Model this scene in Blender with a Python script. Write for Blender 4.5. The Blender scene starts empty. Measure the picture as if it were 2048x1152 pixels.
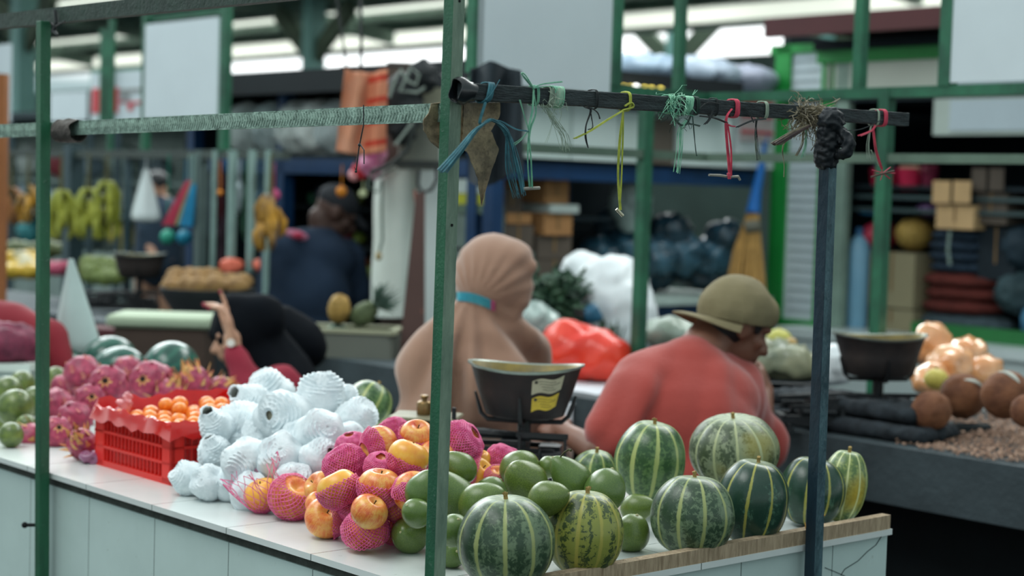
import bpy, bmesh, math, random
from mathutils import Vector, Matrix, Euler, noise
R = random.Random(7)
PI = math.pi
sc = bpy.context.scene
C = sc.collection
# ------------------------------------------------------------------ camera
CAMZ = 1.45
FPX = 3400.0
PITCH = math.radians(3.2)
ROLL = math.asin(0.030)
_f = Vector((0, math.cos(PITCH), -math.sin(PITCH)))
_r0 = Vector((1, 0, 0)); _u0 = Vector((0, math.sin(PITCH), math.cos(PITCH)))
CR = _r0 * math.cos(ROLL) + _u0 * math.sin(ROLL)
CU = _u0 * math.cos(ROLL) - _r0 * math.sin(ROLL)
CO = Vector((0, 0, CAMZ))
cam_d = bpy.data.cameras.new('camera'); cam = bpy.data.objects.new('camera', cam_d); C.objects.link(cam)
m = Matrix((CR, CU, -_f)).transposed().to_4x4(); m.translation = CO
cam.matrix_world = m
cam_d.sensor_width = 36; cam_d.lens = FPX / 2048 * 36
cam_d.clip_start = 0.05; cam_d.clip_end = 300
cam_d.dof.use_dof = True; cam_d.dof.focus_distance = 3.0; cam_d.dof.aperture_fstop = 3.0
sc.camera = cam
sc.view_settings.view_transform = 'Standard'; sc.view_settings.look = 'None'
sc.view_settings.exposure = -0.07; sc.view_settings.gamma = 1.0; sc.view_settings.use_curve_mapping = False
# ------------------------------------------------------------------ sky seen through the open sides of the hall
w = bpy.data.worlds.new('sky'); sc.world = w; w.use_nodes = True
nt = w.node_tree; nt.nodes.clear()
wo = nt.nodes.new('ShaderNodeOutputWorld'); bg = nt.nodes.new('ShaderNodeBackground')
tc = nt.nodes.new('ShaderNodeTexCoord'); sx = nt.nodes.new('ShaderNodeSeparateXYZ'); cr = nt.nodes.new('ShaderNodeValToRGB')
nt.links.new(tc.outputs['Generated'], sx.inputs[0]); nt.links.new(sx.outputs['Z'], cr.inputs[0])
cr.color_ramp.elements[0].position = 0.0; cr.color_ramp.elements[0].color = (0.06, 0.085, 0.09, 1)
cr.color_ramp.elements[1].position = 0.95; cr.color_ramp.elements[1].color = (0.95, 1.05, 1.06, 1)
for p_, c_ in ((.015, (.44, .59, .61, 1)), (.055, (.44, .59, .61, 1)), (.068, (2.2, 2.3, 2.3, 1)), (.115, (2.2, 2.3, 2.3, 1)), (.13, (.44, .59, .61, 1)), (.20, (.44, .59, .61, 1)), (.5, (.56, .71, .73, 1))): e = cr.color_ramp.elements.new(p_); e.color = c_
nt.links.new(cr.outputs[0], bg.inputs[0]); bg.inputs[1].default_value = 1.0
nt.links.new(bg.outputs[0], wo.inputs[0])
def area(name, loc, aim, sx_, sy_, power, col):
    l = bpy.data.lights.new(name, 'AREA'); l.shape = 'RECTANGLE'; l.size = sx_; l.size_y = sy_; l.energy = power; l.color = col
    o = bpy.data.objects.new(name, l); C.objects.link(o); o.location = loc
    o.rotation_euler = (Vector(aim) - Vector(loc)).to_track_quat('-Z', 'Y').to_euler(); return o
# area lamps added overhead for soft top light; no skylights built here
area('overhead_fill_near', (-1.9, 2.6, 4.6), (0.1, 3.6, 0.8), 3.2, 1.5, 112, (.97, 1.0, 0.97))
area('overhead_fill_mid', (2.6, 7.6, 5.2), (0.8, 5.2, 0.8), 4.0, 1.5, 190, (.97, 1.0, 0.97))
area('overhead_fill_left', (-4.0, 8.5, 5.2), (-1.5, 6.5, 0.8), 4.0, 1.5, 150, (0.93, 1.0, 1.0))
area('overhead_fill_far', (-3.0, 15.0, 5.5), (-3.0, 12.0, 0.5), 9.0, 2.5, 900, (0.93, 1.0, 1.0))
# area lamps added to backlight the far sheets and the translucent roof strips
area('sheet_backlight', (-4.3, 39.0, 5.6), (-4.3 - 7.48, 39.0 - 6.64, 5.0), 66.0, 4.5, 3200, (0.97, 1.0, 1.0))
area('roof_backlight', (-4.0, 30.0, 12.0), (-4.0, 29.9, 4.0), 60.0, 22.0, 5200, (0.95, 1.0, 1.0))
# ------------------------------------------------------------------ geometry of the place
AX = Vector((-math.sin(math.radians(41.6)), math.cos(math.radians(41.6)), 0))   # along the stall front, away to the left
BX = Vector((math.cos(math.radians(41.6)), math.sin(math.radians(41.6)), 0))    # across the stall, away to the right
O0 = Vector((-0.112, 2.75, 0))
ANG_A = math.atan2(AX.y, AX.x); ANG_B = math.atan2(BX.y, BX.x)
TOPZ = 0.785
def ab(s, t, z=0.0): return O0 + BX * s + AX * t + Vector((0, 0, z))
def ray(px, py): return (_f + CR * ((px - 1024) / FPX) - CU * ((py - 576) / FPX))
def P(px, py, Y): d = ray(px, py); return CO + d * (Y / d.y)
def PZ(px, py, z): d = ray(px, py); return CO + d * ((z - CAMZ) / d.z)
def PS(px, py, s):
    d = ray(px, py); k = (s - (CO - O0).dot(BX)) / d.dot(BX); return CO + d * k
def PT(px, py, t):
    d = ray(px, py); k = (t - (CO - O0).dot(AX)) / d.dot(AX); return CO + d * k
def size_at(p, px): return px * (p - CO).dot(_f) / FPX
# ------------------------------------------------------------------ colour + materials
def s2l(v): return v / 12.92 if v <= 0.04045 else ((v + 0.055) / 1.055) ** 2.4
def hx(h, k=1.0):
    h = h.lstrip('#'); return tuple(min(1, s2l(int(h[i:i + 2], 16) / 255) * k) for i in (0, 2, 4)) + (1,)
class NT:
    def __init__(s, name):
        s.m = bpy.data.materials.new(name); s.m.use_nodes = True; s.t = s.m.node_tree
        s.b = s.t.nodes['Principled BSDF']
    def n(s, typ, **kw):
        x = s.t.nodes.new(typ)
        for k, v in kw.items():
            if k.startswith('i_'):
                key = k[2:].replace('_', ' ')
                x.inputs[key].default_value = v
            else: setattr(x, k, v)
        return x
    def l(s, a, b): s.t.links.new(a, b)
    def coord(s, kind='Object', scale=(1, 1, 1)):
        c = s.n('ShaderNodeTexCoord'); mp = s.n('ShaderNodeMapping'); mp.inputs['Scale'].default_value = scale
        s.l(c.outputs[kind], mp.inputs[0]); return mp.outputs[0]
    def ramp(s, fac, stops):
        r = s.n('ShaderNodeValToRGB'); r.color_ramp.elements[0].position = stops[0][0]; r.color_ramp.elements[0].color = stops[0][1]
        r.color_ramp.elements[1].position = stops[-1][0]; r.color_ramp.elements[1].color = stops[-1][1]
        for p_, c_ in stops[1:-1]: e_ = r.color_ramp.elements.new(p_); e_.color = c_
        s.l(fac, r.inputs[0]); return r.outputs[0]
    def mix(s, fac, a, b, blend='MIX'):
        x = s.n('ShaderNodeMix'); x.data_type = 'RGBA'; x.blend_type = blend
        for i, v in ((0, fac), (6, a), (7, b)):
            if isinstance(v, (int, float, tuple)): x.inputs[i].default_value = v
            else: s.l(v, x.inputs[i])
        return x.outputs[2]
    def math(s, op, a, b=None, c=None):
        x = s.n('ShaderNodeMath'); x.operation = op
        for i, v in enumerate((a, b, c)):
            if v is None: continue
            if isinstance(v, (int, float)): x.inputs[i].default_value = v
            else: s.l(v, x.inputs[i])
        return x.outputs[0]
    def noise(s, vec, scale, detail=3, rough=0.5, dist=0.0):
        x = s.n('ShaderNodeTexNoise'); x.inputs['Scale'].default_value = scale; x.inputs['Detail'].default_value = detail
        x.inputs['Roughness'].default_value = rough; x.inputs['Distortion'].default_value = dist; s.l(vec, x.inputs['Vector']); return x.outputs['Fac']
    def bump(s, h, strength=0.3, dist=0.01):
        x = s.n('ShaderNodeBump'); x.inputs['Strength'].default_value = strength; x.inputs['Distance'].default_value = dist
        s.l(h, x.inputs['Height']); s.l(x.outputs[0], s.b.inputs['Normal'])
    def set(s, **kw):
        for k, v in kw.items():
            k = k.replace('_', ' ')
            if isinstance(v, (int, float, tuple)): s.b.inputs[k].default_value = v
            else: s.l(v, s.b.inputs[k])
        return s.m
_mc = {}
def mat(name, col, rough=0.6, var=0.25, scale=8, metal=0.0, bump=0.0, bscale=None, spec=0.4, sheen=0.0, trans=0.0, alpha=1.0, col2=None, stretch=(1, 1, 1), coat=0.0, detail=4):
    if name in _mc: return _mc[name]
    k = NT(name); c = hx(col)
    v = k.coord('Object', stretch); nz = k.noise(v, scale, detail, 0.6)
    c2 = hx(col2) if col2 else tuple(x * (1 - var) for x in c[:3]) + (1,)
    k.l(k.ramp(nz, [(0.32, c2), (0.66, c)]), k.b.inputs['Base Color'])
    k.set(Roughness=rough, Metallic=metal); k.b.inputs['Specular IOR Level'].default_value = spec
    if coat: k.b.inputs['Coat Weight'].default_value = coat
    if sheen: k.b.inputs['Sheen Weight'].default_value = sheen
    if trans:
        k.b.inputs['Transmission Weight'].default_value = trans; k.b.inputs['IOR'].default_value = 1.2
    if alpha < 1: k.b.inputs['Alpha'].default_value = alpha
    if bump: k.bump(k.noise(v, bscale or scale * 4, 4, 0.6), bump, 0.01)
    _mc[name] = k.m; return k.m
# ------------------------------------------------------------------ mesh helpers
class MB:
    def __init__(s): s.v = []; s.f = []; s.uv = None; s.mi = []; s.cur = 0
    def add(s, vs, fs):
        b = len(s.v); s.v += [Vector(x) for x in vs]; s.f += [tuple(i + b for i in f) for f in fs]; s.mi += [s.cur] * len(fs); return s
    def box(s, c, d, rz=0.0, rot=None):
        M = rot if rot is not None else Matrix.Rotation(rz, 3, 'Z'); c = Vector(c)
        vs = [c + M @ Vector((x * d[0] / 2, y * d[1] / 2, z * d[2] / 2)) for x in (-1, 1) for y in (-1, 1) for z in (-1, 1)]
        return s.add(vs, [(0, 1, 3, 2), (4, 6, 7, 5), (0, 4, 5, 1), (2, 3, 7, 6), (0, 2, 6, 4), (1, 5, 7, 3)])
    def hexa(s, bot, top):
        n = len(bot); vs = list(bot) + list(top)
        fs = [tuple(range(n - 1, -1, -1)), tuple(range(n, 2 * n))] + [(i, (i + 1) % n, n + (i + 1) % n, n + i) for i in range(n)]
        return s.add(vs, fs)
    def beam(s, p0, p1, w_, h_, up=(0, 0, 1)):
        p0 = Vector(p0); p1 = Vector(p1); d = (p1 - p0).normalized(); u = Vector(up); x = d.cross(u)
        if x.length < 1e-4: x = d.cross(Vector((1, 0, 0)))
        x.normalize(); y = x.cross(d).normalized()
        q = lambda p_: [p_ + x * a_ * w_ / 2 + y * b_ * h_ / 2 for a_, b_ in ((-1, -1), (1, -1), (1, 1), (-1, 1))]
        return s.hexa(q(p0), q(p1))
    def tube(s, pts, r, n=6, cap=True):
        pts = [Vector(p_) for p_ in pts]; rr = r if isinstance(r, (list, tuple)) else [r] * len(pts)
        d0 = (pts[1] - pts[0]).normalized(); nrm = d0.orthogonal().normalized(); vs = []
        for i, p_ in enumerate(pts):
            d = (pts[min(i + 1, len(pts) - 1)] - pts[max(i - 1, 0)])
            if d.length < 1e-9: d = d0
            d.normalize(); nrm = (nrm - d * nrm.dot(d))
            if nrm.length < 1e-6: nrm = d.orthogonal()
            nrm.normalize(); bn = d.cross(nrm)
            vs += [p_ + (nrm * math.cos(2 * PI * k / n) + bn * math.sin(2 * PI * k / n)) * rr[i] for k in range(n)]
        fs = [(i * n + k, i * n + (k + 1) % n, (i + 1) * n + (k + 1) % n, (i + 1) * n + k) for i in range(len(pts) - 1) for k in range(n)]
        if cap: fs += [tuple(range(n - 1, -1, -1)), tuple(range((len(pts) - 1) * n, len(pts) * n))]
        return s.add(vs, fs)
    def lathe(s, prof, n=24, c=(0, 0, 0), M=None, fn=None):
        c = Vector(c); vs = []
        for j, (r, z) in enumerate(prof):
            for k in range(n):
                a = 2 * PI * k / n; p_ = Vector((r * math.cos(a), r * math.sin(a), z))
                if fn: p_ = fn(p_, a, j)
                vs.append(c + (M @ p_ if M else p_))
        fs = [(i * n + k, i * n + (k + 1) % n, (i + 1) * n + (k + 1) % n, (i + 1) * n + k) for i in range(len(prof) - 1) for k in range(n)]
        return s.add(vs, fs)
    def ball(s, c, r, M=None, nu=20, nv=12, fn=None):
        r = Vector(r) if not isinstance(r, (int, float)) else Vector((r, r, r)); c = Vector(c); vs = []
        for j in range(nv + 1):
            th = PI * j / nv
            for k in range(nu):
                a = 2 * PI * k / nu; p_ = Vector((math.sin(th) * math.cos(a), math.sin(th) * math.sin(a), -math.cos(th)))
                if fn: p_ = fn(p_)
                p_ = Vector((p_.x * r.x, p_.y * r.y, p_.z * r.z)); vs.append(c + (M @ p_ if M else p_))
        fs = [(i * nu + k, i * nu + (k + 1) % nu, (i + 1) * nu + (k + 1) % nu, (i + 1) * nu + k) for i in range(nv) for k in range(nu)]
        return s.add(vs, fs)
    def sheet(s, fn, nu, nv, th=0.004):
        """a cloth or sheet from fn(u,v)->point, with thickness"""
        g = [[Vector(fn(i / nu, j / nv)) for i in range(nu + 1)] for j in range(nv + 1)]
        def nm(i, j):
            a = g[j][min(i + 1, nu)] - g[j][max(i - 1, 0)]; b = g[min(j + 1, nv)][i] - g[max(j - 1, 0)][i]; n_ = a.cross(b)
            return n_.normalized() if n_.length > 1e-9 else Vector((0, 0, 1))
        top = [g[j][i] + nm(i, j) * th / 2 for j in range(nv + 1) for i in range(nu + 1)]; bot = [g[j][i] - nm(i, j) * th / 2 for j in range(nv + 1) for i in range(nu + 1)]
        N = (nu + 1) * (nv + 1); W_ = nu + 1; fs = []
        for j in range(nv):
            for i in range(nu):
                a = j * W_ + i; fs.append((a, a + 1, a + W_ + 1, a + W_)); fs.append((N + a, N + a + W_, N + a + W_ + 1, N + a + 1))
        edge = [(i, 0) for i in range(nu + 1)] + [(nu, j) for j in range(1, nv + 1)] + [(i, nv) for i in range(nu - 1, -1, -1)] + [(0, j) for j in range(nv - 1, 0, -1)]
        for q in range(len(edge)):
            a = edge[q][1] * W_ + edge[q][0]; b = edge[(q + 1) % len(edge)]; b = b[1] * W_ + b[0]; fs.append((a, N + a, N + b, b))
        return s.add(top + bot, fs)
    def mesh(s, name, mats, smooth=True, merge=0.0):
        me = bpy.data.meshes.new(name); me.from_pydata([tuple(v_) for v_ in s.v], [], s.f)
        for mm in (mats if isinstance(mats, (list, tuple)) else [mats]): me.materials.append(mm)
        if any(s.mi): me.polygons.foreach_set('material_index', s.mi)
        b = bmesh.new(); b.from_mesh(me)
        if merge: bmesh.ops.remove_doubles(b, verts=b.verts, dist=merge)
        bmesh.ops.recalc_face_normals(b, faces=b.faces); b.to_mesh(me); b.free()
        if smooth:
            me.polygons.foreach_set('use_smooth', [True] * len(me.polygons))
            try: me.set_sharp_from_angle(angle=math.radians(40 if smooth is True else smooth))
            except Exception: pass
        me.update(); return me
    def build(s, name, mats, parent=None, smooth=True, merge=0.0, **props):
        o = bpy.data.objects.new(name, s.mesh(name, mats, smooth, merge)); C.objects.link(o)
        if parent is not None: o.parent = parent
        for k, v_ in props.items(): o[k] = v_
        return o
def tag(o, label=None, cat=None, group=None, kind=None):
    if label: o['label'] = label
    if cat: o['category'] = cat
    if group: o['group'] = group
    if kind: o['kind'] = kind
    return o
def thing(name, label, cat, loc=(0, 0, 0), rot=None, group=None):
    o = bpy.data.objects.new(name, None); C.objects.link(o); o.location = loc; o.empty_display_size = 0.02
    if rot is not None: o.rotation_euler = rot
    return tag(o, label, cat, group)
def struct(name, mb, m_, smooth=False, **kw):
    o = mb.build(name, m_, None, smooth); o['kind'] = 'structure'; return o
def rebase(o):
    """put a single-mesh thing's origin at the middle of its base"""
    vs = o.data.vertices
    if not vs: return o
    c = Vector((sum(v.co.x for v in vs) / len(vs), sum(v.co.y for v in vs) / len(vs), min(v.co.z for v in vs)))
    o.data.transform(Matrix.Translation(-c)); o.location = c; return o
def one(name, mb, m_, label, cat, group=None, smooth=True, kind=None, merge=0.0):
    o = mb.build(name, m_, None, smooth, merge); rebase(o); return tag(o, label, cat, group, kind)
def partof(root, name, mb, m_, smooth=True, merge=0.0, label=None):
    """mesh built in world coordinates under an unrotated root"""
    base = root; off = Vector(root.location)
    p_ = root.parent
    while p_ is not None: off += Vector(p_.location); p_ = p_.parent
    o = mb.build(name, m_, base, smooth, merge); o.data.transform(Matrix.Translation(-off))
    if label: o['label'] = label
    return o
def link_part(name, me, parent, loc=(0, 0, 0), rot=(0, 0, 0), scale=(1, 1, 1)):
    o = bpy.data.objects.new(name, me); C.objects.link(o); o.parent = parent; o.location = loc; o.rotation_euler = rot; o.scale = scale; return o
def blob(name, elems, voxel=0.012, smooth=6, disp=None):
    """one continuous skin grown round ellipsoids ('e',c,r,M) and tapered limbs ('c',p0,p1,r0,r1), all in world coordinates"""
    mb = MB()
    for e_ in elems:
        if e_[0] == 'e': mb.ball(e_[1], e_[2], e_[3] if len(e_) > 3 else None, 20, 12)
        else:
            _, p0, p1, r0, r1 = e_; p0 = Vector(p0); p1 = Vector(p1); mb.ball(p0, r0, None, 14, 8); mb.ball(p1, r1, None, 14, 8)
            mb.tube([p0, p0.lerp(p1, .33), p0.lerp(p1, .66), p1], [r0, r0 + (r1 - r0) * .33, r0 + (r1 - r0) * .66, r1], 14)
    me = bpy.data.meshes.new('tmp'); me.from_pydata([tuple(v_) for v_ in mb.v], [], mb.f)
    b = bmesh.new(); b.from_mesh(me); bmesh.ops.remove_doubles(b, verts=b.verts, dist=1e-5); bmesh.ops.recalc_face_normals(b, faces=b.faces); b.to_mesh(me); b.free()
    o = bpy.data.objects.new('tmp', me); C.objects.link(o)
    md = o.modifiers.new('r', 'REMESH'); md.mode = 'VOXEL'; md.voxel_size = voxel
    if smooth: sm_ = o.modifiers.new('s', 'SMOOTH'); sm_.factor = 0.5; sm_.iterations = smooth
    dg = bpy.context.evaluated_depsgraph_get(); ev = o.evaluated_get(dg); out = bpy.data.meshes.new_from_object(ev, depsgraph=dg)
    bpy.data.objects.remove(o); out.name = name
    if disp:
        nn = [v_.normal.copy() for v_ in out.vertices]
        for v_, n_ in zip(out.vertices, nn): v_.co = disp(v_.co.copy(), n_)
    out.polygons.foreach_set('use_smooth', [True] * len(out.polygons)); out.update(); return out
def mesh_part(root, name, me, m_, label=None):
    me.materials.clear(); me.materials.append(m_)
    if root is None:
        o = bpy.data.objects.new(name, me); C.objects.link(o); return o
    off = Vector(root.location); p_ = root.parent
    while p_ is not None: off += Vector(p_.location); p_ = p_.parent
    me.transform(Matrix.Translation(-off)); o = bpy.data.objects.new(name, me); C.objects.link(o); o.parent = root
    if label: o['label'] = label
    return o
def solo(name, me, m_, label, cat, group=None, kind=None):
    me.materials.clear(); me.materials.append(m_); o = bpy.data.objects.new(name, me); C.objects.link(o); rebase(o); return tag(o, label, cat, group, kind)
def nz(p_, s_): return noise.noise(Vector(p_) * s_)
def bag_me(name, c, r, seed=0, voxel=0.012, crumple=0.012, M=None, extra=(), fq=18):
    c = Vector(c)
    def dsp(co, n_):
        q = co * fq + Vector((seed * 7.3, 0, seed)); a = 1 - abs(noise.noise(q)) * 2; b = noise.noise(q * 2.3)
        return co + n_ * (a * crumple + b * crumple * .5)
    return blob(name, [('e', c, r, M)] + list(extra), voxel, 2, dsp)
# ------------------------------------------------------------------ materials of the setting
M_steel = mat('green_painted_steel', '#3f6b58', .45, .35, 14, 0.0, .25, 60, col2='#1f3d33', stretch=(1, 1, .4))
M_green = mat('bright_green_paint', '#14603c', .4, .35, 9, 0, .15, 70, col2='#0d4a2e', stretch=(1, 1, .3))
M_gsteel2 = mat('far_green_paint', '#2f7558', .45, .25, 6)
M_rail = mat('galvanised_rail', '#8aa599', .5, .3, 60, .1, .6, 90, col2='#4f665c')
M_board = mat('white_sign_board', '#c9d5da', .5, .06, 3)
M_floor = mat('market_concrete_floor', '#262c2e', .7, .4, 1.5, 0, .2, 20)
M_conc = mat('dark_concrete', '#3f4b50', .75, .35, 5, 0, .4, 30)
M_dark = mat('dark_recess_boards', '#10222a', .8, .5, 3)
M_roof = mat('roof_sheet_underside', '#8fb0a4', .7, .35, .35, stretch=(1, 4, 1))
M_rust = mat('grey_green_roof_steel', '#7c9488', .6, .4, 2)
M_column = mat('pale_teal_column', '#7fb0ab', .5, .12, 2)
M_blue = mat('blue_painted_frame', '#123a63', .5, .3, 5)
def trans_mat(name, col, mixf=.5):
    k = NT(name); k.t.nodes.remove(k.b); o = k.t.nodes['Material Output']
    d = k.n('ShaderNodeBsdfDiffuse'); t = k.n('ShaderNodeBsdfTranslucent'); mx = k.n('ShaderNodeMixShader')
    d.inputs[0].default_value = hx(col); t.inputs[0].default_value = hx(col); mx.inputs[0].default_value = mixf
    k.l(d.outputs[0], mx.inputs[1]); k.l(t.outputs[0], mx.inputs[2]); k.l(mx.outputs[0], o.inputs[0]); return k.m
M_poly = trans_mat('translucent_roof_sheet', '#fbfbf4', .75)
# ------------------------------------------------------------------ hall
mb = MB(); mb.box((0, 24, -.05), (90, 80, .1)); struct('floor', mb, M_floor)
SF = 18.2
def abq(mb, s0, s1, t0, t1, z0, z1): # box in stall directions
    p = [ab(s0, t0, z0), ab(s1, t0, z0), ab(s1, t1, z0), ab(s0, t1, z0)]; q = [x + Vector((0, 0, z1 - z0)) for x in p]; return mb.hexa(p, q)
mb = MB(); abq(mb, SF, SF + .2, -2, 60, 0, 3.66); struct('wall_far', mb, mat('far_wall_plaster', '#5a6f6b', .8, .3, .6))
mb = MB(); abq(mb, SF - .05, SF + .1, -2, 60, 4.09, 4.19); struct('trim_1', mb, M_rust)
mb = MB(); abq(mb, SF, SF + .02, -2, 60, 4.19, 4.50); struct('window_1', mb, M_poly)
mb = MB(); abq(mb, SF - .1, SF + .1, -2, 60, 4.50, 4.60); struct('trim_2', mb, M_rust)
# sloping roof: dull sheets with translucent ones between, carried by purlins
zs = lambda s: 4.6 + (SF - s) * .105
mbd, mbt, mbp = MB(), MB(), MB()
ss = [SF - .9 * i for i in range(12)]
for i in range(11):
    s1, s0 = ss[i], ss[i + 1]
    tgt = mbt if i in (1, 4, 6, 9) else mbd
    t0, t1 = -4, 60
    p = [ab(s0, t0, zs(s0)), ab(s1, t0, zs(s1)), ab(s1, t1, zs(s1)), ab(s0, t1, zs(s0))]
    tgt.hexa(p, [x + Vector((0, 0, .02)) for x in p])
    abq(mbp, s1 - .05, s1 + .05, t0, t1, zs(s1) - .15, zs(s1) - .01)
for t in range(0, 58, 6):
    p0, p1 = ab(SF, t, zs(SF) - .25), ab(ss[-1], t, zs(ss[-1]) - .25); mbp.beam(p0, p1, .16, .26)
mbd.build('ceiling', M_roof, None, False)['kind'] = 'structure'
struct('window_2', mbt, M_poly); struct('trim_3', mbp, M_rust)
for i, (px, Yv, wd) in enumerate([(47, 30, .34), (627, 30, .30), (1350, 29, .22), (1662, 26, .24)]):
    c = P(px, 100, Yv); mb = MB(); mb.box((c.x, c.y, 2.9), (wd, wd, 5.8), ANG_A); struct('trim_%d' % (i + 4), mb, M_column)
    h = MB(); b0 = Vector((c.x, c.y, 0))
    h.hexa([b0 + AX * .15 * q + BX * r for q, r in ((1, -.08), (1, .08), (1, .08), (1, -.08))][:2] + [b0, b0 + AX * .05], [b0] * 4) if False else None
    for sg in (1, -1):
        h.beam(b0 + Vector((0, 0, 3.7)), b0 + AX * sg * 1.1 + Vector((0, 0, 4.55)), .12, .3)
    struct('trim_%d' % (i + 10), h, mat('brown_haunch', '#5b6a58', .7, .4, 2))
# ------------------------------------------------------------------ tiled counter in front
TOFF = 0.175
def tile_mat(name, col, sx_, sz_, off=(0, 0, 0), rough=.22, uvk=True):
    k = NT(name); c = k.n('ShaderNodeTexCoord'); mp = k.n('ShaderNodeMapping'); k.l(c.outputs['UV'], mp.inputs[0]); mp.inputs['Location'].default_value = off
    br = k.n('ShaderNodeTexBrick'); k.l(mp.outputs[0], br.inputs['Vector']); br.offset = 0; br.squash = 1
    br.inputs['Scale'].default_value = 1; br.inputs['Brick Width'].default_value = sx_; br.inputs['Row Height'].default_value = sz_
    br.inputs['Mortar Size'].default_value = .0013; br.inputs['Mortar Smooth'].default_value = .2
    n_ = k.noise(k.coord('Object'), 3, 5, .6); cc = hx(col)
    base = k.ramp(n_, [(.3, tuple(x * .86 for x in cc[:3]) + (1,)), (.65, cc)])
    d = k.noise(k.coord('Object', (1, 1, 1)), 30, 6, .75); base = k.mix(k.ramp(d, [(.64, (0, 0, 0, 1)), (.72, (.45, .45, .45, 1))]), base, hx('#8a8a7c'))
    k.l(k.mix(br.outputs['Fac'], base, hx('#5d6a68')), k.b.inputs['Base Color'])
    k.set(Roughness=rough); k.bump(k.math('SUBTRACT', 1, br.outputs['Fac']), .4, .002); return k.m
M_tt = tile_mat('white_glazed_top_tiles', '#d9e0de', .30, .285, (.06, TOFF, 0), .16)
M_tf = tile_mat('white_glazed_face_tiles', '#c2d6d2', .285, 1.2, (TOFF, .1, 0), .2)
def quad_uv(name, corners, m_, thick, parent, sc_=1.0):
    """tiled slab: corners CCW as (point, uv); extruded by thick vector"""
    me = bpy.data.meshes.new(name); ps = [c[0] for c in corners]; n = len(ps); vs = [tuple(p) for p in ps] + [tuple(p + thick) for p in ps]
    fs = [tuple(range(n)), tuple(range(2 * n - 1, n - 1, -1))] + [(i, n + i, n + (i + 1) % n, (i + 1) % n) for i in range(n)]
    me.from_pydata(vs, [], fs); me.materials.append(m_); uv = me.uv_layers.new(name='UV')
    for pl in me.polygons:
        for li in pl.loop_indices: uv.data[li].uv = corners[me.loops[li].vertex_index % n][1]
    o = bpy.data.objects.new(name, me); C.objects.link(o); o.parent = parent
    me.transform(Matrix.Translation(-Vector(parent.location))); return o
S0, S1, T0, T1 = .035, 1.15, -.06, 2.85      # counter: front to back, near end to far end
ct = thing('tiled_counter', 'white tiled market counter carrying the fruit, in the foreground', 'counter', ab(.6, 2.5, 0))
zt = TOPZ
quad_uv('counter_top', [(ab(S0 - .012, T0 - .012, zt), (0, T0)), (ab(S1, T0 - .012, zt), (S1 - S0, T0)), (ab(S1, T1, zt), (S1 - S0, T1)), (ab(S0 - .012, T1, zt), (0, T1))], M_tt, Vector((0, 0, -.012)), ct)
quad_uv('front_panel', [(ab(S0, T0, 0), (T0, 0)), (ab(S0, T0, zt - .032), (T0, zt)), (ab(S0, T1, zt - .032), (T1, zt)), (ab(S0, T1, 0), (T1, 0))], M_tf, BX * .06, ct)
quad_uv('end_panel', [(ab(S0, T0, 0), (0, 0)), (ab(S1, T0, 0), (S1, 0)), (ab(S1, T0, zt - .016), (S1, zt)), (ab(S0, T0, zt - .016), (0, zt))], M_tf, AX * .06, ct)
mb = MB(); abq(mb, S0 + .004, S1 - .01, T0 + .004, T1, zt - .034, zt - .012); partof(ct, 'mortar_bed', mb, mat('dirty_mortar', '#4d524c', .9, .5, 30, 0, .5), False)
mb = MB(); abq(mb, S1 - .07, S1, T0 + .05, T1, 0, zt - .034); partof(ct, 'back_panel', mb, M_conc, False)
mb = MB()
for a, b_ in (((1590, 1152), (1640, 1118)), ((1640, 1118), (1668, 1092)), ((1668, 1092), (1720, 1075)), ((1720, 1075), (1772, 1062))):
    pass
cr_ = [PT(x, y, T0 - .0005) for x, y in ((1683, 1152), (1700, 1135), (1722, 1118), (1738, 1102), (1757, 1083), (1764, 1066))]
cr_ = [PT(x, y, T0 - .0012) for x, y in ((1682, 1150), (1690, 1138), (1716, 1122), (1735, 1103), (1752, 1090), (1766, 1068))]
mb.tube(cr_, .0009, 4); mb.tube([PT(x, y, T0 - .0012) for x, y in ((1650, 1135), (1672, 1144), (1690, 1152))], .0007, 4)
partof(ct, 'hairline_crack', mb, mat('crack_dirt', '#3a4646', .9))
# wooden strip lying on the end of the counter
mb = MB(); p0 = PZ(1180, 1138, zt + .02); 
q0, q1 = ab(.20, .006, zt), ab(1.14, .006, zt)
for k in range(1): mb.hexa([ab(.12, T0 - .012, zt), ab(1.145, T0 - .010, zt), ab(1.145, T0 + .012, zt), ab(.12, T0 + .012, zt)], [ab(.12, T0 - .012, zt + .024), ab(1.145, T0 - .010, zt + .029), ab(1.145, T0 + .012, zt + .029), ab(.12, T0 + .012, zt + .024)])
M_wood = mat('raw_sawn_wood', '#b39f84', .8, .3, 30, 0, .5, 60, col2='#86745c', stretch=(4, 4, .6))
one('wooden_strip', mb, M_wood, 'raw wooden batten along the right edge of the white tiled counter', 'wood strip', smooth=False)
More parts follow.
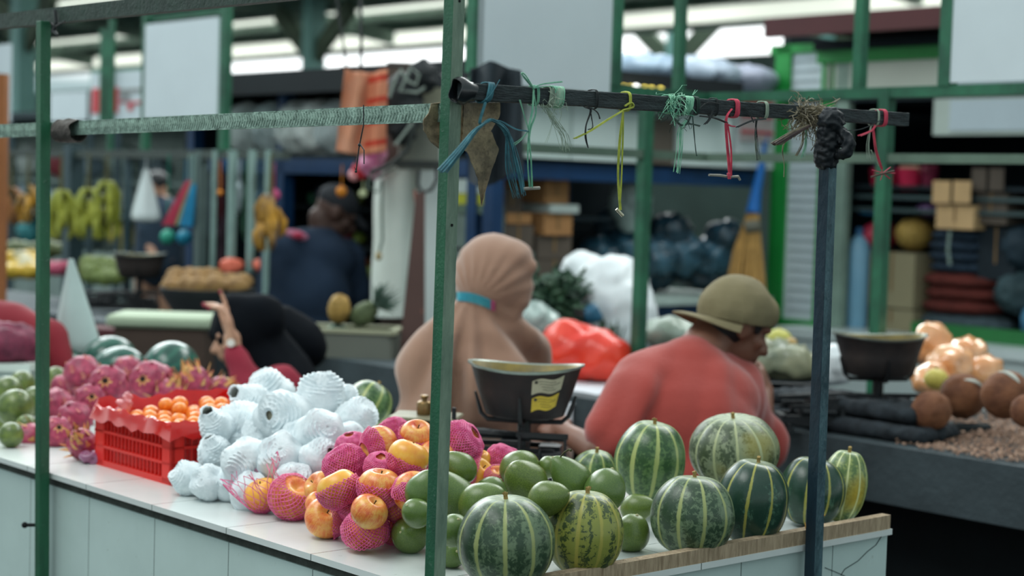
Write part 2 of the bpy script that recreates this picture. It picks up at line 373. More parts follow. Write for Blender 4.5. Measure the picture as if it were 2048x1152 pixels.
# ------------------------------------------------------------------ steel stall frame of the foreground
M_post = NT('two_tone_green_post'); k = M_post; v = k.coord('Object', (1, 1, .25)); n1 = k.noise(v, 22, 5, .65); n2 = k.noise(k.coord('Object'), 140, 3, .7)
base = k.ramp(n1, [(.3, hx('#12452f')), (.7, hx('#1b6040'))]); g = k.n('ShaderNodeNewGeometry'); sx = k.n('ShaderNodeSeparateXYZ'); k.l(g.outputs['Normal'], sx.inputs[0])
oc = k.n('ShaderNodeTexCoord'); s2 = k.n('ShaderNodeSeparateXYZ'); k.l(oc.outputs['Object'], s2.inputs[0])
k.l(k.mix(k.ramp(n2, [(.62, (0, 0, 0, 1)), (.75, (.5, .5, .5, 1))]), base, hx('#70867a')), k.b.inputs['Base Color']); k.set(Roughness=.45); k.bump(n2, .25, .004); M_post = k.m
M_postw = mat('pale_grey_green_post', '#869a86', .5, .3, 25, .1, .4, 120, col2='#536b5c', stretch=(1, 1, .2))  # paler tone for the end faces of the middle post
M_postd = mat('dark_blue_steel', '#1d3340', .4, .4, 20, .2, .25, 120, col2='#13222c', stretch=(1, 1, .3))
M_hole = mat('drilled_hole_dark', '#0a0f0e', .9)
fr = thing('stall_frame', 'green steel frame of the near stall: two posts and two rails', 'stall frame', ab(0, .7, 0))
def post(root, name, px_top, py_t, px_bot, py_b, s, t_hint, wid, z0, z1, mats, Y):
    pt = P(px_top, py_t, Y); pb = P(px_bot, py_b, Y); d = (pt - pb) / (pt.z - pb.z); a = pb + d * (z0 - pb.z); b = pb + d * (z1 - pb.z); mb = MB()
    n = wid / 2; cs = [BX * -n + AX * -n, BX * n + AX * -n, BX * n + AX * n, BX * -n + AX * n]
    bot = [a + c for c in cs]; top = [b + c for c in cs]
    b0 = len(mb.v); mb.v += bot + top
    for i, mi in ((0, 1), (1, 0), (2, 1), (3, 0)):   # i=3 faces the front, i=0 the near end
        mb.f.append((i, (i + 1) % 4, 4 + (i + 1) % 4, 4 + i)); mb.mi.append(mi)
    mb.f += [(3, 2, 1, 0), (4, 5, 6, 7)]; mb.mi += [0, 0]
    o = partof(root, name, mb, mats, False)
    bv = o.modifiers.new('b', 'BEVEL'); bv.width = .0015; bv.segments = 2
    return a, b, d, o
pa, pb_, dm, om = post(fr, 'post', 909, 0, 870, 1152, 0, 0, .0250, 0, 1.9, [M_post, M_postw], 2.76)
def holes(mbh, ptop, pxs, Y, side):
    for px, py in pxs:
        c = P(px, py, Y); mbh.tube([c - side * .001, c + side * .002], .0028 * Y / 2.76, 10)
mbh = MB()
for z in (1.755, 1.395):
    mbh = MB(); c = pa + dm * z - AX * .0125; mbh.tube([c - AX * .0008, c + AX * .0006], .0026, 10); partof(om, 'bolt_hole', mbh, M_hole)
pa2, pb2, dm2, om2 = post(fr, 'post', 87, 40, 84, 1152, 0, 0, .0245, 0, 1.80, [M_post, M_post], 3.81)
mb = MB(); c = P(70, 1050, 3.79); mb.tube([c, c - Vector((.022, .004, 0))], .004, 8); mb.ball(c - Vector((.022, .004, 0)), .007); partof(om2, 'bolt', mb, M_hole)
# rails: the middle one a pressed angle bar, the top one dark
mb = MB(); r0 = P(-60, 262 + 2, 4.05); r1 = P(885, 224, 2.79)
r0 = PS(-60, 264, .0) ; r1 = PS(885, 224, .0)
mb.beam(r0 + BX * .014, r1 + BX * .014, .004, .030); mb.beam(r0 + BX * .024 + Vector((0, 0, .0145)), r1 + BX * .024 + Vector((0, 0, .0145)), .022, .003)
partof(fr, 'middle_rail', mb, M_rail, False)
mb = MB()     # herringbone knurls pressed into the rail
L = (r1 - r0).length; n = int(L / .0085)
for i in range(n):
    c = r0.lerp(r1, i / n) + BX * .0118
    for sg in (1, -1):
        e0 = c + Vector((0, 0, 0)); e1 = c + (r1 - r0).normalized() * -.005 + Vector((0, 0, 0.011 * sg)); mb.beam(e0, e1, .0014, .0012)
o = partof(fr, 'pressed_pattern', mb, mat('rail_pattern_steel', '#a9c2b6', .45, .3, 60, .2), False); o['kind'] = 'stuff'
mb = MB(); r2 = PS(-60, 48, -.0); r3 = PS(640, -28, .0); mb.beam(r2 + BX * .014, r3 + BX * .014, .022, .034); partof(fr, 'top_rail', mb, mat('dark_green_black_rail', '#1c3329', .5, .4, 20, 0, .3), False)
mb = MB(); r4 = PS(885, 224, 0)
M_tape = mat('torn_brown_packing_tape', '#4f4a46', .7, .4, 25, 0, .9, 50, spec=.3)
def wrap(mb, c, hw, hh, dth, seed, jag=.006):
    n = 14; top = []; 
    def fn(u, v):
        a = u * 2 * PI; x = math.cos(a) * dth; z_ = math.sin(a) * hh * .62 * (1 + .1 * nz((u * 5, v * 5, seed), 1))
        y = (v - .5) * 2 * hw + (jag * nz((u * 4 + seed, v * 3, 1), 2) * (1 if v > .5 else -1))
        r_ = 1 + .12 * nz((u * 8, v * 9, seed), 1.3)
        return c + BX * x * r_ + AX * y + Vector((0, 0, z_ * r_))
    mb.sheet(fn, 28, 10, .0012)
mb = MB(); wrap(mb, PS(138, 262, .012), .044, .040, .022, 3, .010); one('packing_tape_wrap', mb, M_tape, 'crumpled dark tape wrapped round the rail beside the left green post', 'tape')
# dark end post with the wooden bar
dp = thing('corner_post', 'dark blue-black square steel post at the right end of the counter', 'post', P(1625, 1152, 3.26) * 1)
dp.location.z = 0
pa3, pb3, dm3, om3 = post(dp, 'post_tube', 1657, 300, 1626, 1152, 0, 0, .0250, 0, 1.60, [M_postd, mat('grey_blue_steel', '#4c6a72', .45, .35, 40, .2, .4, 150, col2='#2b434c', stretch=(1, 1, .3))], 3.26)  # end faces get the paler grey of the two steels
mb = MB(); bt0 = P(912, 181, 2.78); bt1 = P(1811, 238, 2.78)
bt1 = bt0 + (PT(1811, 237, 0) - PT(912, 181, 0)) ; bt0 = PT(922, 182, -.035); bt1 = PT(1811, 239, -.035)
d = (bt1 - bt0).normalized(); nseg = 30; mbb = MB()
for i in range(nseg + 1): pass
def barfn():
    vs = []; 
    for i in range(nseg + 1):
        c = bt0.lerp(bt1, i / nseg); h = .0135 + .0012 * nz((i * .37, 0, 2), 1); w_ = .010; off = .0012 * nz((i * .21, 5, 2), 1)
        vs += [c + AX * (-w_) + Vector((0, 0, -h + off)), c + AX * w_ + Vector((0, 0, -h + off)), c + AX * w_ + Vector((0, 0, h + off)), c + AX * (-w_) + Vector((0, 0, h + off))]
    fs = [(i * 4 + k, i * 4 + (k + 1) % 4, i * 4 + 4 + (k + 1) % 4, i * 4 + 4 + k) for i in range(nseg) for k in range(4)] + [(3, 2, 1, 0), (nseg * 4, nseg * 4 + 1, nseg * 4 + 2, nseg * 4 + 3)]
    mbb.add(vs, fs)
barfn()
bar = one('wooden_bar', mbb, mat('weathered_dark_bar', '#3a4446', .75, .45, 18, 0, .6, 60, col2='#1b2124', stretch=(1, 1, 6)), 'dark weathered square bar tied across the posts, hung with string', 'bar', smooth=False)
bar.modifiers.new('b', 'BEVEL').width = .0012
# ------------------------------------------------------------------ fruit on the counter
def uvmesh(name, fn, nu, nv, mats, smooth=True):
    """closed round form with seam UV; fn(u,v)->Vector, v=0 bottom, v=1 top"""
    vs = [fn(i / nu, j / nv) for j in range(nv + 1) for i in range(nu)]
    fs = [(j * nu + i, j * nu + (i + 1) % nu, (j + 1) * nu + (i + 1) % nu, (j + 1) * nu + i) for j in range(nv) for i in range(nu)]
    me = bpy.data.meshes.new(name); me.from_pydata([tuple(v) for v in vs], [], fs); me.materials.append(mats)
    uv = me.uv_layers.new(name='UV')
    for k, pl in enumerate(me.polygons):
        j, i = divmod(k, nu)
        for li, (a, b) in zip(pl.loop_indices, ((i, j), (i + 1, j), (i + 1, j + 1), (i, j + 1))): uv.data[li].uv = (a / nu, b / nv)
    me.polygons.foreach_set('use_smooth', [smooth] * len(me.polygons)); me.update(); return me
def melon_mat(name, dark, mid, stripe, lob=10, thr=.5, soft=.03, patch=None, mscale=75, swid=.13, rough=.33):
    k = NT(name); c = k.n('ShaderNodeTexCoord'); s = k.n('ShaderNodeSeparateXYZ'); k.l(c.outputs['UV'], s.inputs[0])
    ob = k.coord('Object'); n_ = k.noise(ob, 40, 5, .7); n2 = k.noise(ob, 9, 3, .5); nm = k.noise(ob, mscale * 1.4, 7, .72, .5); nf = k.noise(ob, 190, 4, .7)
    u = k.math('FRACT', k.math('MULTIPLY', s.outputs[0], lob)); d = k.math('ABSOLUTE', k.math('SUBTRACT', u, .5)); d = k.math('SUBTRACT', .5, d)  # 0 on a stripe
    dd = k.math('ADD', d, k.math('MULTIPLY', k.math('SUBTRACT', n_, .5), .13))
    st = k.ramp(dd, [(swid * .45, (1, 1, 1, 1)), (swid * .75, (0, 0, 0, 1))])
    near = k.ramp(d, [(.0, (.12, .12, .12, 1)), (.45, (0, 0, 0, 1))])
    mv = k.math('ADD', k.math('ADD', nm, near), k.math('MULTIPLY', k.math('SUBTRACT', n2, .5), .55))
    sp = k.ramp(mv, [(thr, (0, 0, 0, 1)), (thr + soft, (1, 1, 1, 1))])
    base = k.mix(n2, hx(dark), hx(dark, 1.9)); base = k.mix(k.math('MULTIPLY', nf, .5), base, hx(mid, .55)); base = k.mix(k.math('MULTIPLY', sp, .85), base, hx(mid))
    if patch:
        pn = k.ramp(k.noise(ob, 7.5, 2, .4), [(.56, (0, 0, 0, 1)), (.70, (1, 1, 1, 1))]); base = k.mix(k.math('MULTIPLY', pn, .8), base, hx(patch))
    topw = k.ramp(s.outputs[1], [(.80, (0, 0, 0, 1)), (.99, (.55, .55, .55, 1))]); base = k.mix(topw, base, hx('#a9b79a'))
    col = k.mix(st, base, hx(stripe)); k.l(col, k.b.inputs['Base Color']); k.set(Roughness=rough); k.b.inputs['Specular IOR Level'].default_value = .45
    k.bump(k.math('ADD', nm, k.math('MULTIPLY', nf, .4)), .12, .004); return k.m
ML = dict(
    A=melon_mat('melon_mottled_green', '#17301f', '#6b7f61', '#9aa268', thr=.53, soft=.10, swid=.12),
    B=melon_mat('melon_yellow_mottled', '#17301f', '#8f9444', '#a39d4c', thr=.53, soft=.03, swid=.13),
    C=melon_mat('melon_smooth_dark', '#0e2a20', '#4a6c58', '#9c9a4c', lob=9, thr=.64, soft=.12, swid=.10, rough=.28),
    D=melon_mat('melon_pale_mottled', '#26351f', '#828c6e', '#a8ae84', lob=11, thr=.52, soft=.03, patch='#93883a', swid=.09, rough=.45),
    E=melon_mat('melon_yellow_side', '#3d5a35', '#9aa65e', '#ccd296', lob=10, thr=.52, soft=.12, patch='#b79a2e', swid=.12),
    F=melon_mat('melon_leaf_green', '#1a3a1e', '#5f7c4a', '#a0aa68', lob=9, thr=.50, soft=.14, swid=.15))
M_stem = mat('dry_melon_stem', '#a58a52', .8, .4, 60, 0, .5, 120)
def melon_me(name, m_, w_, h_, lob=10, depth=.035, seed=0, shape=0.0):
    def fn(u, v):
        th = PI * v; a = 2 * PI * u; z = -math.cos(th); r = math.sin(th) ** .92
        L = abs(math.sin(lob * a / 2)); r *= 1 - depth * (1 - L ** .6) * (.4 + .6 * math.sin(th)); dimple = .09 * math.exp(-((1 - abs(z)) / .05) ** 1) if z > 0 else .05 * math.exp(-((1 - abs(z)) / .05))
        z2 = z * (1 - dimple); r *= 1 + shape * z; q = 1 + .035 * nz((math.cos(a) * r + seed * 3, math.sin(a) * r, z), 1.3)
        return Vector((r * math.cos(a) * w_ / 2 * q, r * math.sin(a) * w_ / 2 * q, z2 * h_ / 2 * q))
    return uvmesh(name, fn, 120, 48, m_)
def stem_mb(h, seed=0, r=.0036, L=.010):
    mb = MB(); rr = random.Random(seed)
    pts = [Vector((0, 0, h * .93)), Vector((.001, 0, h + L * .3)), Vector((rr.uniform(-.004, .004), rr.uniform(-.004, .004), h + L))]
    mb.tube(pts, [r * 1.5, r * .8, r], 8)
    for i in range(6):
        a = i * PI / 3; mb.tube([(r * .6 * math.cos(a), r * .6 * math.sin(a), h * .95), (r * .9 * math.cos(a), r * .9 * math.sin(a), h + L)], [r * .35, r * .25], 5)
    return mb
REG = []
def reg(root, c, r, fixed=False, fam=''):
    d = c - CO; L = d.length; REG.append([root, d / L, L, r / L, fixed, root.scale.copy(), L])
def settle():
    """push overlapping fruit apart in depth, never through the tiles"""
    lim = [ (CAMZ - TOPZ) / max(1e-6, (-q[1].z + q[3] * .93)) for q in REG]
    for it in range(240):
        mv = 0
        for i in range(len(REG)):
            for j in range(i + 1, len(REG)):
                a, b = REG[i], REG[j]; ca, cb = a[1] * a[2], b[1] * b[2]; ra, rb = a[3] * a[2], b[3] * b[2]; need = (ra + rb) * .93; dd = (ca - cb).length
                if dd < need:
                    push = min(.006, (need - dd) * .6)
                    if a[2] > b[2]: a, b, i2, j2 = b, a, j, i
                    else: i2, j2 = i, j
                    fa = 0 if a[4] else 1; fb = 0 if (b[4] or b[2] >= lim[j2] - 1e-4) else 1
                    if fa + fb == 0: continue
                    if fb: b[2] = min(lim[j2], b[2] + push * (1 if not fa else .7))
                    if fa: a[2] -= push * (.3 if fb else .8)
                    mv += push
        for q in REG:
            if q[4]: continue
            def inside(L):
                c = q[1] * L + CO; r = q[3] * L * .93; e = c - O0; s_, t_ = e.dot(BX), e.dot(AX)
                return sF - r < s_ < sF + Wc + r and tF - r < t_ < tF + Lc + r and c.z < TOPZ + hC + r * .75
            if inside(q[2]):
                up = dn = q[2]
                while inside(up): up += .01
                while inside(dn): dn -= .01
                lm = (CAMZ - TOPZ) / max(1e-6, (-q[1].z + q[3] * .93)); q[2] = up if (up - q[2] < q[2] - dn and up < lm) else dn; mv += 1
        if mv < 1e-4: break
    for root, d, L, k_, fx, sc0, L0 in REG: root.location = CO + d * L; root.scale = sc0 * (L / L0)
def melon(px, py, wpx, hpx, kind, s=None, z_on=None, lob=10, tilt=(0, 0, 0), label='', seed=0, depth=.035, shape=0.0):
    c = PT(px, py, s) if s is not None else PZ(px, py, TOPZ + .05)
    w_, h_ = size_at(c, wpx), size_at(c, hpx)
    if s is None:      # rest on the tiles: find depth where its foot touches the top
        for _ in range(8): c = PZ(px, py, TOPZ + h_ / 2 * .97 + (z_on or 0)); w_, h_ = size_at(c, wpx), size_at(c, hpx)
    t = thing('striped_melon', label, 'melon', c, tilt, 'striped melons heaped at the right end of the counter')
    link_part('rind', melon_me('rind', ML[kind], w_, h_, lob, depth, seed, shape), t)
    link_part('stem', stem_mb(h_ / 2 * .93, seed).mesh('stem', M_stem), t); reg(t, c, (w_ + h_) / 4 * .97, s is None)
    return c, w_, h_
ML_RES = []
for a in [
    (1012, 1084, 197, 192, 'A', None, 10, (.03, -.05, .30), 'big mottled green melon at the near corner, cut by the photo edge', 1),
    (1168, 1066, 157, 176, 'B', None, 10, (.02, .05, .1), 'melon with yellow speckles between its stripes, second from the left at the front', 2),
    (1385, 1030, 170, 166, 'A', None, 10, (.0, .02, .5), 'round grey-green striped melon right behind the middle of the wooden strip', 3),
    (1504, 1003, 146, 176, 'C', None, 9, (.06, .10, .25), 'tall smooth dark green melon between the round grey-green one and the dark post', 4),
    (1623, 983, 134, 142, 'C', None, 9, (.05, .12, .9), 'dark striped melon standing directly behind the dark steel post', 6),
    (1688, 972, 92, 152, 'E', None, 10, (.05, .10, .2), 'rightmost melon, yellow on its side, by the end of the wooden strip', 7)]:
    ML_RES.append(melon(a[0], a[1], a[2], a[3], a[4], None, 0, a[6], a[7], a[8], a[9]))
ML_RES.append(melon(1300, 921, 143, 164, 'F', .27, None, 9, (.10, .03, .62), 'dark green melon with thin pale stripes, raised behind the avocados below the red shirt', 8))
ML_RES.append(melon(1468, 900, 184, 146, 'D', .24, None, 11, (.12, -.10, .1), 'widest melon, pale and blotched, resting on top of the others', 9, .095))
ML_RES.append(melon(1190, 944, 94, 90, 'F', .42, None, 10, (.15, .02, .2), 'small striped melon half hidden behind the long-stemmed avocado', 10))
ML_RES.append(melon(1452, 985, 110, 110, 'C', .30, None, 9, (0, .1, .2), 'dark melon mostly hidden under the widest pale one', 11))
ML_RES.append(melon(1325, 985, 100, 100, 'A', .32, None, 9, (0, .1, .2), 'melon mostly hidden under the raised dark green one', 12))
ML_RES.append(melon(735, 812, 98, 104, 'F', 1.25, None, 9, (-.3, .5, .2), 'dark striped melon standing behind the foam-wrapped fruit', 13, .02))
# ---- avocados
k = NT('avocado_skin'); ob = k.coord('Object'); oi = k.n('ShaderNodeObjectInfo'); n1 = k.noise(ob, 26, 5, .65); n2 = k.noise(ob, 300, 3, .6); n3 = k.noise(ob, 12, 3, .6)
v2 = k.n('ShaderNodeVectorMath'); v2.operation = 'ADD'; k.l(ob, v2.inputs[0]); k.l(oi.outputs['Location'], v2.inputs[1]); n4 = k.noise(v2.outputs[0], 22, 4, .6)
base = k.ramp(n1, [(.3, hx('#34481e')), (.7, hx('#758838'))]); base = k.mix(k.math('MULTIPLY', oi.outputs['Random'], .5), base, hx('#4a6c3a'))
base = k.mix(k.ramp(n2, [(.60, (0, 0, 0, 1)), (.70, (.5, .5, .5, 1))]), base, hx('#b2bd6c')); base = k.mix(k.ramp(n4, [(.66, (0, 0, 0, 1)), (.72, (.85, .85, .85, 1))]), base, hx('#2b2a1e'))
k.l(base, k.b.inputs['Base Color']); k.set(Roughness=.26); k.b.inputs['Specular IOR Level'].default_value = .55; k.bump(n2, .12, .002); M_avo = k.m
M_scar = mat('pale_stem_scar', '#b7b58a', .7, .3, 60)
def avo_me(seed, el=1.25, neck=.25):
    def fn(u, v):
        th = PI * v; a = 2 * PI * u; z = -math.cos(th); r = math.sin(th) * (1 - neck * (z + .15) * (1 if z > -.15 else 0)); q = 1 + .04 * nz((math.cos(a) * r + seed * 2.1, math.sin(a) * r, z), 1.5)
        return Vector((r * math.cos(a) * q, r * math.sin(a) * q, z * el * q))
    return uvmesh('skin', fn, 40, 24, M_avo)
AVO = [avo_me(1, 1.22, .22), avo_me(2, 1.38, .36), avo_me(3, 1.1, .08)]
mb = MB(); mb.tube([(0, 0, 0), (0, 0, .035)], [.10, .085], 10); mb.tube([(0, 0, .03), (0, 0, .07)], .045, 8); SCAR = mb.mesh('stem_scar', M_scar)
def dirrot(d):
    return Vector(d).normalized().to_track_quat('Z', 'Y').to_euler()
def avocado(px, py, dpx, d, kind=0, s=None, label='', stem=False):
    if s is None:
        c = PZ(px, py, TOPZ + .03); 
        for _ in range(6): c = PZ(px, py, TOPZ + size_at(c, dpx) / 2 * .96)
    else: c = PS(px, py, s)
    r = size_at(c, dpx) / 2
    t = thing('avocado', label, 'avocado', c, dirrot(d), 'green avocados heaped behind the front melons'); t.scale = (r, r, r)
    link_part('skin', AVO[kind], t); el = (1.22, 1.38, 1.1)[kind]
    link_part('stem_scar', SCAR, t, (0, 0, el * .97))
    reg(t, c, r * (1.0 if kind == 2 else 1.06), s is None)
    if stem:
        q0 = PS(1118, 927, s - .02) - c; R3 = dirrot(d).to_matrix().inverted(); pts = [R3 @ (PS(x, y, s - .02) - c) / r for x, y in ((1119, 940), (1117, 925), (1121, 914), (1128, 905), (1138, 899), (1142, 901))]
        m2 = MB(); m2.tube(pts, [.10, .05, .04, .04, .05, .07], 8); o = m2.build('long_stem', mat('brown_fruit_stem', '#4f4a30', .8, .3, 30), t)
F = -_f
AV = [
    (818, 1070, 76, (-.25, -.75, .25), 0, None, 'avocado with its round stem scar facing out, lowest in front beside the green post'),
    (833, 1026, 60, (-.5, -.5, .5), 2, .10, 'small dark avocado above the one showing its stem scar, left of the post'),
    (846, 980, 72, (.3, -.2, .8), 0, .16, 'dark avocado directly left of the green post, beside the apples'),
    (917, 934, 66, (-.8, .1, .5), 0, .30, 'avocado topmost of the heap, just right of the green post'),
    (903, 990, 92, (-.55, -.25, .75), 1, .20, 'large long avocado leaning behind the green post'),
    (965, 1004, 84, (.8, -.2, .4), 0, .24, 'avocado behind the top left of the nearest big melon'),
    (908, 1060, 66, (.2, -.5, .6), 2, .10, 'avocado low between the green post and the nearest melon'),
    (905, 1106, 62, (.2, -.6, .2), 2, None, 'lowest avocado between the green post and the nearest melon'),
    (1050, 962, 88, (-.5, -.5, .6), 0, .34, 'glossy avocado with a dark patch, left of the long-stemmed one'),
    (1040, 938, 78, (.7, .4, .4), 2, .44, 'brownish avocado behind the glossy one with a dark patch'),
    (1098, 934, 46, (.3, -.9, .3), 2, .48, 'small avocado with an orange-brown hollow, left of the long stem'),
    (1140, 955, 80, (-.62, -.1, .7), 1, .42, 'pear-shaped avocado with a long curved dry stem'),
    (1098, 996, 74, (.8, -.4, .3), 0, .27, 'avocado lying behind the gap between the two nearest melons'),
    (1210, 980, 84, (.3, .2, .9), 2, .45, 'dull round avocado behind the yellow-speckled melon, left of the raised melon'),
    (1264, 1066, 74, (.2, -.2, .9), 2, None, 'round light green avocado on the tiles between two front melons'),
    (1276, 1016, 60, (.9, -.3, .3), 0, .66, 'glossy avocado below the raised dark green melon'),
    (1140, 1010, 70, (.5, .3, .6), 0, .42, 'avocado hidden low behind the yellow-speckled melon'),
    (1005, 1000, 70, (.5, .3, .6), 0, .38, 'avocado hidden low behind the nearest big melon'),
    (870, 1040, 66, (.5, .3, .6), 0, .22, 'avocado hidden low behind the green post'),
    (980, 985, 64, (.5, .3, .6), 2, .34, 'avocado deep in the heap behind the nearest big melon')]
for q in AV: avocado(*q, stem=(q[6].startswith('pear-shaped')))
# ---- apples in pink foam nets
k = NT('apple_skin'); ob = k.coord('Object'); oi = k.n('ShaderNodeObjectInfo'); uvc = k.n('ShaderNodeTexCoord'); s_ = k.n('ShaderNodeSeparateXYZ'); k.l(uvc.outputs['UV'], s_.inputs[0])
v2 = k.n('ShaderNodeVectorMath'); v2.operation = 'ADD'; k.l(ob, v2.inputs[0]); k.l(oi.outputs['Location'], v2.inputs[1])
cmb = k.n('ShaderNodeCombineXYZ'); k.l(k.math('MULTIPLY', s_.outputs[0], 60), cmb.inputs[0]); k.l(k.math('MULTIPLY', s_.outputs[1], 5), cmb.inputs[1]); n1 = k.noise(cmb.outputs[0], 1.0, 4, .6); n2 = k.noise(v2.outputs[0], 1.1, 3, .6)
base = k.ramp(k.math('ADD', k.math('MULTIPLY', n1, .35), k.math('MULTIPLY', n2, .75)), [(.40, hx('#c9402a')), (.52, hx('#dd7a3a')), (.68, hx('#e6b25a'))])
base = k.mix(k.ramp(k.noise(ob, 30, 2, .5), [(.62, (0, 0, 0, 1)), (.68, (.45, .45, .45, 1))]), base, hx('#ecd9a0'))
k.l(base, k.b.inputs['Base Color']); k.set(Roughness=.32); M_apple = k.m
k = NT('golden_apple_skin'); ob = k.coord('Object'); k.l(k.ramp(k.noise(ob, 1.2, 4, .6), [(.3, hx('#e08a35')), (.55, hx('#e9ab3d')), (.75, hx('#eebf55'))]), k.b.inputs['Base Color']); k.set(Roughness=.34); M_gold = k.m
def apple_fn(u, v):
    th = PI * v; a = 2 * PI * u; z = -math.cos(th); r = math.sin(th) ** .85; r *= 1 + .03 * math.cos(5 * a) * (1 if z < 0 else .3) * abs(z)
    z2 = z * .86 - (.30 * math.exp(-(r / .28) ** 2) if z > 0 else -.12 * math.exp(-(r / .25) ** 2)); return Vector((r * math.cos(a) * (1 + .06 * z), r * math.sin(a) * (1 + .06 * z), z2))
APP = uvmesh('apple_body', apple_fn, 40, 26, M_apple); APG = uvmesh('apple_body', apple_fn, 40, 26, M_gold)
mb = MB(); mb.tube([(0, 0, .5), (.02, 0, .66), (.06, .02, .78)], [.035, .03, .045], 7); ASTEM = mb.mesh('stem', mat('apple_stem', '#4a3a22', .8))
M_pink = NT('pink_foam_net'); k = M_pink; k.l(k.ramp(k.noise(k.coord('Object'), 2.5, 3, .6), [(.3, hx('#d23a78')), (.7, hx('#e86aa0'))]), k.b.inputs['Base Color']); k.set(Roughness=.55); k.b.inputs['Subsurface Weight'].default_value = .15; k.b.inputs['Subsurface Scale'].default_value = .3; M_pink = k.m
M_white = NT('white_foam_net'); k = M_white; k.l(k.ramp(k.noise(k.coord('Object'), 3, 3, .6), [(.3, hx('#ced9dd')), (.7, hx('#e4ebee'))]), k.b.inputs['Base Color']); k.set(Roughness=.6); M_white = k.m
def net_me(name, m_, v0, v1, nu=34, nv=13, r0=1.035, flare=0.0, th=.028, seed=0, rag=.05, sag=0.0):
    """open foam net: wavy strings joined into diamonds; v as polar fraction 0 bottom..1 top, beyond v1 it flares free"""
    mb = MB(); rr = random.Random(seed)
    def pt(i, j):
        f = j / nv; v = v0 + (v1 - v0) * f; a = 2 * PI * (i + (.5 if j % 2 else 0)) / nu; th_ = PI * v; z = -math.cos(th_); r = math.sin(th_) ** .85
        b = Vector((r * math.cos(a) * (1 + .06 * z), r * math.sin(a) * (1 + .06 * z), z * .86)) * (r0 + (.03 if j % 4 < 2 else 0) * (1 if nu > 38 else 0))
        e = max(0, f - .62) / .38 * flare
        if e > 0:
            b += Vector((math.cos(a) * e * .35, math.sin(a) * e * .35, e * .9)) + Vector((noise.noise(Vector((a * 2, f * 3, seed))), noise.noise(Vector((a * 2, f * 3, seed + 5))), 0)) * e * .5
        b += Vector((noise.noise(b * 3 + Vector((seed, 0, 0))), noise.noise(b * 3 + Vector((0, seed, 0))), noise.noise(b * 3 + Vector((0, 0, seed + 3))))) * (rag * (.3 + f)); return b
    for j in range(nv):
        for i in range(nu):
            if j > nv * .8 and flare and rr.random() < .10: continue
            p = pt(i, j)
            for di in ((0, -1) if j % 2 == 0 else (0, 1)):
                mb.tube([p, pt((i + di) % nu, j + 1)], th * (1 if j not in (0,) else 1.4), 4, False)
    return mb.mesh(name, m_, True)
NETS = [net_me('foam_net', M_pink, .16, .60, 30, 13, flare=0, seed=1, th=.026), net_me('foam_net', M_pink, .10, .84, 26, 17, seed=2, th=.022), net_me('foam_net', M_pink, .12, .58, 24, 12, flare=1.5, th=.024, seed=3, rag=.14), net_me('foam_net', M_pink, .14, .45, 34, 11, seed=4, rag=.08),
        net_me('foam_net', M_pink, .06, .93, 40, 26, seed=5, th=.034)]
def apple(px, py, dpx, d, net, s=None, gold=False, label='', nd=None):
    if s is None:
        c = PZ(px, py, TOPZ + .035)
        for _ in range(6): c = PZ(px, py, TOPZ + size_at(c, dpx) / 2 * .93)
    else: c = PS(px, py, s)
    r = size_at(c, dpx) / 2; t = thing('apple', label, 'apple', c, dirrot(d), 'apples in pink foam nets'); t.scale = (r, r, r)
    link_part('apple_body', APG if gold else APP, t)
    reg(t, c, r * .98, s is None)
    if net != 1 and net != 4: link_part('stem', ASTEM, t)
    if net is not None:
        e = (0, 0, 0)
        if nd is not None:
            e = (dirrot(d).to_matrix().inverted() @ dirrot(nd).to_matrix()).to_euler()
        link_part('foam_net', NETS[net], t, (0, 0, 0), e, (1.03, 1.03, 1.06 if nd is None else 1.03))
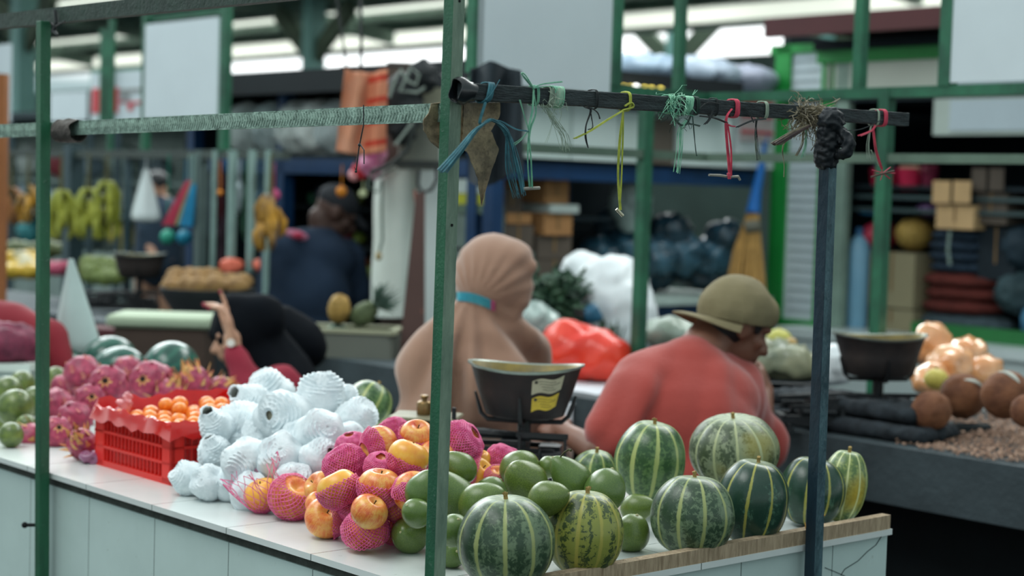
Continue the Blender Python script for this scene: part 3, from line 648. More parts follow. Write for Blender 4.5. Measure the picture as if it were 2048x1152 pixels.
A_ = [
    (527, 990, 76, (-.3, -.2, 1), 2, None, True, 'golden apple at the left end of the row, its torn pink net standing up', (-.55, -.1, 1)),
    (584, 996, 92, (.4, -.5, .8), 1, None, False, 'apple fully inside a pink net, second from the left end on the tiles', None),
    (652, 1036, 86, (.15, -.75, .55), 3, None, False, 'orange-red apple lying on the tiles, net pushed back to its left side', (-.8, -.2, -.1)),
    (731, 1060, 92, (.1, -.3, -.9), 0, None, False, 'dark red apple on the tiles with a pink net edge over its top', (.1, .5, -1)),
    (791, 1053, 76, (-.3, -.2, .6), 1, None, False, 'netted pink apple on the tiles next to the stem-scar avocado', None),
    (738, 1024, 76, (.45, -.3, .8), None, .105, False, 'bare orange apple peeping over the net-edged dark red one', None),
    (677, 978, 86, (-.5, .1, .9), 0, .12, True, 'orange apple with a ragged net below, middle of the front of the pile', None),
    (640, 975, 66, (-.5, -.3, .4), None, .17, False, 'red apple half hidden left of the orange one with a ragged net', None),
    (759, 975, 88, (.1, -.1, 1), 0, .12, False, 'pale-topped apple sitting in a bright pink net, centre of the pile', None),
    (826, 984, 84, (.25, -.85, .2), 3, .15, False, 'red apple showing its stem hollow, left of the avocados', (.2, .4, -1)),
    (690, 930, 82, (-.5, .1, .8), 4, .20, False, 'wholly netted apple at the left shoulder of the pile', None),
    (816, 916, 84, (.3, .1, .8), 3, .21, True, 'golden apple with net only round its base, left of the green post', None),
    (759, 892, 82, (-.7, -.7, .15), 3, .27, False, 'apple turned sideways showing its hollow, net behind it, near the top', (.8, .5, .3)),
    (834, 872, 70, (.1, -.5, .9), 0, .33, False, 'topmost apple left of the green post', None),
    (787, 862, 56, (-.3, .2, .8), 4, .40, False, 'netted apple at the back behind the sideways one', None),
    (704, 895, 62, (-.2, -.3, 1), 4, .30, False, 'small netted apple against the white foam sleeves', None),
    (920, 888, 86, (.6, -.2, .5), 4, .40, False, 'netted apple just right of the green post, above the avocados', None),
    (956, 946, 64, (.5, -.4, .6), 3, .40, True, 'yellow apple right of the green post beside the topmost avocado', (.9, .1, -.2)),
    (962, 918, 40, (.1, -.3, .9), None, .46, True, 'small yellow apple behind, between two netted ones', None),
    (1006, 921, 66, (.3, .1, .9), 4, .50, False, 'rightmost netted apple, standing in front of the scale', None),
    (994, 955, 50, (.1, -.5, .9), 1, .42, False, 'netted apple below the rightmost one, behind the avocados', None),
    (760, 936, 62, (.1, -.5, .9), 4, .22, False, 'netted apple deep in the middle of the pile', None),
    (708, 1010, 66, (.1, -.5, .9), 4, .16, False, 'netted apple in the gap above the dark red ones', None),
    (640, 1010, 60, (.1, -.5, .9), None, .16, False, 'apple in shadow behind the orange-red one on the tiles', None),
    (800, 1015, 66, (.1, -.5, .9), 1, .18, False, 'netted apple in shadow above the tiles left of the avocados', None),
    (872, 915, 74, (.1, -.5, .9), 0, .34, False, 'apple hidden behind the green post', None),
    (700, 975, 70, (0, 0, 1), 4, .28, False, 'apple buried in the left of the pile', None), (790, 960, 80, (0, 0, 1), 4, .32, False, 'apple buried in the middle of the pile', None),
    (850, 965, 76, (0, 0, 1), 4, .32, False, 'apple buried in the right of the pile', None), (760, 1000, 78, (0, 0, 1), 4, .22, False, 'apple buried low in the pile', None)]
for q in A_: apple(q[0], q[1], q[2], q[3], q[4], q[5], q[6], q[7], q[8])
# ---- pears in white foam sleeves
def sleeve_me(seed, open_=.84, nu=72, rib=17, flare=.25):
    nv = rib * 2
    def fn(u, j, inner=0):
        f = j / nv; v = .05 + (open_ - .05) * f; a = 2 * PI * u; th_ = PI * v; z = -math.cos(th_); r = math.sin(th_) ** .8
        rb = .034 * (1 if j % 2 else -1) + .012 * math.cos(rib * a * .9 + (PI if (j // 2) % 2 else 0)); rr_ = 1.0 + rb - (.05 if inner else 0)
        e = max(0, f - .86) / .14 * flare; p_ = Vector((math.cos(a) * (r * rr_ + e * .35), math.sin(a) * (r * rr_ + e * .35), z * 1.05 * rr_ + e * .8))
        p_ *= 1 + .20 * noise.noise(p_ * 1.4 + Vector((seed * 3, 0, 0))); p_ += Vector((noise.noise(p_ * 4 + Vector((seed, 0, 0))), noise.noise(p_ * 4 + Vector((0, seed, 0))), 0)) * (.018 + .25 * e)
        return p_
    vs = [fn(i / nu, j) for j in range(nv + 1) for i in range(nu)] + [fn(i / nu, j, 1) for j in range(nv, nv - 14, -1) for i in range(nu)]
    rows = nv + 1 + 14; fs = [(j * nu + i, j * nu + (i + 1) % nu, (j + 1) * nu + (i + 1) % nu, (j + 1) * nu + i) for j in range(rows - 1) for i in range(nu)]
    fs.append(tuple(range(nu - 1, -1, -1))); mb = MB(); mb.add(vs, fs); return mb.mesh('foam_sleeve', M_white, 80)
SLV = [sleeve_me(1, .975, flare=.10), sleeve_me(2, 1.0, flare=.0), sleeve_me(3, .965, flare=.40), sleeve_me(4, 1.0, flare=.0)]
mb = MB(); mb.ball((0, 0, -.04), (.84, .84, .86), None, 28, 18, lambda p_: p_ * (1 + .04 * p_.z)); PEAR = mb.mesh('pear_body', mat('pale_yellow_pear', '#e6dcc0', .5, .2, 3))
W_ = [
    (541, 790, 92, (-.5, -.3, .8), 3, .42, 'topmost foam-wrapped fruit at the left peak of the white heap'), (568, 835, 104, (-.35, -.8, .15), 0, .33, 'foam-wrapped fruit with its open end turned to the front, near the top'),
    (640, 800, 96, (.1, .0, 1), 0, .42, 'foam-wrapped fruit at the right peak of the white heap, pale fruit showing'), (712, 838, 76, (.6, -.3, .6), 3, .46, 'rightmost foam-wrapped fruit in front of the dark striped melon'),
    (640, 868, 92, (.3, -.6, .3), 1, .32, 'foam-wrapped fruit below the right peak of the heap'), (487, 852, 92, (-.7, -.4, .4), 2, .36, 'foam-wrapped fruit in the middle left of the heap above the crate corner'),
    (432, 852, 66, (-.3, -.6, .8), 2, .33, 'foam-wrapped fruit against the right side of the red crate'), (428, 905, 62, (-.2, -.5, .8), 2, .24, 'foam-wrapped fruit with a torn sleeve showing yellow fruit, by the crate'),
    (488, 922, 84, (-.3, -.7, -.3), 1, .20, 'ribbed foam-wrapped fruit centre left, lower tier'), (560, 922, 100, (.1, -.7, .5), 1, .24, 'large foam-wrapped fruit in the centre of the lower tier'),
    (636, 925, 84, (.5, -.5, .5), 0, .27, 'foam-wrapped fruit in the lower tier touching the apples'), (378, 957, 66, (-.7, -.5, .4), 3, None, 'leftmost foam-wrapped fruit on the tiles beside the crate'),
    (417, 966, 70, (-.2, -.9, .3), 1, None, 'second foam-wrapped fruit from the left on the tiles'), (464, 966, 72, (.3, -.6, .6), 3, None, 'third foam-wrapped fruit from the left on the tiles'),
    (500, 985, 76, (.2, -.6, .7), 1, .20, 'foam-wrapped fruit on the tiles behind the torn pink net'), (445, 820, 48, (-.6, -.2, .9), 2, .44, 'small foam sleeve tip above the crate rim'),
    (697, 876, 60, (.5, -.4, .5), 1, .38, 'small foam-wrapped fruit behind the top apples'), (586, 965, 76, (.2, -.6, .5), 3, .20, 'foam-wrapped fruit behind the netted apple on the tiles'),
    (530, 880, 92, (-.2, -.7, .4), 3, .30, 'foam-wrapped fruit in the middle of the heap'), (595, 885, 80, (.2, -.7, .6), 1, .34, 'foam-wrapped fruit between the two tiers, right of centre'),
    (505, 812, 78, (-.6, -.5, .5), 2, .40, 'foam-wrapped fruit with a ragged end on the left slope of the heap'), (600, 850, 80, (0, 0, 1), 3, .46, 'foam-wrapped fruit behind the two peaks of the heap'),
    (690, 800, 56, (0, 0, 1), 3, .50, 'foam-wrapped fruit at the back right of the heap'),
    (540, 930, 84, (0, 0, 1), 3, .36, 'foam-wrapped fruit buried in the heap, left'), (610, 930, 84, (0, 0, 1), 3, .40, 'foam-wrapped fruit buried in the heap, right'), (470, 900, 76, (0, 0, 1), 3, .34, 'foam-wrapped fruit buried in the heap by the crate'), (660, 900, 80, (0, 0, 1), 3, .44, 'foam-wrapped fruit buried at the back of the heap')]
for px, py, dpx, d, kd, s, lb in W_:
    if s is None:
        c = PZ(px, py, TOPZ + .035)
        for _ in range(6): c = PZ(px, py, TOPZ + size_at(c, dpx) / 2 * 1.0)
    else: c = PS(px, py, s)
    r = size_at(c, dpx) / 2 * 1.04; t = thing('wrapped_pear', lb, 'wrapped fruit', c, dirrot(d), 'pears in white foam sleeves'); t.scale = (r, r, r); reg(t, c, r * .95, s is None)
    link_part('foam_sleeve', SLV[kd], t, (0, 0, 0), (0, 0, R.uniform(0, 6))); link_part('pear_body', PEAR, t)
# ---- dragon fruit
k = NT('dragon_skin'); ob = k.coord('Object'); n1 = k.noise(ob, 2.2, 4, .6); k.l(k.ramp(n1, [(.3, hx('#6e1c3c')), (.6, hx('#a93a58')), (.8, hx('#c97f76'))]), k.b.inputs['Base Color']); k.set(Roughness=.5); M_dra = k.m
M_drl = mat('dragon_scale_tips', '#d3917c', .6, .3, 3, col2='#a83c54'); M_drt = mat('dragon_scale_green', '#c9b46a', .6, .3, 3, col2='#cf6a4a'); M_dk = mat('dragon_crown_hole', '#2a1a16', .9)
def dragon_body(seed):
    def fn(u, v):
        th = PI * v; a = 2 * PI * u; z = -math.cos(th); r = math.sin(th); sc_ = abs(math.sin(3.5 * a + (v * 7) % 2 * 1.6)) * abs(math.sin(v * 11)); q = 1 + .09 * sc_ + .05 * nz((r * math.cos(a) + seed, r * math.sin(a), z), 2)
        zz = z * 1.08 - (.16 * math.exp(-(r / .22) ** 2) if z > 0 else 0); return Vector((r * math.cos(a) * q, r * math.sin(a) * q, zz * q))
    return uvmesh('fruit_body', fn, 48, 28, M_dra)
DB = [dragon_body(1), dragon_body(4)]
def scale_me(n, seed, L, m_, v0, v1, lift=.5):
    mb = MB(); rr = random.Random(seed)
    for i in range(n):
        f = (i + .5) / n; th = PI * (v0 + (v1 - v0) * f); a = i * 2.399 + rr.uniform(-.2, .2); nr = Vector((math.sin(th) * math.cos(a), math.sin(th) * math.sin(a), -math.cos(th) * 1.08)); up = Vector((0, 0, 1)); tg = (up - nr * up.dot(nr)); tg = tg.normalized() if tg.length > .05 else Vector((math.cos(a), math.sin(a), 0)); sd = nr.cross(tg).normalized()
        l_ = L * rr.uniform(.7, 1.2); w_ = .19
        pts = []
        for q in range(5):
            g = q / 4; c = nr * (1.0 + lift * .35 * g + .28 * lift * g * g) + tg * l_ * g; ww = w_ * (1 - g) ** .8 + .01; pts.append((c - sd * ww, c + nr * .03 * (1 - g), c + sd * ww, c - nr * .03))
        b = len(mb.v)
        for p4 in pts: mb.v += list(p4)
        for q in range(4):
            for e in range(4): mb.f.append((b + q * 4 + e, b + q * 4 + (e + 1) % 4, b + q * 4 + 4 + (e + 1) % 4, b + q * 4 + 4 + e)); mb.mi.append(0)
        mb.f.append((b + 3, b + 2, b + 1, b)); mb.mi.append(0)
    return mb.mesh('leaf_scales', m_)
DS = [scale_me(15, 3, .40, M_drl, .22, .74, .22), scale_me(26, 5, .7, M_drt, .25, .97, .9)]
mb = MB(); mb.tube([(0, 0, .80), (0, 0, .99), (0, 0, 1.03)], [.42, .36, .20], 14, True); DCR = mb.mesh('crown', M_drt); mb = MB(); mb.tube([(0, 0, .9), (0, 0, 1.045)], [.16, .15], 10); DH = mb.mesh('crown_hole', M_dk)
for px, py, dpx, d, kd, s, lb in [
    (166, 750, 72, (-.5, .3, .8), 0, .55, 'pink dragon fruit topmost on the left of its heap'), (217, 772, 80, (.05, -.9, .35), 0, .42, 'dragon fruit with its pale crown facing out above the crate, left one of two'),
    (303, 765, 84, (-.2, -.9, .25), 0, .62, 'dragon fruit with its pale crown facing out above the crate, right one of two'), (388, 768, 66, (-.3, -.2, .9), 1, .72, 'dragon fruit with long greenish flames of leaf, above the oranges'),
    (115, 812, 66, (-.5, -.4, .5), 0, .42, 'dragon fruit with a yellowed patch, right beside the left green post'), (150, 838, 68, (.2, -.7, -.3), 0, .30, 'dark dragon fruit left of the crate, in the middle tier'),
    (112, 868, 66, (.3, -.6, .4), 0, .22, 'dark dragon fruit low beside the left green post'), (165, 888, 58, (-.2, -.7, .6), 1, .17, 'dragon fruit on the tiles against the left side of the crate'),
    (62, 878, 60, (-.8, -.4, -.1), 1, .20, 'dragon fruit left of the left green post beside the green fruit'), (180, 800, 62, (.3, -.8, .3), 0, .36, 'dragon fruit behind the left corner of the crate'),
    (255, 745, 60, (.1, .3, 1), 0, .75, 'dragon fruit at the back between the two with crowns'), (340, 790, 60, (.4, -.2, .8), 1, .66, 'dragon fruit behind the back rim of the crate'), (132, 780, 60, (0, 0, 1), 0, .55, 'dragon fruit under the topmost one on the left'),
    (440, 778, 48, (.7, -.1, .4), 1, .82, 'dragon fruit at the back right beside the red bag')]:
    c = PS(px, py, s); r = size_at(c, dpx) / 2; t = thing('dragon_fruit', lb, 'dragon fruit', c, dirrot(d), 'dragon fruits heaped behind the crate'); t.scale = (r, r, r); reg(t, c, r)
    link_part('fruit_body', DB[kd], t); link_part('leaf_scales', DS[kd], t); cw = link_part('crown', DCR, t); link_part('crown_hole', DH, cw)
# ---- green citrus / mango at the left end, watermelons behind
k = NT('green_fruit_skin'); ob = k.coord('Object'); k.l(k.ramp(k.noise(ob, 1.6, 5, .6), [(.3, hx('#3a4e28')), (.7, hx('#6f803a'))]), k.b.inputs['Base Color']); k.set(Roughness=.35); M_gf = k.m
GF = uvmesh('skin', lambda u, v: Vector((math.sin(PI * v) * math.cos(2 * PI * u), math.sin(PI * v) * math.sin(2 * PI * u), -math.cos(PI * v) * 1.04 - (.06 * math.exp(-(math.sin(PI * v) / .2) ** 2) * (1 if v > .5 else 0)))), 32, 20, M_gf)
mb = MB(); mb.tube([(0, 0, .93), (0, 0, 1.03)], [.07, .05], 8); GST = mb.mesh('stalk', M_scar)
for px, py, dpx, s, lb in [(30, 816, 74, .22, 'large dark green fruit in the middle of the left end heap'), (16, 782, 58, .34, 'green fruit at the far left edge, upper tier'), (44, 768, 52, .46, 'green fruit on top of the left end heap'),
    (112, 758, 48, .66, 'yellow-green fruit peeping out just right of the left green post'), (22, 870, 50, None, 'green fruit on the tiles at the far left edge'), (52, 852, 44, .20, 'small green fruit between the large one and the dragon fruit'), (4, 842, 50, .24, 'green fruit cut by the left edge of the photo'),
    (70, 800, 52, .36, 'green fruit against the left side of the green post'), (35, 840, 60, .36, 'green fruit buried in the left end heap'), (60, 820, 60, .42, 'green fruit buried behind the large dark one')]:
    c = PS(px, py, s) if s else PZ(px, py, TOPZ + .04); 
    if not s:
        for _ in range(5): c = PZ(px, py, TOPZ + size_at(c, dpx) / 2)
    r = size_at(c, dpx) / 2; t = thing('green_fruit', lb, 'green fruit', c, dirrot((R.uniform(-.6, .6), -.4, .8)), 'green round fruits at the left end of the counter'); t.scale = (r, r, r); reg(t, c, r, s is None); link_part('skin', GF, t); link_part('stalk', GST, t)
k = NT('watermelon_rind'); tcx = k.n('ShaderNodeTexCoord'); sp = k.n('ShaderNodeSeparateXYZ'); k.l(tcx.outputs['UV'], sp.inputs[0]); nn_ = k.noise(k.coord('Object'), 4, 5, .7)
u = k.math('ADD', k.math('MULTIPLY', sp.outputs[0], 12), k.math('MULTIPLY', nn_, .9)); st = k.ramp(k.math('PINGPONG', u, .5), [(.22, (0, 0, 0, 1)), (.40, (.5, .5, .5, 1))])
k.l(k.mix(st, hx('#17453b'), hx('#2f6a58')), k.b.inputs['Base Color']); k.set(Roughness=.24); M_wm = k.m
WM = uvmesh('rind', lambda u, v: Vector((math.sin(PI * v) * math.cos(2 * PI * u), math.sin(PI * v) * math.sin(2 * PI * u), -math.cos(PI * v) * 1.15)), 40, 24, M_wm)
for px, py, dpx, t_, d, lb in [(118, 742, 100, .92, (1, .2, .1), 'dark green watermelon directly behind the left green post'), (218, 722, 100, 1.0, (.9, .6, .2), 'watermelon at the back, second from the left, behind another one'),
    (238, 745, 104, .78, (1, -.2, .3), 'watermelon in front of the other in the middle pair, above the dragon fruit'), (342, 738, 112, .86, (.3, 1, .1), 'largest rightmost watermelon of the row behind the dragon fruit'), (70, 752, 64, .88, (0, 1, 0), 'dark watermelon peeping out left of the left green post')]:
    c = PS(px, py, t_); r = size_at(c, dpx) / 2; t = thing('watermelon', lb, 'watermelon', c, dirrot(d), 'watermelons behind the dragon fruit'); t.scale = (r, r, r); reg(t, c, r); link_part('rind', WM, t); link_part('stalk', GST, t, (0, 0, .12))
# ---- red crate of small oranges
M_crate = mat('red_plastic_crate', '#dd1f14', .38, .12, 4, spec=.5)
z0 = TOPZ; cF = PZ(342, 972, z0); cL = PS(188, 925, (cF - O0).dot(BX)); sF = (cF - O0).dot(BX); tF = (cF - O0).dot(AX); Lc = (cL - O0).dot(AX) - tF
hC = (P(340, 853, cF.y).z - z0); Wc = .36
cr = thing('fruit_crate', 'bright red slatted plastic crate full of small oranges', 'crate', ab(sF + Wc / 2, tF + Lc / 2, z0))
def cbox(mb, s0, s1, t0, t1, za, zb): return abq(mb, sF + s0, sF + s1, tF + t0, tF + t1, z0 + za, z0 + zb)
mb = MB(); pw = .034
for s_, t_ in ((0, 0), (0, Lc), (Wc, 0), (Wc, Lc)):
    sg, tg = (1 if s_ == 0 else -1), (1 if t_ == 0 else -1)
    mb = MB(); a0, a1 = sorted((s_, s_ + sg * pw)); b0, b1 = sorted((t_, t_ + tg * .012)); cbox(mb, a0, a1, b0, b1, 0, hC)
    a0, a1 = sorted((s_, s_ + sg * .012)); b0, b1 = sorted((t_, t_ + tg * pw * 1.3)); cbox(mb, a0, a1, b0, b1, 0, hC); partof(cr, 'corner_post', mb, M_crate, False).modifiers.new('b', 'BEVEL').width = .003
mb = MB()
for z_, h_ in ((0, .014), (hC - .022, .022), (hC * .33, .006), (hC * .60, .006)):
    cbox(mb, 0, .008, 0, Lc, z_, z_ + h_); cbox(mb, Wc - .008, Wc, 0, Lc, z_, z_ + h_); cbox(mb, 0, Wc, 0, .008, z_, z_ + h_); cbox(mb, 0, Wc, Lc - .008, Lc, z_, z_ + h_)
partof(cr, 'rim_and_rails', mb, M_crate, False)
n = 16
for side in range(4):
    mb = MB()
    for i in range(1, n):
        f = i / n; c = pw * 1.2 + (Lc - 2.4 * pw) * f; c2_ = pw + (Wc - 2 * pw) * f
        if side == 0: cbox(mb, .002, .006, c - .0016, c + .0016, 0, hC)
        if side == 1: cbox(mb, Wc - .006, Wc - .002, c - .0016, c + .0016, 0, hC)
        if side == 2: cbox(mb, c2_ - .0016, c2_ + .0016, .002, .006, 0, hC)
        if side == 3: cbox(mb, c2_ - .0016, c2_ + .0016, Lc - .006, Lc - .002, 0, hC)
    partof(cr, 'slatted_side', mb, M_crate, False)
mb = MB(); cbox(mb, .004, Wc - .004, .004, Lc - .004, .002, .007); partof(cr, 'crate_base', mb, M_crate, False)
# small oranges in the crate
k = NT('small_orange_skin'); ob = k.coord('Object'); k.l(k.ramp(k.noise(ob, 2, 3, .5), [(.3, hx('#e0701c')), (.7, hx('#f2952c'))]), k.b.inputs['Base Color']); k.set(Roughness=.36); k.bump(k.noise(ob, 30, 2, .5), .1, .02)
OR = uvmesh('peel', lambda u, v: Vector((math.sin(PI * v) * math.cos(2 * PI * u), math.sin(PI * v) * math.sin(2 * PI * u), -math.cos(PI * v) * .9 - (.05 * math.exp(-(math.sin(PI * v) / .2) ** 2) * (1 if v > .5 else 0)))), 28, 16, k.m)
mb = MB(); mb.tube([(0, 0, .80), (0, 0, .88)], [.09, .05], 6); OST = mb.mesh('stalk_button', mat('orange_stalk', '#6b7a32', .8))
ro = .0165; n_o = 0
olab = ['near the left corner', 'in the middle', 'toward the right', 'at the back']
for lay, zz in ((1, hC - .040), (2, hC - .014), (3, hC + .010)):
    for i in range(8):
        for j in range(5):
            s_ = .035 + (Wc - .07) * (i + .5 * (lay % 2)) / 7.6 + R.uniform(-.002, .002); t_ = .028 + (Lc - .056) * (j + .5 * (lay % 2)) / 4.6 + R.uniform(-.002, .002)
            if s_ > Wc - .025 or t_ > Lc - .025: continue
            if lay == 3 and not (2 <= i <= 5 and 1 <= j <= 3 and R.random() < .8): continue
            if lay == 1 and (i + j) % 2: continue
            t = thing('small_orange', 'small bright orange lying in the red crate', 'orange', ab(sF + s_, tF + t_, z0 + zz + R.uniform(-.003, .003)), (R.uniform(-.5, .5), R.uniform(-.5, .5), 0), 'small oranges in the red crate')
            sc_ = ro * R.uniform(.95, 1.08) * 1.15; t.scale = (sc_,) * 3; link_part('peel', OR, t); link_part('stalk_button', OST, t)
# clear red plastic bag lining the crate
k = NT('red_film'); k.b.inputs['Base Color'].default_value = hx('#d3140e'); k.set(Roughness=.14); k.b.inputs['Alpha'].default_value = .72; k.b.inputs['Specular IOR Level'].default_value = .8; M_film = k.m
k = NT('clear_pink_film'); k.b.inputs['Base Color'].default_value = hx('#e89aa0'); k.set(Roughness=.12); k.b.inputs['Alpha'].default_value = .55; k.b.inputs['Specular IOR Level'].default_value = 1.0; M_film2 = k.m
def film(u, v):
    a = u * 2 * PI; per = u * 4; e = per % 1; side = int(per) % 4
    cs = [(0, 0), (Wc, 0), (Wc, Lc), (0, Lc), (0, 0)]; a0, a1 = cs[side], cs[side + 1]; s_ = a0[0] + (a1[0] - a0[0]) * e; t_ = a0[1] + (a1[1] - a0[1]) * e
    inw = -.012 + .034 * v; s_ += (inw if s_ < Wc * .5 else -inw) * (1 if abs(s_ - Wc / 2) > Wc * .4 else 0); t_ += (inw if t_ < Lc * .5 else -inw) * (1 if abs(t_ - Lc / 2) > Lc * .35 else 0)
    z_ = hC + .012 * math.sin(PI * min(1, v * 1.6)) - .035 * abs(v - .35) * 2 + .014 * nz((s_ * 20, t_ * 20, v * 2), 1.5) + (.016 if side in (1, 2) else 0) * math.sin(PI * v)
    return ab(sF + s_, tF + t_, z0 + z_)
mb = MB(); mb.sheet(film, 90, 8, .0008)
for r_ in ((.012, .013, .012, Lc - .012), (Wc - .013, Wc - .012, .012, Lc - .012), (.012, Wc - .012, .012, .013), (.012, Wc - .012, Lc - .013, Lc - .012)): cbox(mb, r_[0], r_[1], r_[2], r_[3], .012, hC - .015)
one('red_plastic_bag', mb, M_film, 'thin red plastic bag folded over the rim of the crate', 'plastic bag')
cc = P(250, 815, (cL.y + .05)); 
solo('bag_knot', bag_me('bag_knot', PS(247, 812, sF + .05), (.012, .012, .030), 3, .003, .008, Matrix.Rotation(.4, 3, 'Y'), (), 70), M_film2, 'crumpled clear plastic bag end standing on the left rim of the crate', 'plastic bag')
solo('plastic_scrap', bag_me('plastic_scrap', PZ(182, 915, TOPZ + .014), (.026, .014, .011), 5, .003, .008, None, (), 60), mat('mauve_plastic', '#9a5a80', .3, .3, 10, spec=.8), 'small mauve plastic scrap at the left foot of the red crate', 'plastic scrap')
for q in REG:
    # keep the crate clear
    pass
settle()
# ------------------------------------------------------------------ weighing scales
M_iron = mat('black_cast_iron', '#1c1f22', .5, .4, 20, .2, .3, 60, col2='#14181b'); M_pan = mat('dark_worn_pan', '#2a1e1c', .65, .4, 9, .0, .2, 40, col2='#141216', spec=.3); M_rim = mat('worn_metal_rim', '#8f9a92', .35, .3, 20, .6)
M_inside = mat('rusty_pan_inside', '#8d7a3c', .5, .4, 8, .3, col2='#4c4836')
def make_scale(label, c, rz, sc_=1.0, pan=(.128, .085, .115), stickers=True, plate=True, Mp=M_pan, hz=.150):
    t = thing('weighing_scale', label, 'scale', c, (0, 0, rz)); t.scale = (sc_,) * 3
    def pt(name, mb, m_, sm=True, par=t, **k): o = mb.build(name, m_, par, sm, **k); return o
    mb = MB()                                       # cast base: two long side walls, feet, cross pieces
    for y in (-.05, .05): mb.box((-.10, y, .035), (.40, .012, .03)); mb.box((-.10, y, .075), (.34, .008, .012))
    for x in (-.29, -.19, -.05, .08): mb.box((x, 0, .035), (.016, .11, .030)); 
    for x in (-.28, .08):
        for y in (-.055, .055): mb.tube([(x, y, 0), (x, y, .03)], [.016, .010], 10)
    for x in (-.24, -.12, .0, .07): mb.box((x, -.05, .055), (.014, .010, .05)); mb.box((x, .05, .055), (.014, .010, .05))
    mb.box((-.16, 0, .07), (.10, .07, .06)); mb.box((-.02, 0, .06), (.06, .09, .07)); mb.box((.06, .02, .05), (.05, .05, .06))
    pt('cast_base', mb, M_iron, False)
    mb = MB(); mb.tube([(-.30, 0, .098), (-.1, 0, .104), (.10, 0, .098)], [.006, .012, .006], 8); mb.tube([(.0, -.056, .062), (.095, -.056, .066)], .011, 10); mb.tube([(-.24, -.056, .06), (-.14, -.056, .06)], .010, 10); mb.ball((.045, -.056, .064), (.006, .020, .020)); mb.ball((-.19, -.056, .062), (.008, .022, .022))
    pt('balance_beam', mb, M_iron)
    mb = MB(); mb.beam((.0, -.075, .02), (.0, -.075, .115), .016, .006); mb.beam((.105, -.075, .02), (.105, -.075, .115), .012, .006); mb.beam((-.008, -.075, .115), (.111, -.075, .115), .006, .012); mb.beam((0, -.075, .035), (.105, -.075, .035), .005, .008)
    pt('guard_bracket', mb, M_iron, False)
    mb = MB()
    for a in (0, PI / 2):
        ca, sa = math.cos(a), math.sin(a); L_ = pan[2] * .82 if a == 0 else pan[2] * .66
        pts = [(L_ * 1.22, .055), (L_ * 1.06, .006), (L_ * .9, -.008), (0, -.010), (-L_ * .9, -.008), (-L_ * 1.06, .006), (-L_ * 1.22, .055)]
        mb.tube([(x * ca, x * sa, hz + z) for x, z in pts], [.003, .0055, .006, .006, .006, .0055, .003], 7)
    mb.tube([(0, 0, .09), (0, 0, hz - .008)], .016, 12); pt('pan_carrier', mb, M_iron)
    rt, rb, h = pan[0], pan[1], pan[2]; fnn = lambda p_, a, j: Vector((p_.x * 1.06, p_.y * .80, p_.z + .006 * math.cos(2 * a) * (p_.z - hz) / h))
    mb = MB(); mb.cur = 0; mb.lathe([(0, hz), (rb * .8, hz), (rb, hz + .006), (rb + (rt - rb) * .5, hz + h * .5), (rt * .98, hz + h - .004)], 40, fn=fnn)
    mb.cur = 1; mb.lathe([(rt * .98, hz + h - .004), (rt * 1.04, hz + h), (rt * 1.04, hz + h + .004), (rt * .965, hz + h + .001)], 40, fn=fnn)
    mb.cur = 2; mb.lathe([(rt * .965, hz + h + .001), (rb + (rt - rb) * .5 - .003, hz + h * .5), (rb - .003, hz + .009), (0, hz + .005)], 40, fn=fnn)
    pn = pt('weighing_pan', mb, [Mp, M_rim, M_inside], 60, merge=1e-5)
    if stickers:
        def stick(a0, a1, f0, f1, col, nm, lb):
            mb = MB(); me_n = 10
            def fn(u, v):
                a = a0 + (a1 - a0) * u; f = f0 + (f1 - f0) * v + .03 * math.sin(u * 7) + .10 * u; r = (rb + (rt - rb) * f) + .0012; return (r * math.cos(a) * 1.06, r * math.sin(a) * .80, hz + h * f)
            mb.sheet(fn, 14, 6, .0006); o = pt(nm, mb, col, True, pn); o['label'] = lb
            mb = MB()
            for row, (g0, g1) in enumerate(((.18, .75), (.22, .9), (.3, .7), (.35, .8))):
                v = .80 - row * .19; q = [Vector(fn(g0 + (g1 - g0) * e / 8, v)) * 1.0 for e in range(9)]; q = [Vector((x.x * 1.004, x.y * 1.004, x.z)) for x in q]; mb.tube(q, .0007, 4)
            mb.ball(Vector(fn(.12, .8)) * 1.001, (.004, .004, .004)); pt('print', mb, mat('sticker_print', '#3a3a30', .7), True, o)
        stick(-1.35, -.72, .52, .80, mat('faded_sticker', '#a9a38c', .6, .3, 20), 'sticker', 'faded grey sticker')
        stick(-1.33, -.74, .18, .45, mat('yellow_sticker', '#c9ad34', .5, .3, 20), 'sticker', 'yellow sticker')
    if plate:
        mb = MB(); mb.box((-.235, .01, .135), (.16, .13, .007)); o = pt('weight_plate', mb, mat('worn_brass_plate', '#7a765c', .5, .4, 14, .3), False); o.modifiers.new('b', 'BEVEL').width = .004
        mb = MB(); mb.tube([(-.235, .01, .10), (-.235, .01, .132)], .012, 10); mb.tube([(-.16, -.04, .10), (-.16, -.04, .165)], [.007, .005], 8); pt('plate_stem', mb, M_iron)
    return t
scb = PS(1052, 742, .80); scb = P(1052, 742, 3.93); scale_c = Vector((scb.x, scb.y, TOPZ)); hzn = P(1052, 834, 3.93).z - TOPZ
make_scale('black weighing scale with a deep pan and yellow sticker, behind the apples and avocados', scale_c, -.14, 1.0, (.124, .086, P(1052, 733, 3.93).z - TOPZ - hzn), True, True, M_pan, hzn)
wt = MB(); wc = scale_c + Matrix.Rotation(-.14, 3, 'Z') @ Vector((-.235, .012, .139)); wc = Vector((P(848, 838, wc.y).x, wc.y, wc.z))
wt.lathe([(0, 0), (.017, 0), (.018, .002), (.018, .027), (.015, .031), (.007, .033), (.006, .037), (.010, .040), (.011, .043), (.009, .046), (0, .047)], 24, wc)
one('brass_weight', wt, mat('old_brass', '#8b7048', .35, .3, 20, .7), 'small brass knobbed weight standing on the scale plate beside the green post', 'weight', merge=1e-5)
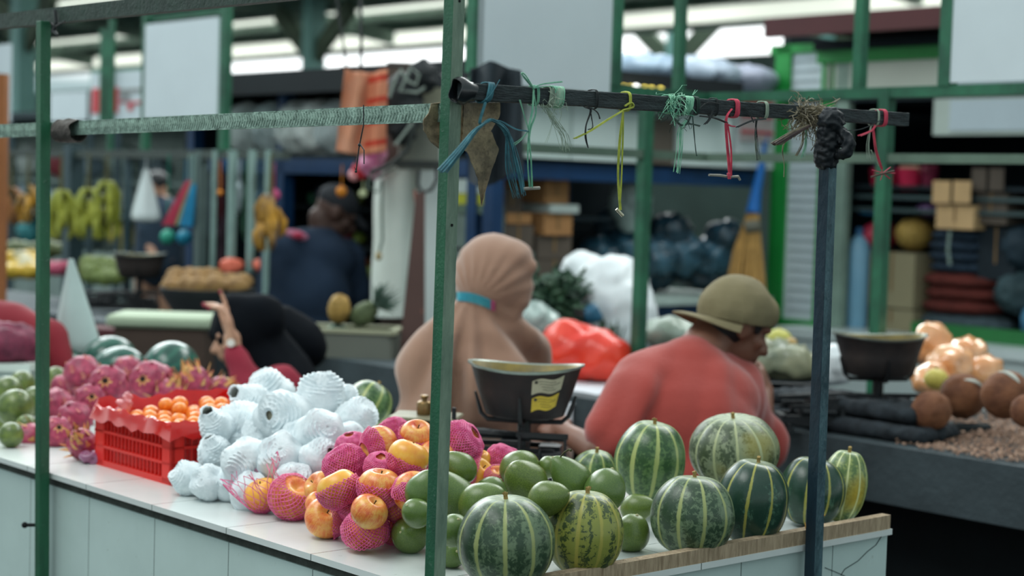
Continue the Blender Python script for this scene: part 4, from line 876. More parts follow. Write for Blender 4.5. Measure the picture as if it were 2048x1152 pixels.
s2 = P(1752, 860, 4.95); s2 = Vector((s2.x, s2.y, TOPZ)); h2 = P(1752, 752, 4.95).z - TOPZ
make_scale('dark weighing scale with a grey-brown pan on the far right counter behind the corner post', s2, .12, 1.0, (.128, .090, P(1752, 672, 4.95).z - TOPZ - h2), False, False, mat('grey_brown_pan', '#4a4442', .5, .3, 9, .3, col2='#2d2c2f'), h2)
# ------------------------------------------------------------------ people
M_skin = mat('brown_skin', '#7a5140', .5, .2, 6); M_skin2 = mat('light_brown_skin', '#b98d74', .5, .2, 6); M_hair = mat('black_hair', '#17191d', .6, .3, 30)
def basis(f, up=(0, 0, 1)):
    f = Vector(f).normalized(); r = f.cross(Vector(up)).normalized(); u = r.cross(f).normalized(); return Matrix((r, f, u)).transposed()
def head_el(H, f, up=(0, 0, 1), k=1.0):
    M = basis(f, up); q = lambda x, y, z: Vector(H) + M @ (Vector((x, y, z)) * k)
    E = [('e', q(0, -.012, .022), (.075 * k, .094 * k, .098 * k), M), ('e', q(0, .030, -.045), (.056 * k, .062 * k, .068 * k), M), ('e', q(0, .060, -.095), (.024 * k, .022 * k, .018 * k), M),
         ('c', q(0, .086, .006), q(0, .112, -.030), .010 * k, .015 * k), ('e', q(.011, .100, -.034), (.010 * k,) * 3), ('e', q(-.011, .100, -.034), (.010 * k,) * 3), ('e', q(0, .090, -.058), (.024 * k, .012 * k, .007 * k), M), ('e', q(0, .087, -.070), (.020 * k, .012 * k, .008 * k), M),
         ('c', q(-.045, .076, .022), q(.045, .076, .022), .011 * k, .011 * k), ('e', q(.045, .058, -.022), (.020 * k, .022 * k, .018 * k), M), ('e', q(-.045, .058, -.022), (.020 * k, .022 * k, .018 * k), M)]
    for sg in (1, -1): E += [('e', q(.076 * sg, -.006, -.010), (.010 * k, .020 * k, .032 * k), M), ('e', q(.080 * sg, -.014, .004), (.010 * k, .016 * k, .020 * k), M)]
    return E, q, M
def hand_el(wrist, d, palm_n, curl=.5, k=1.0, side=1, straight=()):
    """palm, five fingers with two bends and a thumb from the palm's side"""
    d = Vector(d).normalized(); n = Vector(palm_n); n = (n - d * n.dot(d)).normalized(); x = d.cross(n) * side; W = Vector(wrist)
    g = lambda a, b, c: W + (x * a + d * b + n * c) * k
    E = [('c', g(0, -.02, 0), g(0, .02, 0), .024 * k, .026 * k)] + [('c', g(a, .02, 0), g(a * 1.25, .075, .002), .013 * k, .012 * k) for a in (-.026, -.009, .009, .026)]
    tips = []
    for i, (a, L_) in enumerate(((-.031, .060), (-.011, .074), (.011, .080), (.031, .070))):
        cu = 0.08 if i in straight else curl; p = g(a, .085, .002); dr = d
        for j, fr_ in enumerate((.45, .32, .23)):
            ang = cu * (.7 + .5 * j); dr = (dr * math.cos(ang) + n * math.sin(ang)).normalized(); q = p + dr * L_ * fr_ * k; E.append(('c', p, q, (.0088 - .0008 * j) * k, (.0082 - .0008 * j) * k)); p = q
        tips.append((p, dr))
    p0 = g(.028, .018, .004); p1 = g(.052, .050, .014); p2 = g(.062, .078, .020); p3 = g(.066, .100, .024); E += [('c', p0, p1, .013 * k, .0105 * k), ('c', p1, p2, .0100 * k, .0092 * k), ('c', p2, p3, .009 * k, .0078 * k)]; tips.append((p3, (p3 - p2).normalized()))
    return E, tips
def limb(*pr): return [('c', pr[i][0], pr[i + 1][0], pr[i][1], pr[i + 1][1]) for i in range(len(pr) - 1)]
def seated_legs(pel, f, k=1.0, seat=.30, spread=.10):
    f = Vector((f[0], f[1], 0)).normalized(); r = Vector((f.y, -f.x, 0)); pel = Vector(pel); E = []; C_ = []
    for sg in (1, -1):
        hip = pel + r * .09 * sg; kn = pel + r * (.09 + spread) * sg + f * .40 + Vector((0, 0, .06)); an = Vector((kn.x - f.x * .06, kn.y - f.y * .06, .08)); toe = an + f * .15 + Vector((0, 0, -.045))
        E += limb((hip, .085), (kn, .055)) + limb((kn, .052), (an, .038)) + limb((an, .038), (toe, .03)); C_ += limb((hip, .10), (kn, .072)) + limb((kn, .070), (an + Vector((0, 0, .05)), .058))
    return E, C_
SL = iter(['low plastic stool under the man in the red t-shirt', 'low plastic stool under the woman in the beige headscarf', 'low plastic stool under the man in the navy sweater'])
def stool(c, z, col='#27566b'):
    t = thing('plastic_stool', next(SL), 'stool', (c[0], c[1], 0), None, 'low stools under the vendors'); m_ = mat('stool_plastic', col, .5); mb = MB(); mb.tube([(0, 0, z - .03), (0, 0, z)], [.165, .155], 20); mb.build('seat', m_, t)
    for a in range(4): mb = MB(); q = a * PI / 2 + .5; mb.tube([(.12 * math.cos(q), .12 * math.sin(q), z - .03), (.15 * math.cos(q), .15 * math.sin(q), 0)], .017, 8); mb.build('leg', m_, t)
# --- man in the red shirt
Y0 = 4.5; f_m = Vector((.84, .30, -.42)).normalized(); H = P(1472, 650, 4.52); E, hq, HM = head_el(H, f_m, k=.97)
nk = P(1405, 700, 4.47); chest = P(1372, 800, 4.42); pel = P(1350, 1020, 4.34); pel.z = .42; shL = P(1262, 792, 4.36); shR = P(1478, 800, 4.56); elL = P(1196, 905, 4.30); wrL = P(1128, 862, 4.48); elR = P(1520, 930, 4.66); wrR = P(1530, 790, 4.90)
legs, tr = seated_legs(pel, (.75, .66))
hL, tL = hand_el(wrL, wrL - elL, (.3, .5, -.6), .5); hR, tR = hand_el(wrR, wrR - elR, (-.6, .5, 0), .6)
body = E + limb((hq(0, -.05, -.06), .062), (nk, .066), (chest, .09)) + [('e', P(1385, 790, 4.46), (.12, .07, .07))] + limb((chest, .10), (pel, .11)) + limb((shL, .048), (elL, .038)) + limb((elL, .040), (wrL, .026)) + limb((shR, .055), (elR, .040)) + limb((elR, .040), (wrR, .026)) + hL + hR + legs
man = solo('person', blob('person', body, .0075, 3), M_skin, 'man in a red t-shirt and backward khaki cap, bent forward with his back to us', 'person')
def shirt_folds(ctr, amp=.050):
    def f_(co, n_):
        d = co - ctr; a = math.atan2(d.x * .9 - d.z * .25, -d.z + .35); w_ = min(1, max(0, (-d.z + .02) * 4)); v = math.sin(a * 17 + 2.2 * noise.noise(co * 4)) ; r_ = noise.noise(Vector((co.x * 7, co.y * 7, co.z * 2.4)))
        return co + n_ * (amp * max(0, v) ** 2 * w_ * (.4 + .6 * max(0, r_ + .4)) + .009 * r_)
    return f_
M_shirt = mat('washed_red_cotton', '#a03e36', .9, .12, 5, 0, .15, 90, sheen=.3)
sh = limb((P(1396, 712, 4.47), .066), (P(1378, 755, 4.44), .11)) + [('c', P(1385, 735, 4.44), P(1290, 775, 4.40), .085, .095), ('c', P(1395, 740, 4.46), P(1465, 778, 4.52), .085, .090), ('e', P(1340, 770, 4.41), (.15, .11, .09)), ('e', P(1372, 800, 4.42), (.195, .13, .135)), ('e', P(1295, 790, 4.40), (.105, .11, .115)), ('e', P(1460, 800, 4.52), (.100, .11, .115)), ('e', P(1365, 880, 4.38), (.20, .15, .20)), ('e', P(1352, 990, 4.36), (.185, .15, .22))] + limb((P(1275, 800, 4.36), .095), (P(1218, 862, 4.31), .068)) + limb((P(1474, 802, 4.55), .085), (P(1503, 880, 4.62), .072))
mesh_part(man, 'red_tshirt', blob('red_tshirt', sh, .011, 7, shirt_folds(P(1400, 700, 4.4))), M_shirt)
mesh_part(man, 'trousers', blob('trousers', tr + [('e', pel, (.18, .15, .12))], .014, 4), mat('dark_trousers', '#1f2733', .8))
# short hair, cap
hair = [('e', hq(0, -.030, .012), (.078, .082, .088), HM), ('e', hq(0, -.055, -.045), (.062, .050, .050), HM)]
for sg in (1, -1): hair += [('c', hq(.068 * sg, .030, .030), hq(.066 * sg, .034, .000), .014, .009)]
mesh_part(man, 'hair', blob('hair', hair, .007, 2), M_hair)
M_cap = mat('khaki_cap', '#7a7053', .85, .15, 12, 0, .2, 120)
CM = basis((.84, .34, -.10)); CB = P(1477, 637, 4.52); hq = lambda x, y, z: CB + CM @ Vector((x, y, z)); HM = CM
capE = [('e', hq(0, -.010, .020), (.098, .108, .096), HM), ('e', hq(0, .052, .022), (.078, .056, .060), HM)]
cm = blob('cap_crown', capE, .007, 4, lambda co, n_: co + n_ * (.0035 * nz(co, 22)))
# open the crown below its band
b = bmesh.new(); b.from_mesh(cm); up_ = HM @ Vector((0, 0, 1)); pl = hq(0, 0, -.012); bmesh.ops.bisect_plane(b, geom=b.verts[:] + b.edges[:] + b.faces[:], plane_co=pl, plane_no=up_, clear_inner=True); b.to_mesh(cm); b.free(); cm.polygons.foreach_set('use_smooth', [True] * len(cm.polygons))
cap = thing('cap', 'x', 'x', (0, 0, 0)); del cap['label']; del cap['category']; bpy.data.objects.remove(cap)
cap = mesh_part(man, 'khaki_cap', cm, M_cap); sd_ = cap.modifiers.new('s', 'SOLIDIFY'); sd_.thickness = .003
mb = MB()
def brim(u, v):
    a = (-.5 + u) * 2.7; return hq(math.sin(a) * (.092 + .018 * v), -.012 - max(0, math.cos(a)) * (.100 + .078 * v), -.010 + .006 * v - .026 * (abs(math.sin(a)) ** 3) * (.3 + v) + .006 * math.sin(PI * v))
mb.sheet(brim, 26, 8, .004); o = partof(cap, 'brim', mb, M_cap)
mb = MB(); 
for (y, z) in ((0, .001),):
    mb.tube([hq(-.09 * math.cos(a), -.03 + .112 * math.sin(a) * (1 if a < PI else -1) if False else -.012 - .106 * math.sin(a), -.004) for a in [PI * i / 20 for i in range(21)]], .0022, 5)
partof(cap, 'seam', mb, mat('cap_seam', '#6d6449', .9))
mb = MB(); e0 = hq(.055, -.075, .045); nrm = (e0 - hq(0, -.01, .01)).normalized(); tx = nrm.cross(up_).normalized(); ty = tx.cross(nrm)
e0 = e0 + nrm * .006
for q0, q1 in (((-.011, -.012), (-.004, .012)), ((-.004, .012), (.002, -.004)), ((.002, -.004), (.010, .012)), ((-.012, .0), (.012, -.010))): mb.beam(e0 + tx * q0[0] + ty * q0[1], e0 + tx * q1[0] + ty * q1[1], .004, .004, nrm)
partof(cap, 'embroidered_emblem', mb, mat('dark_embroidery', '#2f3a42', .9), label='small dark embroidered emblem')
stool(pel, .30)
# --- woman in the beige headscarf
f_w = Vector((.93, .33, -.16)).normalized(); H = P(985, 562, 4.950); E, hq, HM = head_el(H, f_w, k=.95); nk = P(985, 640, 4.940); chest = P(955, 760, 4.940); pel = P(940, 1000, 4.920); pel.z = .44
shL = P(885, 748, 4.85); shR = P(1052, 738, 5.060); elL = P(875, 880, 4.860); wrL = P(930, 900, 5.150); elR = P(1075, 860, 5.180); wrR = P(1060, 830, 5.380)
legs, tr = seated_legs(pel, (.75, .66)); hL, tL = hand_el(wrL, (.8, .5, 0), (0, 0, -1), .5, .95); hR, tR = hand_el(wrR, wrR - elR, (-.5, .2, -.4), .6, .95)
body = E + limb((hq(0, -.03, -.06), .055), (nk, .058), (chest, .09)) + limb((chest, .13), (pel, .14)) + limb((shL, .05), (elL, .038)) + limb((elL, .037), (wrL, .024)) + limb((shR, .05), (elR, .038)) + limb((elR, .037), (wrR, .024)) + hL + hR + legs
wom = solo('person', blob('person', body, .0075, 3), M_skin2, 'woman in a long beige headscarf tied with a turquoise band, seen from behind', 'person')
K = 4.95
hj = [('e', P(986, 552, K), (.118, .130, .124)), ('e', P(1010, 520, K - .01), (.088, .10, .066)), ('c', P(1030, 526, K - .03), P(1066, 532, K - .05), .056, .018), ('c', P(1052, 548, K - .04), P(1032, 612, K - .04), .024, .036), ('c', P(1020, 575, K - .02), P(1010, 620, K), .07, .06), ('e', P(980, 600, K), (.096, .10, .08)),
      ('c', P(970, 625, K), P(965, 690, K), .088, .120), ('c', P(1005, 635, K), P(1010, 690, K + .03), .060, .095), ('c', P(930, 650, K - .03), P(880, 730, K - .08), .078, .085), ('c', P(1030, 668, K + .05), P(1050, 740, K + .10), .062, .085),
      ('c', P(965, 690, K), P(950, 780, K), .13, .19), ('e', P(950, 810, K), (.225, .15, .20)), ('e', P(940, 920, K), (.235, .16, .20)), ('c', P(878, 735, K - .08), P(852, 900, K - .08), .105, .130), ('c', P(1045, 745, K + .10), P(1062, 900, K + .12), .090, .110)]
knot = P(940, 597, 4.840)
def hij(co, n_):
    d = co - knot
    if d.z < 0: a = math.atan2(d.x, -d.z + .03); v = math.sin(a * 15 + 2 * noise.noise(co * 5)); amp = .036 * min(1, -d.z * 10) * (.5 + .5 * noise.noise(co * 6))
    else: a = math.atan2(d.x, d.z + .02); v = math.sin(a * 26 + 2 * noise.noise(co * 5)); amp = .006 * min(1, d.z * 14) * max(0, 1 - d.z / .17)
    return co + n_ * (amp * v + .006 * noise.noise(co * 7))
M_hij = mat('beige_headscarf_cloth', '#957360', .85, .10, 3, sheen=.3)
hm = blob('headscarf', hj, .0095, 14, hij)
hs = mesh_part(wom, 'headscarf', hm, M_hij)
# turquoise band round the back of the head, its ends meeting the front
mb = MB(); bpts = []
for i in range(41):
    px = 900 + i * 2.05; py = 594 - 4 * math.sin(i / 40 * PI) + (i / 40) ** 1.6 * 16; bpts.append((px, py))
dg = bpy.context.evaluated_depsgraph_get(); dg.update(); hb_ = bmesh.new(); hb_.from_mesh(hm)
from mathutils.bvhtree import BVHTree
bv = BVHTree.FromBMesh(hb_); off = Vector(wom.location)
def cast(px, py):
    d = ray(px, py).normalized(); hit = bv.ray_cast(CO - off, d); return (hit[0] + off - d * .003, hit[1]) if hit[0] is not None else None
rows = []
for px, py in bpts:
    a, c = cast(px, py - 9), cast(px, py + 9)
    if a and c: rows.append((a[0], c[0]))
if len(rows) > 4:
    mb.sheet(lambda u, v: rows[min(len(rows) - 1, int(u * (len(rows) - 1) + .5))][0].lerp(rows[min(len(rows) - 1, int(u * (len(rows) - 1) + .5))][1], v), len(rows) - 1, 3, .003)
    partof(wom, 'tie_band', mb, mat('turquoise_band', '#3f95a0', .7, .25, 12, col2='#1d7f96'), label='turquoise tie band')
    mb = MB(); e = rows[-1]; mb.sheet(lambda u, v: e[0].lerp(e[1], v) + Vector((.012 * u, -.002, -.004 * u)), 3, 3, .004); partof(wom, 'band_end', mb, mat('magenta_band_end', '#a8476f', .7), label='magenta band end')
hb_.free()
mesh_part(wom, 'skirt', blob('skirt', tr + [('e', pel, (.20, .17, .13))], .014, 4), mat('brown_skirt', '#5b4038', .8))
stool(pel, .30, '#7a3030')
# --- man in the dark sweater, further back
f_d = Vector((.80, .25, -.50)).normalized(); H = P(672, 425, 8.450); E, hq, HM = head_el(H, f_d, k=1.08); nk = P(645, 462, 8.430); chest = P(625, 520, 8.410); pel = P(610, 660, 8.350); pel.z = .50
shL = P(562, 505, 8.300); shR = P(695, 520, 8.500); elL = P(548, 600, 8.250); elR = P(712, 600, 8.550); wrL = P(600, 640, 8.650); wrR = P(720, 560, 8.750); legs, tr = seated_legs(pel, (.66, -.75)); hL, _ = hand_el(wrL, (.7, .6, 0), (0, 0, -1), .5); hR, _ = hand_el(wrR, wrR - elR, (0, .3, -1), .5)
body = E + limb((hq(0, -.05, -.06), .06), (nk, .065), (chest, .10)) + limb((chest, .14), (pel, .14)) + limb((shL, .05), (elL, .04), (wrL, .026)) + limb((shR, .05), (elR, .04), (wrR, .026)) + hL + hR + legs
md = solo('person', blob('person', body, .010, 3), mat('dark_brown_skin', '#4b342c', .5), 'man in a dark navy sweater and dark cap, hunched in the middle distance', 'person')
M_navy = mat('navy_sweater', '#1c2f45', .9, .3, 5)
sw = [('e', P(640, 480, 8.420), (.10, .10, .07)), ('e', P(625, 520, 8.400), (.20, .14, .15)), ('e', P(575, 520, 8.320), (.10, .12, .14)), ('e', P(690, 535, 8.510), (.10, .11, .14)), ('e', P(610, 590, 8.350), (.215, .17, .20)), ('e', P(605, 660, 8.350), (.20, .17, .16))] + limb((shL, .095), (elL, .085), (P(590, 635, 8.600), .05)) + limb((shR, .09), (elR, .07), (P(716, 570, 8.700), .045))
sw = [(e_[0], e_[1], tuple(x * 1.09 for x in e_[2])) if e_[0] == 'e' else (e_[0], e_[1], e_[2], e_[3] * 1.09, e_[4] * 1.09) for e_ in sw]
mesh_part(md, 'sweater', blob('sweater', sw, .014, 6, lambda co, n_: co + n_ * .012 * nz(co, 8)), M_navy); mesh_part(md, 'dark_cap', blob('dark_cap', [('e', hq(0, -.015, .05), (.092, .112, .082), HM), ('c', hq(0, .08, .03), hq(0, .15, .015), .03, .018)], .009, 3), mat('dark_cap_cloth', '#22262c', .8))
mesh_part(md, 'trousers', blob('trousers', tr, .016, 3), mat('dark_trousers', '#1f2733', .8))
mb = MB(); mb.ball(P(592, 470, 8.250), (.062, .02, .024), Matrix.Rotation(.2, 3, 'Y')); partof(md, 'pink_print', mb, mat('pink_print', '#b9738c', .8)); mb = MB(); mb.ball(P(596, 471, 8.235), (.028, .02, .018)); partof(md, 'red_print', mb, mat('red_print', '#b33350', .8))
mb = MB(); mb.ball(P(556, 525, 8.220), (.042, .02, .085), Matrix.Rotation(.5, 3, 'Y')); partof(md, 'sleeve_panel', mb, mat('mauve_panel', '#5d6a82', .8)); stool(pel, .36)
# --- woman in black with a red sleeve, hand raised
f_b = Vector((-.95, -.10, -.25)).normalized(); H = P(482, 672, 5.75); E, hq, HM = head_el(H, f_b, k=.90); nk = P(515, 712, 5.75); chest = P(545, 790, 5.75); pel = P(560, 960, 5.75); pel.z = .30
wr = P(466, 690, 5.5); el = P(505, 790, 5.42); shl = P(560, 770, 5.62); dn = P(458, 640, 5.5) - wr; hE, tips = hand_el(wr, dn, (-.8, -.1, .3), .75, 1.12, -1, straight=(3,)); legs, tr = seated_legs(pel, (-.62, .78))
body = E + limb((hq(0, -.03, -.06), .05), (nk, .055), (chest, .09)) + limb((chest, .12), (pel, .13)) + limb((shl, .05), (el, .038), (wr, .024)) + hE + limb((P(600, 770, 5.9), .05), (P(590, 880, 6.0), .038), (P(540, 880, 6.05), .024)) + hand_el(P(540, 880, 6.05), (-.9, 0, 0), (0, 0, -1), .5)[0] + legs
wb = solo('person', blob('person', body, .0075, 2), M_skin2, 'woman in a black headscarf and dark red sleeve, raising her hand to her face', 'person')
bl = [('e', P(492, 655, 5.78), (.115, .120, .112)), ('c', P(450, 628, 5.80), P(436, 668, 5.82), .040, .030), ('c', P(470, 625, 5.76), P(520, 640, 5.76), .07, .09), ('c', P(470, 625, 5.80), P(450, 650, 5.82), .045, .03), ('c', P(515, 700, 5.8), P(548, 780, 5.8), .12, .16), ('e', P(560, 830, 5.8), (.17, .15, .2)), ('c', P(560, 660, 6.0), P(600, 690, 6.0), .09, .10), ('c', P(480, 740, 5.74), P(500, 800, 5.74), .04, .07)]
mesh_part(wb, 'black_headscarf', blob('black_headscarf', bl, .012, 6, lambda co, n_: co + n_ * (.008 * nz(co, 9))), mat('black_cloth', '#0b1016', .9, .3, 6, spec=.1))
M_rs = mat('dark_red_sleeve_cloth', '#8a1d33', .85, .2, 6); mesh_part(wb, 'red_sleeve', blob('red_sleeve', limb((P(469, 702, 5.49), .034), (el, .062), (P(560, 780, 5.55), .085)), .010, 4, lambda co, n_: co + n_ * .006 * nz(co, 18)), M_rs)
for p_, d_ in tips:
    mb = MB(); mb.ball(p_ + d_ * .004 - Vector((0, .004, 0)), (.0055, .004, .007)); partof(wb, 'nail', mb, mat('dark_red_nail_polish', '#8f2038', .3))
mb = MB(); mb.tube([wr + dn.normalized() * .004 + (AX * math.cos(a) + Vector((0, -1, 0)) * math.sin(a)) * .030 for a in [2 * PI * i / 20 for i in range(21)]], .004, 6); 
ws = partof(wb, 'wrist_watch', mb, mat('watch_band_metal', '#b59a80', .3, .2, 20, .7)); mb = MB(); cfa = P(461, 686, 5.455); mb.tube([cfa, cfa + Vector((0, .008, 0))], [.013, .013], 16); partof(ws, 'watch_face', mb, mat('white_watch_face', '#e8e4dc', .3))
mesh_part(wb, 'dark_skirt', blob('dark_skirt', tr, .016, 3), mat('blue_dark_skirt', '#173049', .85))
# --- person at the left edge, only the red sleeve in view
ps = limb((P(-75, 640, 5.650), .055), (P(95, 668, 5.570), .042), (P(128, 748, 5.550), .028)); hE, _ = hand_el(P(128, 748, 5.550), (.15, 0, -1), (-1, 0, 0), .5); Hh = P(-150, 520, 5.700); E, hq, HM = head_el(Hh, (.5, .5, -.4)); pel = P(-160, 860, 5.750); legs, tr = seated_legs(Vector((pel.x, pel.y, .75)), (.6, .6), spread=.02)
legs = limb((Vector((pel.x - .08, pel.y, .85)), .09), (Vector((pel.x - .09, pel.y, .48)), .06), (Vector((pel.x - .09, pel.y, .08)), .04), (Vector((pel.x, pel.y + .1, .03)), .03)) + limb((Vector((pel.x + .08, pel.y, .85)), .09), (Vector((pel.x + .09, pel.y, .48)), .06), (Vector((pel.x + .09, pel.y, .08)), .04), (Vector((pel.x + .18, pel.y + .1, .03)), .03))
pa_ = solo('person', blob('person', ps + hE + E + limb((hq(0, -.03, -.06), .055), (P(-150, 600, 5.700), .06), (P(-160, 720, 5.730), .12), (Vector((pel.x, pel.y, .85)), .13)) + limb((P(-210, 640, 5.750), .055), (P(-230, 760, 5.850), .04), (P(-160, 820, 5.950), .026)) + legs, .010, 2), M_skin2, 'person reaching in from the left edge, only a dark red sleeve in view', 'person')
mesh_part(pa_, 'red_blouse', blob('red_blouse', limb((P(-90, 655, 5.650), .115), (P(20, 668, 5.610), .105), (P(95, 680, 5.570), .075), (P(120, 735, 5.550), .052)) + limb((P(-150, 640, 5.700), .16), (Vector((pel.x, pel.y, .9)), .18)) + limb((P(-210, 650, 5.750), .08), (P(-228, 740, 5.850), .06)), .013, 5, lambda co, n_: co + n_ * .008 * nz(co, 9)), mat('deep_red_blouse', '#7d1524', .8, .2, 5))
mesh_part(pa_, 'dark_trousers', blob('dark_trousers', [(e_[0], e_[1], e_[2], e_[3] + .02, e_[4] + .02) for e_ in legs], .016, 2), mat('dark_trousers', '#1f2733', .8))
# small far figure behind the hanging white bag
f4 = P(318, 430, 11.5); E, hq, HM = head_el(P(310, 378, 11.5), (-.5, -.8, -.1)); b4 = E + limb((P(312, 395, 11.5), .055), (P(322, 430, 11.5), .14), (Vector((f4.x, f4.y, .9)), .14)) + limb((Vector((f4.x - .08, f4.y, .85)), .085), (Vector((f4.x - .08, f4.y, .06)), .05)) + limb((Vector((f4.x + .08, f4.y, .85)), .085), (Vector((f4.x + .08, f4.y, .06)), .05)) + limb((P(300, 418, 11.45), .05), (P(296, 480, 11.4), .04), (P(310, 520, 11.3), .03)) + limb((P(345, 418, 11.5), .05), (P(352, 480, 11.5), .04), (P(340, 520, 11.4), .03))
pf = solo('person', blob('person', b4, .014, 2), M_skin2, 'small far figure in a dark shirt standing behind the hanging white bag', 'person'); mesh_part(pf, 'dark_shirt', blob('dark_shirt', limb((P(315, 412, 11.5), .10), (P(322, 440, 11.5), .17), (Vector((f4.x, f4.y, .9)), .17)) + limb((P(300, 420, 11.45), .075), (P(297, 460, 11.4), .065)) + limb((P(345, 420, 11.5), .075), (P(351, 460, 11.5), .065)), .02, 3), mat('slate_shirt', '#2d3f50', .9))
mesh_part(pf, 'hair', blob('hair', [('e', hq(0, -.02, .04), (.085, .10, .085), HM)], .014, 2), M_hair)
# ------------------------------------------------------------------ strings hanging on the bar
def smat(n, c, c2=None): return mat(n, c, .7, .3, 60, col2=c2, sheen=.2)
M_teal = smat('teal_raffia', '#3f7f8c', '#255662'); M_mint = smat('mint_raffia', '#8fc9a8', '#5a9c84'); M_lime = smat('lime_raffia', '#b8bf4a', '#8f9a34'); M_blk = smat('black_string', '#1c2426', '#0e1416'); M_rose = smat('pink_red_raffia', '#dc4a63', '#b03048')
M_straw = smat('straw_fibre', '#8a8064', '#4d4636'); M_dgreen = smat('dark_green_string', '#2b4a40', '#1a3028'); M_brown = smat('brown_ribbon', '#4a3430', '#2e2220'); M_pale = smat('pale_fibre', '#a8b8a4', '#7a8c7c'); M_stick = mat('bare_stick', '#9a958a', .7, .35, 40)
TB = -.035
def bp(px, py, dt=0.0): return PT(px, py, TB + dt)
def strands(mb, pts, n=6, r=.0008, spread0=.001, spread1=.004, dt=-.014, flat=False, rr=R, wob=.002):
    P_ = [bp(x, y, dt) for x, y in pts]; m_ = len(P_)
    for k_ in range(n):
        q = []; ph = rr.uniform(0, 9); ox, oy, oz = rr.uniform(-1, 1), rr.uniform(-1, 1), rr.uniform(-1, 1)
        for i, p_ in enumerate(P_):
            f = i / (m_ - 1); sp = spread0 + (spread1 - spread0) * f; q.append(p_ + BX * ox * sp + AX * oy * sp + Vector((0, 0, oz * sp * .4)) + Vector((noise.noise(Vector((ph, f * 5, 0))), noise.noise(Vector((ph, f * 5, 3))), 0)) * wob)
        # smooth subdivision
        s_ = [q[0]]
        for i in range(m_ - 1):
            a = q[max(0, i - 1)]; b = q[i]; c = q[i + 1]; d = q[min(m_ - 1, i + 2)]
            for e in range(1, 5):
                t = e / 4; s_.append(.5 * ((2 * b) + (c - a) * t + (2 * a - 5 * b + 4 * c - d) * t * t + (-a + 3 * b - 3 * c + d) * t ** 3))
        mb.tube(s_, [r * (1 - .3 * i / len(s_)) for i in range(len(s_))], 4)
def coil(mb, px, n=4, r=.0013, w_=.004, tilt=.0, hh=.0165, hw=.0135):
    c0 = bt0.lerp(bt1, (bp(px, 210) - bt0).dot(bt1 - bt0) / (bt1 - bt0).length_squared)
    for k_ in range(n):
        off = (k_ - (n - 1) / 2) * w_; pts = []
        for i in range(17):
            a = 2 * PI * i / 16; pw = lambda v_: math.copysign(abs(v_) ** .6, v_); pts.append(c0 + BX * (off + tilt * math.sin(a)) + AX * pw(math.cos(a)) * hw + Vector((0, 0, pw(math.sin(a)) * hh)))
        mb.tube(pts, r * R.uniform(.8, 1.15), 5)
def fuzz(mb, px, py, n, L, r=.0005, sx_=.02, sz=.012):
    for _ in range(n):
        p_ = bp(px, py, -.012) + BX * R.uniform(-1, 1) * sx_ + Vector((0, 0, R.uniform(-1, 1) * sz)) + AX * R.uniform(-.004, .004); d = Vector((R.uniform(-1, 1), R.uniform(-1, 1), R.uniform(-1, .9))).normalized(); q = [p_]
        for i in range(4): d = (d + Vector((R.uniform(-1, 1), R.uniform(-1, 1), R.uniform(-1, .6))) * 1.1).normalized(); q.append(q[-1] + d * L / 4)
        mb.tube(q, r, 3)
GS = 'strings knotted on the wooden bar'
def string(label, m_, fn, name='string', extra=None, cat='string'):
    t = thing(name, label, cat, bt0.lerp(bt1, .5), None, GS); mb = MB(); fn(mb); partof(t, 'strands', mb, m_)
    if extra:
        for nm, mm, f2 in extra: mb = MB(); f2(mb); partof(t, nm, mb, mm)
    return t
def f1(mb):
    coil(mb, 970, 5, .0014, .0026, .006); strands(mb, [(972, 205), (960, 245), (972, 245)], 8, .0011, .002, .002)
    strands(mb, [(972, 245), (950, 262), (920, 300), (885, 342)], 26, .0011, .001, .0085, -.030); strands(mb, [(972, 245), (985, 240), (1012, 262), (1032, 320), (1046, 388)], 12, .0011, .0015, .009, wob=.006); strands(mb, [(975, 243), (1000, 242), (1030, 258), (1055, 262)], 5, .0010, .001, .0025)
    strands(mb, [(1012, 262), (1018, 340), (1034, 395)], 6, .0008, .002, .008, wob=.008); strands(mb, [(972, 200), (985, 185), (1000, 160)], 3, .0007, .001, .003)
string('thick teal raffia tuft beside the green post, one tail fanned over the post', M_teal, f1)
def f2(mb):
    coil(mb, 1066, 2, .0014, .003); strands(mb, [(1067, 178), (1052, 160), (1042, 147), (1050, 150), (1066, 176)], 3, .0013, .001, .001); strands(mb, [(1066, 176), (1085, 168), (1125, 163)], 4, .0009, .001, .003); strands(mb, [(1066, 176), (1100, 172), (1110, 180)], 3, .0009, .001, .003)
    strands(mb, [(1067, 180), (1064, 220), (1058, 262), (1062, 320), (1064, 376)], 4, .0012, .001, .002); strands(mb, [(1067, 180), (1072, 225), (1060, 262), (1056, 320), (1060, 376)], 4, .0012, .001, .002); strands(mb, [(1040, 200), (1050, 235), (1058, 260)], 3, .0009, .001, .001); strands(mb, [(1056, 262), (1040, 280), (1022, 292)], 3, .0005, .001, .004)
def stick1(mb): mb.tube([bp(1046, 378, -.014), bp(1062, 377, -.014), bp(1079, 376, -.014)], .0028, 8)
string('long mint green string with a small pale stick tied at its end', M_mint, f2, extra=[('stick', M_stick, stick1)])
def f3(mb):
    coil(mb, 1102, 9, .0016, .0034, .003); strands(mb, [(1090, 212), (1108, 240), (1125, 270), (1132, 300)], 16, .0005, .002, .010, wob=.012); strands(mb, [(1108, 232), (1100, 262), (1092, 285)], 2, .0005); fuzz(mb, 1105, 205, 24, .03)
string('grey and mint wound cord with a frayed pale tassel right of the long mint string', M_pale, f3, extra=[('mint_turns', M_mint, lambda mb: coil(mb, 1108, 6, .0016, .004, .002, .0172))])
